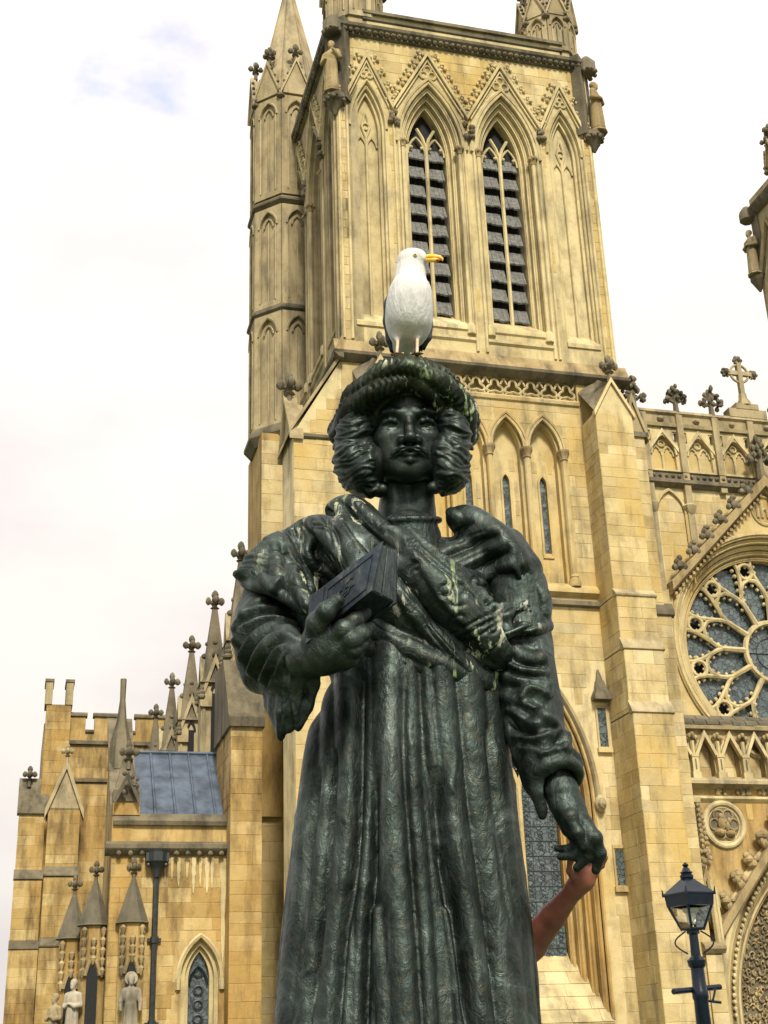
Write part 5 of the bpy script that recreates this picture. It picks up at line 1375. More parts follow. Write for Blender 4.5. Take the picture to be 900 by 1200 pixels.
# cape on the shoulder to the left, with its hem
cape = [(342, 634, 3.98, .045), (322, 648, 3.96, .045), (308, 664, 3.95, .045), (302, 674, 3.94, .036)]
G.chain([sp(x, y, Y) for x, y, Y, r in cape], [r for *_, r in cape], .02)
G.cap(sp(306, 668, 3.93), sp(356, 692, 3.84), .040, .040, .05)
cape = [(595, 640, 3.98, .06), (614, 668, 3.96, .055), (624, 700, 3.94, .05), (630, 722, 3.93, .035)]
G.chain([sp(x, y, Y) for x, y, Y, r in cape], [r for *_, r in cape], .02)
G.cap(sp(628, 712, 3.93), sp(592, 722, 3.86), .038, .045, .05)
for l, r in (([(388, 598, 4.0), (416, 599, 3.92), (446, 632, 3.85), (480, 662, 3.80), (520, 694, 3.79), (556, 730, 3.81), (584, 764, 3.86)], .032), ([(356, 616, 3.98), (388, 626, 3.89), (414, 656, 3.83), (440, 690, 3.80), (480, 730, 3.80)], .030), ([(530, 606, 3.97), (556, 612, 3.94), (590, 640, 3.91), (612, 680, 3.89)], .022)):
    q = smooth_pts([np.array(p) for p in l], 4); n_ = len(q); G.chain([sp(*p) for p in q], [r*min(1, .5+2*min(i/(n_-1), 1-i/(n_-1))) for i in range(n_)], .06)
G.cap(sp(350, 708, 3.96), sp(384, 765, 3.95), .055, .06, .03)
def zA(l): return [(258+x/3.75, 560+y/3.75) for x, y in l]
def zB(l): return [(460+x/3.75, 580+y/3.75) for x, y in l]
def zz2(l): return [(260+x/2.143, 560+y/2.143) for x, y in l]
T = Relief(262, 560, 664, 840)
# rolls of the shawl over the shoulder to the left
for l, w, h in (([(480, 50), (570, 150), (650, 225), (740, 300), (830, 370)], 4.5, .034), ([(545, 190), (610, 260), (680, 330), (740, 400)], 3, .022), ([(390, 85), (465, 150), (508, 230), (510, 330), (560, 440)], 5, .034), ([(310, 95), (360, 220), (420, 320), (500, 420), (560, 490)], 4.5, .030),
                ([(285, 130), (335, 260), (390, 370), (450, 450), (500, 500)], 3.5, .026), ([(215, 165), (300, 240), (350, 330), (395, 440), (415, 520)], 4.5, .030), ([(600, 30), (700, 130), (830, 230)], 4, .024), ([(430, 110), (470, 220), (480, 330)], 2, .010), ([(520, 110), (590, 190), (650, 260)], 2, .010), ([(380, 150), (400, 260), (450, 350)], 2, .010)):
    T.crease(zA(l), w, h)
for l, w, h in (([(550, 60), (650, 155), (770, 255), (860, 330)], 7, .014), ([(455, 75), (530, 170), (590, 260), (660, 350)], 8, .014), ([(260, 190), (315, 260), (360, 350), (395, 470)], 6, .010), ([(330, 120), (365, 250), (410, 370), (460, 450)], 5, .010)): T.roll(zA(l), w, h, .5, True)
T.layer(zA([(205, 185), (300, 140), (340, 250), (375, 400), (392, 600), (300, 498), (262, 492), (240, 512), (150, 446), (60, 452), (60, 380)]), .014)
T.step(zA([(62, 452), (150, 443), (240, 510), (262, 490), (300, 494), (394, 600)]), 10, .022, -1, .02)
for l in ([(75, 395), (150, 385), (240, 420)], [(85, 375), (160, 362), (240, 385), (330, 390)], [(95, 350), (165, 335), (245, 350), (335, 345)], [(105, 410), (170, 405), (235, 440)], [(120, 430), (180, 428), (236, 465)]): T.groove(zA(l), 1.5, .007)
T.roll(zA([(240, 290), (250, 400), (262, 490)]), 7, .02, .2, True); T.crest(zA([(300, 300), (330, 420), (385, 560)]), 9, .014)
# the broad bands crossing the chest
T.layer(zB([(-30, 160), (60, 182), (110, 195), (200, 285), (370, 380), (430, 450), (455, 545), (494, 640), (500, 705), (465, 748), (390, 750), (290, 682), (200, 590), (100, 460), (20, 330), (-40, 230)]), .026)
T.layer(zB([(40, 180), (110, 195), (200, 285), (370, 380), (430, 450), (455, 545), (420, 520), (250, 350), (90, 215)]), .012)
T.roll(zB([(-40, 360), (40, 430), (130, 555), (250, 690), (350, 795), (475, 880)]), 11, .040, .05); T.roll(zB([(-30, 290), (60, 400), (140, 500), (220, 590)]), 9, .030, .1)
T.roll(zB([(285, 690), (350, 770), (420, 800), (490, 770)]), 9, .034, .15); T.roll(zB([(300, 740), (380, 815), (450, 830), (488, 800)]), 6, .02, .15)
T.roll(zB([(-140, 560), (-60, 605), (0, 640), (100, 695), (230, 765), (330, 815)]), 12, .036, .08); T.roll(zB([(-150, 640), (-60, 695), (40, 735), (150, 770), (260, 800)]), 8, .024, .1)
T.step(zB([(20, 200), (120, 330), (230, 470), (350, 600), (430, 700)]), 14, .010, -1); T.step(zB([(-10, 400), (100, 530), (230, 680), (340, 800)]), 12, .014, 1)
for l in ([(60, 195), (180, 300), (330, 420), (440, 560)], [(50, 215), (170, 320), (320, 445), (430, 590)], [(-30, 385), (110, 560), (240, 715), (370, 830)], [(270, 600), (340, 560), (440, 525)], [(285, 625), (360, 580), (450, 545)], [(310, 655), (380, 605), (460, 565)], [(440, 720), (420, 690), (450, 640)]): T.groove(zB(l), 1.3, .010)
for cx0, cy0, r0, rot in ((345, 395, 40, 0), (290, 440, 55, 1), (300, 555, 48, 2.4), (235, 420, 30, .5), (160, 500, 30, 1), (110, 330, 26, 2), (80, 240, 22, .3), (420, 590, 40, 3), (330, 640, 30, 1), (395, 490, 24, 4)):
    T.groove(zB([(cx0+r0*(1-t/14)*math.cos(rot+t*.55), cy0+r0*(1-t/14)*math.sin(rot+t*.55)) for t in range(13)]), 1.3, .010)
# folds over the other shoulder
for l, w, h in (([(140, 240), (260, 172), (360, 118)], 4.5, .024), ([(180, 290), (310, 228), (420, 184), (470, 165)], 4.5, .030), ([(310, 365), (400, 305), (480, 255), (520, 230)], 4.5, .032), ([(375, 435), (470, 388), (540, 340)], 4.5, .030),
                ([(425, 500), (510, 458), (560, 410), (590, 350)], 7, .034), ([(460, 600), (550, 550), (600, 490)], 5, .024), ([(490, 650), (580, 600), (640, 560)], 4, .022), ([(230, 320), (330, 285), (420, 240)], 2, .010), ([(260, 215), (340, 180), (420, 150)], 2, .010), ([(545, 250), (590, 360), (640, 480), (670, 570)], 4, .016), ([(590, 300), (630, 400), (680, 520)], 3, .012), ([(500, 400), (570, 500), (610, 590)], 4, .014)):
    T.crease(zB(l), w, h)
for l, w, h in (([(210, 258), (320, 205), (430, 150)], 7, .012), ([(250, 325), (350, 275), (450, 222)], 7, .012), ([(350, 400), (450, 345), (530, 290)], 7, .012), ([(480, 610), (560, 590), (640, 570), (690, 570)], 8, .016), ([(185, 52), (258, 75), (285, 125), (262, 180)], 6, .018)): T.roll(zB(l), w, h, .5, True)
T.groove(zB([(430, 490), (500, 470), (555, 440)]), 6, .03); T.groove(zB([(470, 590), (550, 555), (590, 500)]), 4, .02)
for o in range(4): T.groove(zB([(560+o*14, 310+o*4), (600+o*12, 420), (640+o*14, 560)]), 1.3, .010)
for cx0, cy0, r0, rot in ((620, 500, 28, 0), (650, 450, 20, 1)):
    T.groove(zB([(cx0+r0*(1-t/12)*math.cos(rot+t*.6), cy0+r0*(1-t/12)*math.sin(rot+t*.6)) for t in range(11)]), 1.3, .010)
for cx0, cy0, r0, rot in ((195, 265, 26, 0), (410, 190, 20, 1), (430, 300, 16, 0)):
    T.groove(zA([(cx0+r0*(1-t/12)*math.cos(rot+t*.6), cy0+r0*(1-t/12)*math.sin(rot+t*.6)) for t in range(11)]), 1.3, .006)
for l in ([(560, 95), (650, 190), (780, 290)], [(545, 110), (630, 205), (740, 310)], [(470, 120), (530, 210), (590, 300)], [(400, 200), (440, 205), (480, 190)], [(395, 215), (440, 222), (485, 208)], [(330, 180), (360, 280), (400, 380)], [(600, 130), (620, 110)], [(690, 215), (720, 190)]): T.groove(zA(l), 1.3, .009)
T.blur(1)
# thin flaring hems of the cape
for l, r in (([(284, 682, 3.94), (300, 687, 3.86), (321, 693, 3.82), (345, 706, 3.79), (364, 718, 3.775)], .009), ([(646, 734, 3.97), (630, 738, 3.87), (610, 736, 3.83), (588, 742, 3.82)], .009)):
    q = smooth_pts([np.array(p) for p in l], 4); G.chain([sp(*p) for p in q], r, .03)
carve(G, T, 'shawl', M['bronze_shawl'], statue, SO)
t = Grid((-.3, 3.55, 2.9), (.45, 4.3, 3.42), .006)
t.ell(sp(482, 742), (.165, .198, .285), .04); t.cap(sp(480, 690, 3.99), sp(480, 634, 3.985), .118, .104, .05)
nk = sp(478, 597, 3.880)+np.array([0, .112, .035])
nkr = .103
for k in range(24):
    a0, a1 = 2*PI*k/24, 2*PI*(k+1)/24
    f_ = lambda a: nk+np.array([nkr*math.cos(a), .108*math.sin(a), -.03+.035*math.sin(a)])
    t.cap(f_(a0), f_(a1), .008, .008, .012)
t.mesh('tunic', M['bronze'], statue, 1, SO)

# ---- sleeves
def zz5(l): return [(560+x/5.625, 760+y/5.625) for x, y in l]
G = Grid((.16, 3.4, 2.15), (.66, 4.3, 3.1), .0065)
G.chain([sp(606, 690, 3.98), sp(612, 760, 3.96), sp(624, 830, 3.92), sp(636, 880, 3.86), sp(645, 912, 3.82)], [.098, .094, .090, .074, .058], .015)
G.cap(sp(600, 790, 3.95), sp(606, 840, 3.92), .07, .05, .05)
A_ = Relief(560, 720, 680, 975)
for l, w, h in (([(490, 640), (560, 705), (630, 725), (670, 700)], 9, .026), ([(480, 700), (550, 770), (630, 790), (690, 795)], 9, .034), ([(480, 790), (560, 812), (640, 825), (700, 860)], 8, .026), ([(470, 870), (540, 900), (600, 860), (650, 850), (700, 890)], 7, .022)): A_.roll(zB(l), w, h, .1)
for l, w, h in (([(560, 910), (640, 960), (740, 1040)], 10, .030), ([(520, 1060), (620, 1075), (740, 1040)], 9, .026), ([(640, 1150), (690, 1130), (720, 1100)], 8, .02), ([(745, 1030), (760, 1090), (740, 1150)], 9, .024), ([(500, 930), (600, 1000), (660, 1010)], 9, .02), ([(540, 1110), (620, 1120), (690, 1090)], 8, .018)): A_.crest(zB(l), w, h)
A_.step(zB([(560, 905), (600, 850), (690, 885)]), 8, .02, 1)
for l, w, h in (([(480, 750), (560, 795), (660, 812)], 2.5, .02), ([(490, 660), (540, 740), (620, 762), (680, 760)], 2.5, .018), ([(490, 960), (560, 1040), (640, 1050)], 3.5, .02), ([(600, 1100), (680, 1110), (740, 1070)], 3, .014)): A_.groove(zB(l), w, h)
A_.blur(2)
# cuff ring and the hanging lappet of the sleeve
w0 = sp(651, 912, 3.80)
cu_ = (sp(651, 916, 3.80)-sp(640, 885, 3.85)); cu_ /= np.linalg.norm(cu_)
e1 = np.cross(cu_, [0, 1, 0]); e1 /= np.linalg.norm(e1); e2 = np.cross(cu_, e1)
ring = [w0+(e1*math.cos(a)+e2*math.sin(a))*.068 for a in np.linspace(0, 2*PI, 17)]
G.chain(ring, .016, .012); ring = [w0-cu_*.035+(e1*math.cos(a)+e2*math.sin(a))*.078 for a in np.linspace(0, 2*PI, 17)]; G.chain(ring, .014, .012)
for l, r in (([(634, 850, 3.80), (627, 890, 3.79), (630, 925, 3.79), (635, 958, 3.80)], [.032, .030, .024, .010]), ([(642, 870, 3.78), (637, 900, 3.77), (636, 930, 3.78), (636, 955, 3.80)], [.024, .022, .018, .009]), ([(615, 845, 3.86), (614, 885, 3.84), (623, 918, 3.82), (633, 946, 3.81)], [.036, .034, .024, .010]), ([(604, 820, 3.90), (606, 860, 3.88), (614, 895, 3.85)], [.04, .036, .024]), ([(650, 880, 3.77), (648, 905, 3.76), (642, 930, 3.77), (637, 955, 3.79)], [.014, .014, .012, .007])):
    G.chain([sp(*q) for q in l], r, .014)
G.cap(w0+cu_*.014, w0+cu_*.09, .048, .050, .006, '-'); G.chain([sp(649, 895, 3.755), sp(644, 925, 3.76), sp(640, 950, 3.78)], [.005, .007, .004], .005, '-')
carve(G, A_, 'sleeve', M['bronze'], statue, SO)

G = Grid((-.68, 3.2, 2.3), (-.02, 4.3, 3.2), .0065)
G.chain([sp(322, 672, 3.98), sp(308, 725, 3.94), sp(312, 768, 3.88), sp(340, 775, 3.76), sp(368, 768, 3.66)], [.080, .086, .090, .078, .060], .015)
G.chain([sp(300, 740, 3.9), sp(306, 790, 3.86), sp(322, 800, 3.80)], [.074, .056, .045], .02)
L_ = Relief(262, 660, 400, 880)
for l, w, h in (([(70, 690), (100, 630), (180, 585), (280, 600)], 9, .030), ([(70, 750), (115, 675), (200, 635), (340, 655)], 9, .034), ([(95, 820), (145, 735), (230, 678), (355, 690)], 9, .036), ([(140, 880), (180, 790), (255, 715), (372, 725)], 9, .036),
                ([(190, 915), (228, 820), (285, 755), (372, 760)], 8, .034), ([(90, 620), (140, 560), (220, 530)], 9, .02), ([(240, 950), (265, 850), (305, 785), (372, 790)], 7, .03)): L_.crest(zA(l), w, h, .12, 1.1)
for l, w, h in (([(75, 720), (108, 655), (190, 612), (310, 625)], 2.5, .014), ([(85, 790), (130, 708), (215, 658), (340, 672)], 2.5, .014), ([(120, 855), (162, 765), (240, 700), (360, 708)], 2.5, .014), ([(165, 900), (205, 805), (270, 738), (370, 742)], 2.5, .014)): L_.groove(zA(l), w, h)
for l, w, h in (([(300, 790), (290, 900), (285, 1000), (270, 1130)], 4, .02), ([(330, 800), (310, 900), (320, 1000), (345, 1100)], 3.5, .018), ([(360, 850), (400, 960), (380, 1040), (350, 1095)], 3, .014)): L_.crest(zA(l), w, h)
for l in ([(278, 900), (270, 1000), (258, 1130)], [(300, 920), (305, 1010), (315, 1110)]): L_.groove(zA(l), 1.6, .010)
L_.blur(1)
# trumpet cuff hanging from the forearm
for l, r in (([(350, 762, 3.70), (338, 800, 3.72), (331, 835, 3.74), (329, 864, 3.76)], [.030, .027, .022, .012]), ([(356, 765, 3.68), (347, 800, 3.70), (344, 830, 3.72), (349, 854, 3.73)], [.026, .024, .020, .011]), ([(366, 772, 3.69), (367, 802, 3.72), (361, 828, 3.73), (352, 851, 3.74)], [.022, .020, .016, .010]),
             ([(328, 795, 3.78), (327, 830, 3.79), (329, 862, 3.77)], [.040, .032, .012]), ([(318, 795, 3.82), (320, 825, 3.82), (328, 858, 3.79)], [.030, .026, .012]), ([(336, 800, 3.75), (337, 835, 3.76), (340, 854, 3.75)], [.036, .030, .014]), ([(348, 790, 3.79), (351, 820, 3.80), (351, 845, 3.77)], [.044, .034, .014])):
    G.chain([sp(*q) for q in l], r, .012)
G.chain([sp(363, 800, 3.665), sp(358, 826, 3.69), sp(350, 850, 3.715)], [.012, .014, .006], .006, '-')
carve(G, L_, 'sleeve', M['bronze'], statue, SO)

# ---- hands
def hand(bounds, palm, fingers, name='hand', mat=None, parent=None, org=None, h=.0035, k=.014):
    H = Grid(*bounds, h)
    for a, b, ra, rb, kk in palm: H.cap(a, b, ra, rb, kk)
    for pts, rr in fingers:
        q = [np.array(p) for p in pts]
        T = Grid(*bounds, h); T.chain(q, rr, .004)
        for i in range(1, len(q)-1): T.ell(q[i], rr[i]*1.1, .008)
        hh = np.maximum(k-np.abs(H.D-T.D), 0)/k if k else 0
        # fingers join the palm smoothly near their root only
        root = q[0]; Xg, Yg, Zg = H.ax[0][:, None, None], H.ax[1][None, :, None], H.ax[2][None, None, :]
        wgt = np.clip(1-(np.sqrt((Xg-root[0])**2+(Yg-root[1])**2+(Zg-root[2])**2)-rr[0]*1.2)/(rr[0]*2), 0, 1)
        H.D = (np.minimum(H.D, T.D)-hh*hh*k*.25*wgt).astype(np.float32)
    return H.mesh(name, mat or M['bronze'], parent or statue, 1, org or SO)
s3 = lambda *a: sp(*a)
pts_ = [s3(640, 900, 3.85), s3(715, 1035, 3.7)]
hb = (np.array([.40, 3.55, 2.0]), np.array([.70, 4.0, 2.55]))
hand(hb, [(s3(648, 905, 3.82), s3(658, 928, 3.80), .050, .046, .02), (s3(658, 928, 3.80), s3(668, 950, 3.79), .046, .044, .02), (s3(668, 945, 3.79), s3(684, 968, 3.76), .036, .026, .02), (s3(660, 945, 3.80), s3(668, 970, 3.79), .034, .026, .02), (s3(666, 950, 3.78), s3(676, 970, 3.765), .032, .024, .02)],
     [([s3(684, 965, 3.755), s3(697, 982, 3.735), s3(703, 1000, 3.75), s3(698, 1020, 3.775)], [.024, .020, .017, .012]),
      ([s3(679, 968, 3.765), s3(691, 988, 3.745), s3(690, 1003, 3.765), s3(676, 1017, 3.785)], [.022, .019, .016, .012]),
      ([s3(673, 970, 3.775), s3(685, 990, 3.765), s3(675, 1002, 3.785), s3(657, 1004, 3.80)], [.021, .018, .015, .011]),
      ([s3(667, 970, 3.79), s3(677, 988, 3.79), s3(667, 996, 3.81), s3(653, 994, 3.82)], [.019, .016, .014, .010]),
      ([s3(658, 940, 3.775), s3(668, 958, 3.745), s3(677, 976, 3.735), s3(684, 992, 3.74)], [.024, .021, .018, .014])])
# ---- the book and the hand that grips it
M['bronze_page'] = bronze('bronze_page', base=((.03, .04, .042), (.07, .09, .092), (.15, .18, .18)), rough=.45, bs=.2)
BY = 3.56
BC = {(0, 0, 0): sp(447, 636, BY), (1, 0, 0): sp(363, 700, BY+.02), (0, 1, 0): sp(434.5, 692.5, BY-.05), (1, 1, 0): sp(358, 754, BY-.03),
      (0, 0, 1): sp(464.5, 645, BY+.11), (0, 1, 1): sp(464, 708, BY+.07), (1, 0, 1): sp(380, 705, BY+.13), (1, 1, 1): sp(384, 764, BY+.09)}
def bq(u, v, w): return sum(BC[(a, b, c)]*(u if a else 1-u)*(v if b else 1-v)*(w if c else 1-w) for a in (0, 1) for b in (0, 1) for c in (0, 1))
def hexa(mb, u0, u1, v0, v1, w0, w1):
    i = mb.P(*[tuple(bq(u, v, w)) for w in (w0, w1) for u, v in ((u0, v0), (u1, v0), (u1, v1), (u0, v1))])
    mb.f += [[i+q for q in f] for f in ((0, 1, 2, 3), (7, 6, 5, 4), (0, 4, 5, 1), (1, 5, 6, 2), (2, 6, 7, 3), (3, 7, 4, 0))]
b = MB(); hexa(b, .02, .97, .02, .96, .06, .94); book = b.build('book', M['bronze_book'], statue, smooth=0)
b = MB(); hexa(b, -.015, 1.0, -.02, 1.0, 0, .06); b.build('cover', M['bronze_book'], book, smooth=0)
b = MB(); hexa(b, -.015, 1.0, -.02, 1.0, .94, 1.0); b.build('cover', M['bronze_book'], book, smooth=0)
b = MB(); hexa(b, .97, 1.0, -.02, 1.0, .06, .94); b.build('spine', M['bronze_book'], book, smooth=0)
b = MB()
for k in range(14):
    w = .12+.058*k
    if abs(w-.42) < .03: continue
    hexa(b, .004-rnd.uniform(0, .006), .02, .03, .95, w, w+.034)
b.build('page_edges', M['bronze_page'], book, smooth=0, kind='stuff')
def bline(l, r=.0035, close=True):
    m_ = MB(); m_.tube([tuple(bq(u, v, -.003)) for u, v in l], r, 5, close); return m_
bline([(.10, .14), (.74, .14), (.74, .86), (.10, .86)]).build('cover_border', M['bronze_book'], book)
b = bline([(.36, .34), (.40, .30), (.46, .36), (.44, .46), (.38, .5), (.40, .6), (.46, .62)], .0035, False)
b.tube([tuple(bq(u, v, -.003)) for u, v in ((.50, .34), (.46, .46), (.52, .56), (.58, .52), (.55, .42), (.49, .44))], .0035, 5)
b.tube([tuple(bq(u, v, -.003)) for u, v in ((.33, .5), (.45, .52), (.6, .6), (.64, .55))], .003, 5); b.build('cover_emblem', M['bronze_book'], book)
bline([(.80, .02), (.80, .98)], .003, False).build('cover_line', M['bronze_book'], book)
hb = (np.array([-.34, 3.3, 2.55]), np.array([.06, 3.95, 3.0]))
hand(hb, [(s3(357, 772, 3.64), s3(378, 768, 3.60), .056, .052, .02), (s3(378, 768, 3.60), s3(398, 764, 3.58), .050, .044, .03), (s3(374, 752, 3.575), s3(388, 752, 3.57), .042, .036, .03), (s3(385, 765, 3.59), s3(404, 768, 3.585), .045, .034, .03)],
     [([s3(368, 748, 3.565), s3(372, 730, 3.53), s3(382, 717, 3.505), s3(396, 704, 3.50)], [.034, .030, .026, .020]),
      ([s3(384, 750, 3.56), s3(403, 738, 3.53), s3(416, 728, 3.55), s3(428, 718, 3.59)], [.030, .027, .024, .019]),
      ([s3(397, 760, 3.565), s3(413, 751, 3.53), s3(424, 743, 3.55), s3(434, 736, 3.59)], [.028, .025, .022, .017]),
      ([s3(402, 769, 3.57), s3(415, 763, 3.54), s3(424, 756, 3.56), s3(430, 750, 3.59)], [.023, .019, .017, .013]),
      ([s3(402, 777, 3.585), s3(412, 774, 3.56), s3(419, 768, 3.57), s3(424, 763, 3.60)], [.020, .017, .015, .012])])

# ---- head
TILT = 10
HC = at(478.5, 499, 3.92)
yaw = R_(4); tilt = R_(TILT)
Rz = np.array([[math.cos(yaw), -math.sin(yaw), 0], [math.sin(yaw), math.cos(yaw), 0], [0, 0, 1]])
Rx = np.array([[1, 0, 0], [0, math.cos(tilt), -math.sin(tilt)], [0, math.sin(tilt), math.cos(tilt)]])
HR = Rz@Rx@np.diag([1, -1, 1.])      # local: x right, y towards the viewer, z up
def hp(x, y, z): return HC+HR@np.array([x*1.13, y-.065, z])
HROT = HR
def he(G, c, r, k=.02, op='+'): G.ell(hp(*c), r, k, op, HROT)
def hc(G, pts, r, k=.012, op='+'): G.chain([hp(*p) for p in pts], r, k, op)
lo, hi = bbox([hp(-.2, -.25, -.40), hp(.2, .2, .26)], .03)
G = Grid(lo, hi, .0032)
he(G, (0, -.05, .05), (.130, .145, .17)); he(G, (0, .005, -.060), (.122, .090, .112), .04); he(G, (0, .056, -.146), (.046, .034, .030), .03); hc(G, [(-.10, -.03, -.092), (-.072, .020, -.132), (0, .048, -.155), (.072, .020, -.132), (.10, -.03, -.092)], [.022, .021, .020, .021, .022], .025)
hc(G, [(-.095, -.03, -.07), (-.07, .02, -.120), (-.02, .05, -.145)], [.032, .03, .03], .04); hc(G, [(.095, -.03, -.07), (.07, .02, -.120), (.02, .05, -.145)], [.032, .03, .03], .04)
hc(G, [(0, -.080, -.14), (0, -.075, -.26), (0, -.065, -.42)], [.086, .092, .112], .02)
hc(G, [(-.05, -.02, -.2), (-.03, -.03, -.36)], [.03, .03], .03); hc(G, [(.05, -.02, -.2), (.03, -.03, -.36)], [.03, .03], .03)
for s in (-1, 1):
    he(G, (s*.064, .048, -.040), (.036, .032, .026), .035)                               # cheekbone
    he(G, (s*.05, .052, -.10), (.034, .03, .04), .035)
for s in (-1, 1):
    he(G, (s*.053, .104, .003), (.038, .034, .023), .014, '-')                          # eye socket
hc(G, [(-.085, .052, .034), (-.055, .078, .046), (-.020, .086, .036)], [.009, .013, .011], .016); hc(G, [(.085, .052, .034), (.055, .078, .046), (.020, .086, .036)], [.009, .013, .011], .016)
for s in (-1, 1):
    he(G, (s*.053, .056, .001), (.026, .025, .024), .003)
    hc(G, [(s*.026, .070, -.003), (s*.040, .081, .011), (s*.054, .0835, .0150), (s*.068, .077, .011), (s*.084, .060, -.003)], [.005, .0085, .009, .0085, .006], .003)
    hc(G, [(s*.028, .070, -.007), (s*.042, .0785, -.0145), (s*.056, .079, -.0170), (s*.070, .072, -.0125), (s*.082, .059, -.005)], [.004, .0065, .007, .0065, .004], .003)
    hc(G, [(s*.022, .088, .034), (s*.046, .092, .044), (s*.072, .080, .042), (s*.092, .055, .022)], [.006, .009, .008, .004], .006)
    hc(G, [(s*.030, .072, -.022), (s*.052, .075, -.030), (s*.076, .062, -.022)], [.004, .005, .004], .008)
    for k in range(10):
        a0, a1 = k*PI/5, (k+1)*PI/5
        hc(G, [(s*.053+.0115*math.cos(a0), .0785, .002+.0115*math.sin(a0)), (s*.053+.0115*math.cos(a1), .0785, .002+.0115*math.sin(a1))], [.0022, .0022], .001, '-')
    he(G, (s*.053, .083, .003), (.006, .007, .006), .002, '-')
hc(G, [(0, .078, .036), (0, .092, .012), (0, .110, -.022), (0, .124, -.052)], [.011, .011, .0125, .0165], .014)         # nose
he(G, (0, .122, -.056), (.019, .019, .016), .012)
for s in (-1, 1):
    he(G, (s*.022, .102, -.062), (.0135, .018, .013), .012); he(G, (s*.0125, .112, -.074), (.0065, .009, .006), .004, '-')
    hc(G, [(s*.026, .096, -.058), (s*.044, .080, -.085), (s*.052, .068, -.112)], [.006, .006, .005], .014)
    hc(G, [(s*.003, .106, -.086), (s*.022, .106, -.090), (s*.044, .092, -.103), (s*.062, .075, -.122), (s*.068, .068, -.126)], [.009, .0135, .0115, .008, .004], .004)  # moustache
    hc(G, [(s*.008, .117, -.088), (s*.028, .116, -.094), (s*.052, .096, -.110)], [.0025, .003, .002], .002, '-'); hc(G, [(s*.012, .112, -.097), (s*.032, .108, -.102), (s*.056, .088, -.120)], [.0025, .003, .002], .002, '-')
hc(G, [(-.030, .085, -.111), (-.012, .099, -.106), (0, .099, -.108), (.012, .099, -.106), (.030, .085, -.111)], [.004, .008, .0075, .008, .004], .006)
hc(G, [(-.026, .086, -.122), (0, .098, -.126), (.026, .086, -.122)], [.006, .0105, .006], .006)
hc(G, [(-.030, .096, -.1155), (0, .110, -.1155), (.030, .096, -.1155)], [.002, .003, .002], .003, '-')
G.mesh('head', M['bronze_face'], statue, 1, SO)
# hair in wavy locks
lo, hi = bbox([hp(-.27, -.25, -.30), hp(.27, .12, .14)], .03)
G = Grid(lo, hi, .0042)
hr = random.Random(3)
for c_, r_ in (((415, 515), .072), ((411, 540), .060), ((424, 558), .058), ((436, 545), .062), ((534, 512), .060), ((533, 540), .058), ((525, 556), .056), ((517, 535), .054), ((527, 495), .05), ((420, 497), .06)):
    G.ell(sp(c_[0], c_[1], 3.97), (r_*.85, .085, r_), .03)
for c_, r_ in (((436, 550), .038), ((517, 550), .036), ((432, 500), .046), ((519, 500), .042), ((428, 566), .040), ((522, 563), .040), ((416, 560), .042), ((532, 556), .040)):
    G.ell(sp(c_[0], c_[1], 4.0), (r_, .07, r_), .03)
G.ell(sp(478, 535, 4.09), (.17, .075, .13), .03); G.ell(sp(478, 555, 4.08), (.12, .05, .06), .03)
for q, (cx0, cy0) in enumerate(((394, 512), (392, 526), (391, 540), (396, 550), (402, 560), (411, 569), (421, 576), (432, 579), (548, 508), (550, 522), (550, 537), (547, 549), (541, 559), (533, 569), (523, 576))):
    sd = -1 if cx0 < 478 else 1; pts = [sp(cx0-sd*(16-3.2*t)+0*t, cy0-7+2.6*math.sin(t*1.1+q)+t*1.2, 3.95+.01*t) for t in range(6)]
    G.chain(pts, [.020, .020, .018, .016, .013, .009], .008)
Hh = Relief(380, 460, 570, 600)
for sd in (-1, 1):
    for k in range(24):
        t = k/23; x0 = (440 if sd < 0 else 512)+hr.uniform(-3, 3); y0 = 480+100*t+hr.uniform(-2, 2); ln = (50 if sd < 0 else 42)*(1-.30*max(0, t-.6)/.4)
        ph = hr.uniform(0, 6); am = hr.uniform(2.0, 4.5); dr = (12-18*max(0, t-.75)/.25)*(.6+t)+hr.uniform(-3, 4)
        pts = [(x0+sd*ln*q/8, y0+dr*(q/8)**1.2+am*math.sin(ph+q*.9)) for q in range(9)]
        Hh.roll(pts, hr.uniform(2.4, 3.6), hr.uniform(.012, .022), .1)
        for o in (-1.7, 1.8): Hh.crease([(x, y+o+.5*math.sin(x*.4)) for x, y in pts], .9, .008)
Hh.blur(1)
carve(G, Hh, 'hair', M['bronze_face'], statue, SO)
# turban: a thick twisted roll with plaited cord, and the cap inside
NT, NP = 260, 72
v = []
tt = R_(-17)
for i in range(NT):
    th = 2*PI*i/NT; c, s = math.cos(th), math.sin(th)
    mj = (.140, .158); mn = .053+.024*abs(c)**2; droop = -.088*c*c+.012
    for j in range(NP):
        ph = 2*PI*j/NP
        d = 0
        lw = (ph*4/(2*PI)+th*1.6/(2*PI)*2) % 1        # wound lengths of cloth
        d += .022*abs(math.sin(PI*lw))**.55-.012
        z_ = abs(((ph/(2*PI)*5+.2*math.sin(3*th)) % 1)-.5)
        band_ = 1 if math.sin(ph*2.5+1.2*math.sin(th*2+.6)) > .15 else 0
        d += .010*band_*(abs(math.sin(th*34+z_*7))-.5)
        d += .0035*math.sin(th*7+ph*3)+.003*math.sin(11*th-2*ph)
        r = mn+d
        x = (mj[0]+r*math.cos(ph))*c; y = (mj[1]+r*math.cos(ph))*s; z = r*1.05*math.sin(ph)
        y, z = y*math.cos(tt)-z*math.sin(tt), y*math.sin(tt)+z*math.cos(tt)
        v.append(hp(x, -.045-y, .104+z+droop))
v = np.array(v)-np.array(SO)
I, J = np.meshgrid(np.arange(NT), np.arange(NP), indexing='ij')
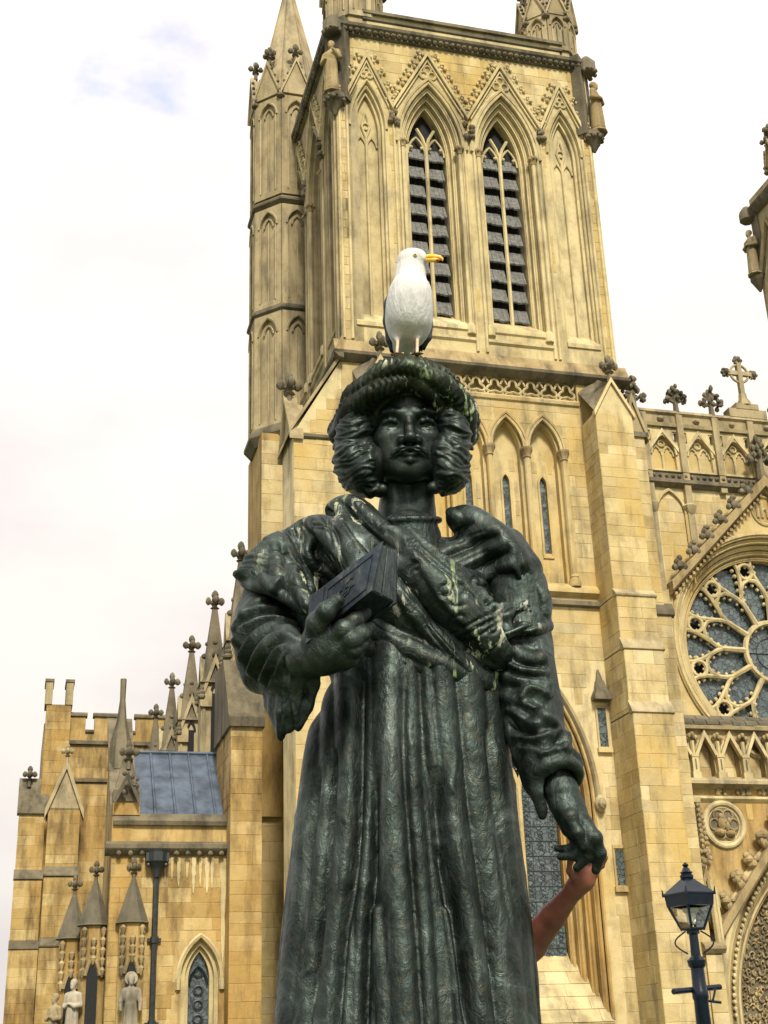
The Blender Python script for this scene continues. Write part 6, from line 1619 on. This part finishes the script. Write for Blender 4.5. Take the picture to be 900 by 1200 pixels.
f = np.stack([I*NP+J, ((I+1) % NT)*NP+J, ((I+1) % NT)*NP+(J+1) % NP, I*NP+(J+1) % NP], -1).reshape(-1, 4)
tb = np_mesh('turban', v, f, M['bronze_turban'], statue)
g2 = Grid(*bbox([hp(-.2, -.25, .05), hp(.2, .15, .28)], .02), .006)
g2.ell(hp(0, -.06, .11), (.165, .15, .07), .02); g2.mesh('turban_crown', M['bronze_turban'], tb, 1, SO)
b = MB(); b.tube([tuple(hp(.112*math.sin(a), -.045+.148*math.cos(a)-.012, .098+.004*math.cos(5*a))) for a in np.linspace(-1.2, 1.2, 15)], .009, 8); b.build('headband', M['bronze_turban'], tb)
# shoes and plinth below the picture
for x in (-.14, .2):
    g2 = Grid((x-.12, 3.5, 1.1), (x+.14, 4.1, 1.4), .01); g2.cap((x, 3.9, 1.22), (x-.01, 3.62, 1.2), .065, .05, .03); g2.D = np.maximum(g2.D, (1.152-g2.ax[2][None, None, :]).astype(np.float32)); g2.mesh('shoe', M['bronze'], statue, 1, SO)
M['granite'] = flat_mat('granite', (.16, .15, .14), .5, 0, .4, 40, .05)
pl_ = thing('plinth', 'grey granite plinth carrying the bronze statue', 'plinth', (0.02, SY, 0))
OFF[pl_.name] = (0.02, SY, 0)
for (w, dd, z0, z1, nm) in ((.95, .95, 0, .34, 'step'), (.50, .40, .342, .98, 'die'), (.54, .43, .982, 1.148, 'cap')):
    b = MB(); b.box(.02-w, .02+w, SY-dd, SY+dd, z0, z1); b.build(nm, M['granite'], pl_, smooth=0)
# ------------------------------------------------------------------ gull on the turban
tv = np.array([q.co[:] for q in tb.data.vertices])+np.array(SO)
nr = tv[np.abs(tv[:, 0]-sp(478, 424, 3.95)[0]) < .03]; crest = nr[np.argmax(nr[:, 2])]
GY = float(crest[1])
gdz = crest[2]-sp(478, 423.5, GY)[2]
gp = lambda x, y, dy=0: sp(x, y, GY+dy)+np.array([0, 0, gdz])
go = gp(478, 423); GO = tuple(go)
gull = thing('gull', 'white gull standing on the turban of the bronze statue, head turned right', 'bird', GO); OFF[gull.name] = GO
def gull_mat(name, col, rough=.7):
    mt, nt, b = newmat(name)
    c = ramp(nt, noise(nt, 40, 5, .65, (1, 1, .4)), [(.3, tuple(x*.80 for x in col)), (.6, col)]).outputs[0]
    c = mixc(nt, ramp(nt, noise(nt, 22, 4, .6, (1, 1, .35)), [(.58, (0, 0, 0)), (.72, (.30,)*3)]).outputs[0], c, tuple(x*.62 for x in col))
    nt.links.new(c, b.inputs['Base Color']); b.inputs['Roughness'].default_value = rough; b.inputs['Specular IOR Level'].default_value = .2
    n1 = bump(nt, b, noise(nt, 70, 5, .65, (1, 1, .22)), .8, .008)
    bump(nt, b, noise(nt, 25, 4, .6, (1, 1, .5)), .3, .010, n1); return mt
M['feather'] = gull_mat('white_feathers', (.66, .655, .63)); M['mantle'] = gull_mat('slate_feathers', (.085, .095, .12)); M['primary'] = gull_mat('black_feathers', (.02, .02, .022))
M['beak'] = flat_mat('beak', (.80, .46, .03), .35, 0, .12, 40, 0); M['red'] = flat_mat('red_spot', (.55, .05, .02), .4, 0, .1, 40, 0)
M['legs'] = flat_mat('leg_skin', (.70, .45, .30), .5, 0, .2, 60, .1); M['iris'] = flat_mat('pale_iris', (.62, .52, .20), .2, 0, .05, 30, 0); M['pupil'] = flat_mat('pupil', (.01, .01, .01), .1, 0, 0, 30, 0)
M['lid'] = flat_mat('eye_ring', (.60, .28, .05), .5, 0, .1, 30, 0)
lo, hi = bbox([gp(440, 290), gp(525, 430), gp(478, 290, -.16), gp(478, 430, .32)], .04); G = Grid(lo, hi, .003)
G.ell(gp(479.5, 374, .03), (.080, .090, .097), .03); G.ell(gp(481, 352, .0), (.066, .070, .070), .04); G.ell(gp(479, 391, .07), (.064, .08, .045), .04)
G.chain([gp(481.5, 345, .01), gp(481, 328, .02), gp(481, 314, .02)], [.062, .046, .042], .03)
G.ell(gp(481.5, 311, .02), (.0455, .043, .042), .015); G.ell(gp(491, 307.5, .01), (.026, .027, .024), .025); G.ell(gp(497, 308.5, .0), (.013, .013, .011), .012)
G.chain([gp(478, 398, .10), gp(472, 412, .17), gp(469, 424, .22)], [.05, .036, .018], .03)       # tail coverts
G.cap(gp(466, 394, .03), gp(466, 404, .02), .020, .009, .02); G.cap(gp(489, 392, .03), gp(489, 402, .02), .020, .009, .02)
G.mesh('body', M['feather'], gull, 2, GO)
for sd, pts in ((-1, [(464, 344, .05), (459, 362, .07), (458, 382, .10), (458.5, 402, .13), (460, 421, .17)]), (1, [(494, 348, .08), (497, 368, .10), (498.5, 386, .12), (500, 400, .14), (497, 414, .18)])):
    lo, hi = bbox([gp(435, 330, -.1), gp(525, 440, .35)], .02); T = Grid(lo, hi, .0035)
    T.chain([gp(*p) for p in pts], [.018, .026, .026, .018, .006], .01); T.chain([gp(p[0]-sd*3, p[1], p[2]+.06) for p in pts], [.02, .03, .03, .02, .006], .03)
    w = T.mesh('wing', M['mantle'], gull, 1, GO)
    for k in range(3):
        f = MB(); a = gp(pts[3][0]+sd*1-k*sd*1.5, pts[3][1]-4, pts[3][2]+.0); b_ = gp(pts[4][0]-sd*k*3.0, pts[4][1]+2+k, pts[4][2]+.01*k)
        f.tube([tuple(a), tuple((a+b_)/2), tuple(b_)], [.013, .012, .003], 6); f.build('flight_feather', M['primary'], w)
tl = MB()
for k in range(4):
    a, b_ = gp(474+2*k, 405, .13), gp(470+5*k, 424-1.5*k, .19+.01*k); tl.tube([tuple(a), tuple(b_)], [.016, .010], 6)
tl.build('tail', M['primary'], gull)
bk = MB(); bk.tube([tuple(q) for q in (gp(497, 307.3, -.002), gp(503, 306.8, -.004), (gp(510, 306.6, -.008)), gp(515.5, 307.2, -.010), gp(518.5, 309.0, -.012), gp(519, 311.3, -.012))], [.0115, .0115, .0095, .0085, .0055, .001], 10)
bk.tube([tuple(q) for q in (gp(497, 309.6, -.002), gp(504, 310.0, -.004), gp(511, 310.3, -.008), gp(516, 309.8, -.010))], [.008, .0085, .009, .003], 10); beak = bk.build('beak', M['beak'], gull, 60)
b = MB(); c = gp(513, 310.4, -.014); b.lathe((c[0], c[1], c[2]-.005), [(.003, 0), (.0075, .003), (.0075, .006), (.003, .009)], 8); b.build('red_spot', M['red'], beak)
c = gp(486.3, 304.6, -.026); e = Grid(c-.02, c+.02, .001)
def ball(name, c, r, mat, par):
    b = MB(); b.lathe((c[0], c[1], c[2]), [(r*math.sin(PI*k/8)+1e-5, -r*math.cos(PI*k/8)) for k in range(9)], 14); return b.build(name, mat, par, 80)
lidp = ball('eye', c+np.array([0, .004, 0]), .0088, M['lid'], gull); ball('iris', c+np.array([.0004, .0005, 0]), .0072, M['iris'], lidp); ball('pupil', c+np.array([.0010, -.0035, 0]), .0040, M['pupil'], lidp)
for x, y in ((466, 401), (489, 399)):
    f = MB(); top = gp(x, y, .02); ft = gp(x-1 if x < 470 else x, 423.5, .0); kn = gp(x+.3, y+7, .015)
    f.tube([tuple(top), tuple(kn), tuple(ft+np.array([0, .004, .004]))], [.0075, .0055, .0048], 8)
    for dx, dy in ((-.022, -.030), (0, -.040), (.022, -.030)): f.tube([tuple(ft+np.array([0, 0, .004])), tuple(ft+np.array([dx, dy, -.004]))], [.004, .0025], 6)
    i = f.P(tuple(ft+np.array([0, 0, .003])), tuple(ft+np.array([-.022, -.030, -.004])), tuple(ft+np.array([0, -.034, -.003])), tuple(ft+np.array([.022, -.030, -.004])))
    f.f += [[i, i+1, i+2], [i, i+2, i+3]]; f.build('leg', M['legs'], gull, 60)

# ------------------------------------------------------------------ the person whose arm reaches up behind the statue
def skin_mat():
    mt, nt, b = newmat('skin')
    c = ramp(nt, noise(nt, 14, 5, .6), [(.3, (.22, .075, .050)), (.7, (.31, .12, .080))]).outputs[0]
    nt.links.new(c, b.inputs['Base Color']); b.inputs['Roughness'].default_value = .5; b.inputs['Subsurface Weight'].default_value = .08; b.inputs['Subsurface Radius'].default_value = (.01, .004, .002)
    bump(nt, b, noise(nt, 120, 3, .6), .15, .002); return mt
M['skin'] = skin_mat(); M['shirt'] = flat_mat('grey_cotton', (.10, .11, .13), .9, 0, .2, 30, .3); M['denim'] = flat_mat('denim', (.04, .06, .11), .9, 0, .3, 40, .3); M['hairm'] = flat_mat('black_hair', (.015, .012, .01), .5, 0, .3, 60, .4)
PX, PYY, PZ = .22, 4.66, .342
PO = (PX, PYY, PZ)
person = thing('person', 'person behind the statue whose bare arm reaches up to hold its bronze hand', 'person', PO); OFF[person.name] = PO
V = lambda x, y, z: np.array([PX+x, PYY+y, PZ+z])
wr = sp(675, 1040, 3.93); el = sp(603, 1131, 4.17); sh = V(.12, -.10, 1.36)
lo, hi = np.array([-.1, 3.78, .33]), np.array([.80, 4.92, 2.2])
H = Grid(lo, hi, .0055)
hz = 1.50
H.ell(V(0, -.01, hz+.10), (.076, .095, .115), .02); H.ell(V(0, -.05, hz+.03), (.056, .055, .075), .03); H.cap(V(0, 0, hz+.02), V(0, .02, hz-.10), .054, .060, .03)
H.cap(V(0, -.105, hz+.07), V(0, -.118, hz+.045), .010, .014, .012)                                   # nose
for s in (-1, 1):
    H.ell(V(s*.034, -.098, hz+.085), (.018, .012, .012), .006, '-'); H.ell(V(s*.034, -.088, hz+.085), (.0125,)*3, .002); H.ell(V(s*.078, .0, hz+.07), (.012, .022, .033), .01)
H.cap(V(-.022, -.094, hz+.005), V(.022, -.094, hz+.005), .007, .007, .008); H.ell(V(0, -.085, hz-.03), (.025, .022, .018), .02)
H.ell(V(0, 0, 1.22), (.165, .105, .20), .05); H.ell(V(0, 0, .98), (.150, .10, .20), .05); H.cap(V(-.15, 0, 1.36), V(.12, -.03, 1.36), .06, .06, .05)
H.chain([V(-.17, 0, 1.35), V(-.22, .03, 1.08), V(-.21, -.06, .84), V(-.21, -.09, .77)], [.055, .044, .034, .03], .02)
for s in (-1, 1): H.chain([V(s*.09, 0, .88), V(s*.095, -.01, .48), V(s*.10, .03, .10), V(s*.10, -.10, .04)], [.085, .058, .042, .035], .02)
H.chain([sh, sh*.5+el*.5+np.array([0, 0, -.01]), el], [.058, .050, .043], .02)
fw = (wr-el)
H.chain([el, el+fw*.28+np.array([0, 0, .002]), el+fw*.65, wr], [.043, .0475, .036, .0255], .012)
k0 = sp(690, 1019, 3.90); H.chain([wr, (wr+k0)/2+np.array([0.004, 0, .0]), k0], [.0275, .030, .022], .02); H.cap((wr+k0)/2, sp(682, 1018, 3.89), .026, .018, .02); H.cap(sp(690, 1020, 3.9), sp(697, 1020, 3.9), .018, .015, .015)
fr_ = [[(683, 1020, 3.89), (685, 1008, 3.865), (682, 1000, 3.85), (677, 1001, 3.845)], [(688, 1018, 3.895), (692, 1005, 3.87), (690, 996, 3.85), (684, 996, 3.84)], [(693, 1018, 3.90), (699, 1007, 3.88), (698, 998, 3.86), (693, 997, 3.84)], [(696, 1021, 3.90), (705, 1014, 3.885), (709, 1005, 3.87), (706, 998, 3.85)], [(674, 1033, 3.90), (667, 1021, 3.86), (668, 1010, 3.84), (674, 1004, 3.83)]]
for f in fr_: H.chain([sp(*q) for q in f], [.0105, .0095, .0085, .0075], .006)
H.mesh('body', M['skin'], person, 1, PO)
H2 = Grid((PX-.3, 4.2, 1.2), (PX+.35, 4.95, 1.85), .008)
H2.ell(V(0, 0, 1.22), (.185, .125, .21), .04); H2.ell(V(0, 0, 1.0), (.175, .125, .18), .05); H2.cap(V(-.15, 0, 1.35), V(.12, -.03, 1.35), .075, .075, .04); H2.cap(V(-.17, 0, 1.34), V(-.21, .02, 1.16), .072, .062, .03); H2.cap(sh, sh*.6+el*.4, .075, .066, .03)
H2.mesh('shirt', M['shirt'], person, 1, PO)
H2 = Grid((PX-.25, 4.4, .34), (PX+.25, 4.95, 1.35), .01)
H2.ell(V(0, 0, .90), (.165, .118, .12), .04)
for s in (-1, 1): H2.chain([V(s*.09, 0, .86), V(s*.095, -.01, .48), V(s*.10, .03, .08)], [.098, .074, .062], .03)
H2.mesh('trousers', M['denim'], person, 1, PO)
H2 = Grid(V(-.14, -.16, 1.45), V(.14, .18, 1.8), .007); H2.ell(V(0, .012, hz+.125), (.086, .098, .105), .02); H2.cap(V(0, .05, hz+.05), V(0, .06, hz-.04), .075, .06, .03); H2.ell(V(0, -.12, hz+.05), (.07, .06, .085), .01, '-')
H2.mesh('hair', M['hairm'], person, 1, PO)
for s in (-1, 1):
    H2 = Grid(V(s*.10-.08, -.24, -.002), V(s*.10+.08, .12, .16), .006); H2.cap(V(s*.10, .03, .05), V(s*.10, -.15, .035), .05, .042, .02); H2.D = np.maximum(H2.D, (PZ+.004-H2.ax[2][None, None, :]).astype(np.float32)); H2.mesh('shoe', M['hairm'], person, 1, PO)

# ------------------------------------------------------------------ street lamp
LY = 13.0
lp = lambda x, y: at(x, y, LY)
base = lp(826, 1200); LX = float(lp(812, 1090)[0]); LO = (LX, LY, 0)
lamp = thing('street_lamp', 'dark blue lantern street lamp with clear glass in front of the church', 'street lamp', LO, 0); OFF[lamp.name] = LO
zb, zt = float(lp(812, 1090)[2]), float(lp(812, 1062)[2]); zr = float(lp(811, 1047)[2]); zc = float(lp(810, 1027)[2]); zf = float(lp(808, 1009)[2])
p = MB(); p.lathe((LX, LY, 0), [(.16, 0), (.16, .6), (.11, .7), (.085, .8), (.066, zb-.62), (.076, zb-.60), (.076, zb-.54), (.066, zb-.52), (.062, zb-.34), (.080, zb-.32), (.088, zb-.27), (.065, zb-.25), (.046, zb-.23), (.042, zb-.04), (.06, zb-.03), (.06, zb)], 14)
post = p.build('post', M['lamp'], lamp, 40)
p = MB(); p.tube([(LX-.27, LY-.12, zb-.54), (LX+.24, LY+.22, zb-.50)], .026, 8); p.build('ladder_bar', M['lamp'], lamp)
p = MB(); p.tube([(LX+.03, LY, zb-.62), (LX+.20, LY+.1, zb-.64)], .014, 6); p.tube([(LX+.12, LY+.05, zb-.62), (LX+.17, LY+.12, zb-.52)], .012, 6); p.build('bar_bracket', M['lamp'], lamp)
for sg in (-1, 1):
    p = MB(); p.tube([(LX+sg*(.07+.11*math.sin(t)), LY, zb-.01-.20*t/PI) for t in np.linspace(0, PI, 9)], .008, 5); p.build('scroll', M['lamp'], lamp)
ANG = R_(28); w0_, w1_ = .070, .142
cr_ = lambda r, z, k: (LX+r*1.414*math.cos(ANG+PI/4+k*PI/2), LY+r*1.414*math.sin(ANG+PI/4+k*PI/2), z)
fr = MB()
for k in range(4):
    fr.tube([cr_(w0_, zb, k), cr_(w1_, zt, k)], .013, 6); fr.tube([cr_(w0_, zb+.01, k), cr_(w0_, zb+.01, k+1)], .013, 6)
for z0, z1, r0, r1 in ((zt, zr, w1_+.012, w1_+.022),):
    for k in range(4):
        i = fr.P(cr_(r0, z0, k), cr_(r0, z0, k+1), cr_(r1, z1, k+1), cr_(r1, z1, k), cr_(r0-.03, z0, k), cr_(r0-.03, z0, k+1), cr_(r1-.03, z1, k+1), cr_(r1-.03, z1, k))
        fr.f += [[i+q for q in f] for f in ((0, 1, 2, 3), (5, 4, 7, 6), (1, 0, 4, 5), (3, 2, 6, 7))]
        fr.tube([cr_(r1+.005, z1-.02, k), cr_(r1+.010, z1+.05, k)], [.014, .004], 5)
frame = fr.build('lantern_frame', M['lamp'], lamp, 30)
g = newmat('lamp_glass'); g[2].inputs['Transmission Weight'].default_value = 1.0; g[2].inputs['Roughness'].default_value = .03; g[2].inputs['IOR'].default_value = 1.1; g[2].inputs['Base Color'].default_value = (.93, .95, .92, 1); M['lampglass'] = g[0]
for k in range(4):
    b = MB(); q = .984
    i = b.P(cr_(w0_*q, zb+.015, k), cr_(w0_*q, zb+.015, k+1), cr_(w1_*q, zt-.002, k+1), cr_(w1_*q, zt-.002, k)); b.f.append([i, i+1, i+2, i+3]); b.build('glass_pane', M['lampglass'], frame, smooth=0)
r = MB(); r.lathe((LX, LY, 0), [((w1_+.03)*1.414, zr-.012), ((w1_+.03)*1.414, zr), (.060, zc-.02), (.056, zc)], 4, ANG+PI/4); roof = r.build('roof', M['lamp'], lamp, 20)
r = MB(); h_ = (zf-zc); r.lathe((LX, LY, zc-.01), [(.065, 0), (.065, .02), (.05, .03), (.055, .30*h_), (.065, .33*h_), (.045, .4*h_), (.03, .62*h_), (.018, .68*h_), (.03, .78*h_), (.03, .84*h_), (.004, h_)], 14); r.build('finial', M['lamp'], roof, 40)
M['bulb'] = flat_mat('lamp_fitting', (.55, .55, .50), .4, 0, .1, 20, 0)
b = MB(); b.lathe((LX, LY, 0), [(.07, zt-.015), (.065, zt-.045), (.035, zt-.06), (.032, zb+.06), (.02, zb+.05)], 12); b.build('lamp_fitting', M['bulb'], lamp, 40)

# ------------------------------------------------------------------ carved saints in the niches
def saint(name, label, p, hgt, yaw_, mat, halo=False, arms=0, group='carved stone figures on the church'):
    t = thing(name, label, 'statue', tuple(p), yaw_, group); k = hgt/1.8
    S = Grid((-.42*k, -.35*k, -.02), (.42*k, .35*k, 1.9*k), .02*k)
    Q = lambda x, y, z: np.array([x*k, y*k, z*k])
    S.cap(Q(0, 0, .08), Q(0, 0, .95), .20*k, .165*k, .04*k); S.ell(Q(0, 0, 1.2), np.array([.20, .14, .26])*k, .06*k); S.cap(Q(-.15, 0, 1.36), Q(.15, 0, 1.36), .08*k, .08*k, .05*k)
    S.cap(Q(0, 0, 1.42), Q(0, -.01, 1.55), .065*k, .06*k, .03*k); S.ell(Q(0, -.015, 1.64), np.array([.085, .10, .125])*k, .02*k); S.ell(Q(0, -.08, 1.55), np.array([.05, .05, .07])*k, .03*k)
    S.cap(Q(0, -.11, 1.66), Q(0, -.125, 1.62), .015*k, .02*k, .02*k)
    for sg in (-1, 1): S.ell(Q(sg*.035, -.105, 1.665), np.array([.02, .02, .015])*k, .005*k, '-')
    S.ell(Q(0, .02, 1.68), np.array([.10, .11, .11])*k, .02*k)
    for sg in (-1, 1):
        if arms == 0: S.chain([Q(sg*.21, 0, 1.34), Q(sg*.25, .0, 1.08), Q(sg*.16, -.16, 1.05), Q(sg*.03, -.19, 1.12)], [.075*k, .07*k, .06*k, .04*k], .03*k)
        elif arms == 1: S.chain([Q(sg*.21, 0, 1.34), Q(sg*.27, -.02, 1.08), Q(sg*.26, -.06, .84)], [.075*k, .065*k, .045*k], .03*k)
        else: S.chain([Q(sg*.21, 0, 1.34), Q(sg*.28, -.02, 1.1), Q(.12*sg+.02, -.17, 1.2+.12*sg)], [.07*k, .06*k, .045*k], .03*k)
    for j in range(9):
        a = -PI+PI*j/8; r0 = .17+.02*(j % 2)
        S.cap(Q(r0*math.cos(a)*1.05, r0*math.sin(a), .05), Q(r0*.8*math.cos(a), r0*.8*math.sin(a), 1.0), .035*k, .022*k, .02*k)
    OFF[t.name] = (0, 0, 0); S.mesh('figure', mat, t, 1)
    if halo:
        b = MB(); b.lathe((0, .06*k, 1.68*k), [(.18*k, -.0), (.18*k, .02)], 20); b.v = [(x, .06*k+(z-1.68*k), 1.68*k+(y-.06*k)) for x, y, z in b.v]; b.build('halo', mat, t)
    b = MB(); b.lathe((0, 0, -.06), [(.26*k, 0), (.26*k, .06)], 8, PI/8); b.build('base', mat, t)
    return t
saint('carved_figure', 'weathered carved figure under a canopy at the left corner of the bell stage', church(-.16, -.18, 33.34), 2.35, AZ-R_(40), M['carve'], arms=2)
saint('carved_figure', 'weathered carved figure under a canopy at the right corner of the bell stage', church(W_+.22, -.22, 33.34), 2.35, AZ+R_(48), M['carve'], arms=0)
saint('carved_figure', 'grey carved figure under a canopy on the tower at the right edge', church(U0-.28, 7.4+.02, 33.34), 2.35, AZ-R_(80), M['grey'], arms=0)
saint('carved_saint', 'pale haloed saint with lowered arms standing left of the black drainpipe', church(-5.72, 3.46, 2.2), 1.85, AZ, M['statue'], True, 1)
saint('carved_saint', 'pale saint in a hooded robe left of the corner pier', church(-7.28, 4.25, 2.15), 1.85, AZ-R_(35), M['statue'], False, 0)
saint('carved_saint', 'dark grey robed figure at the lower left, farthest from the drainpipe', church(-7.75, 4.95, 1.9), 1.75, AZ-R_(50), M['grey'], False, 0)
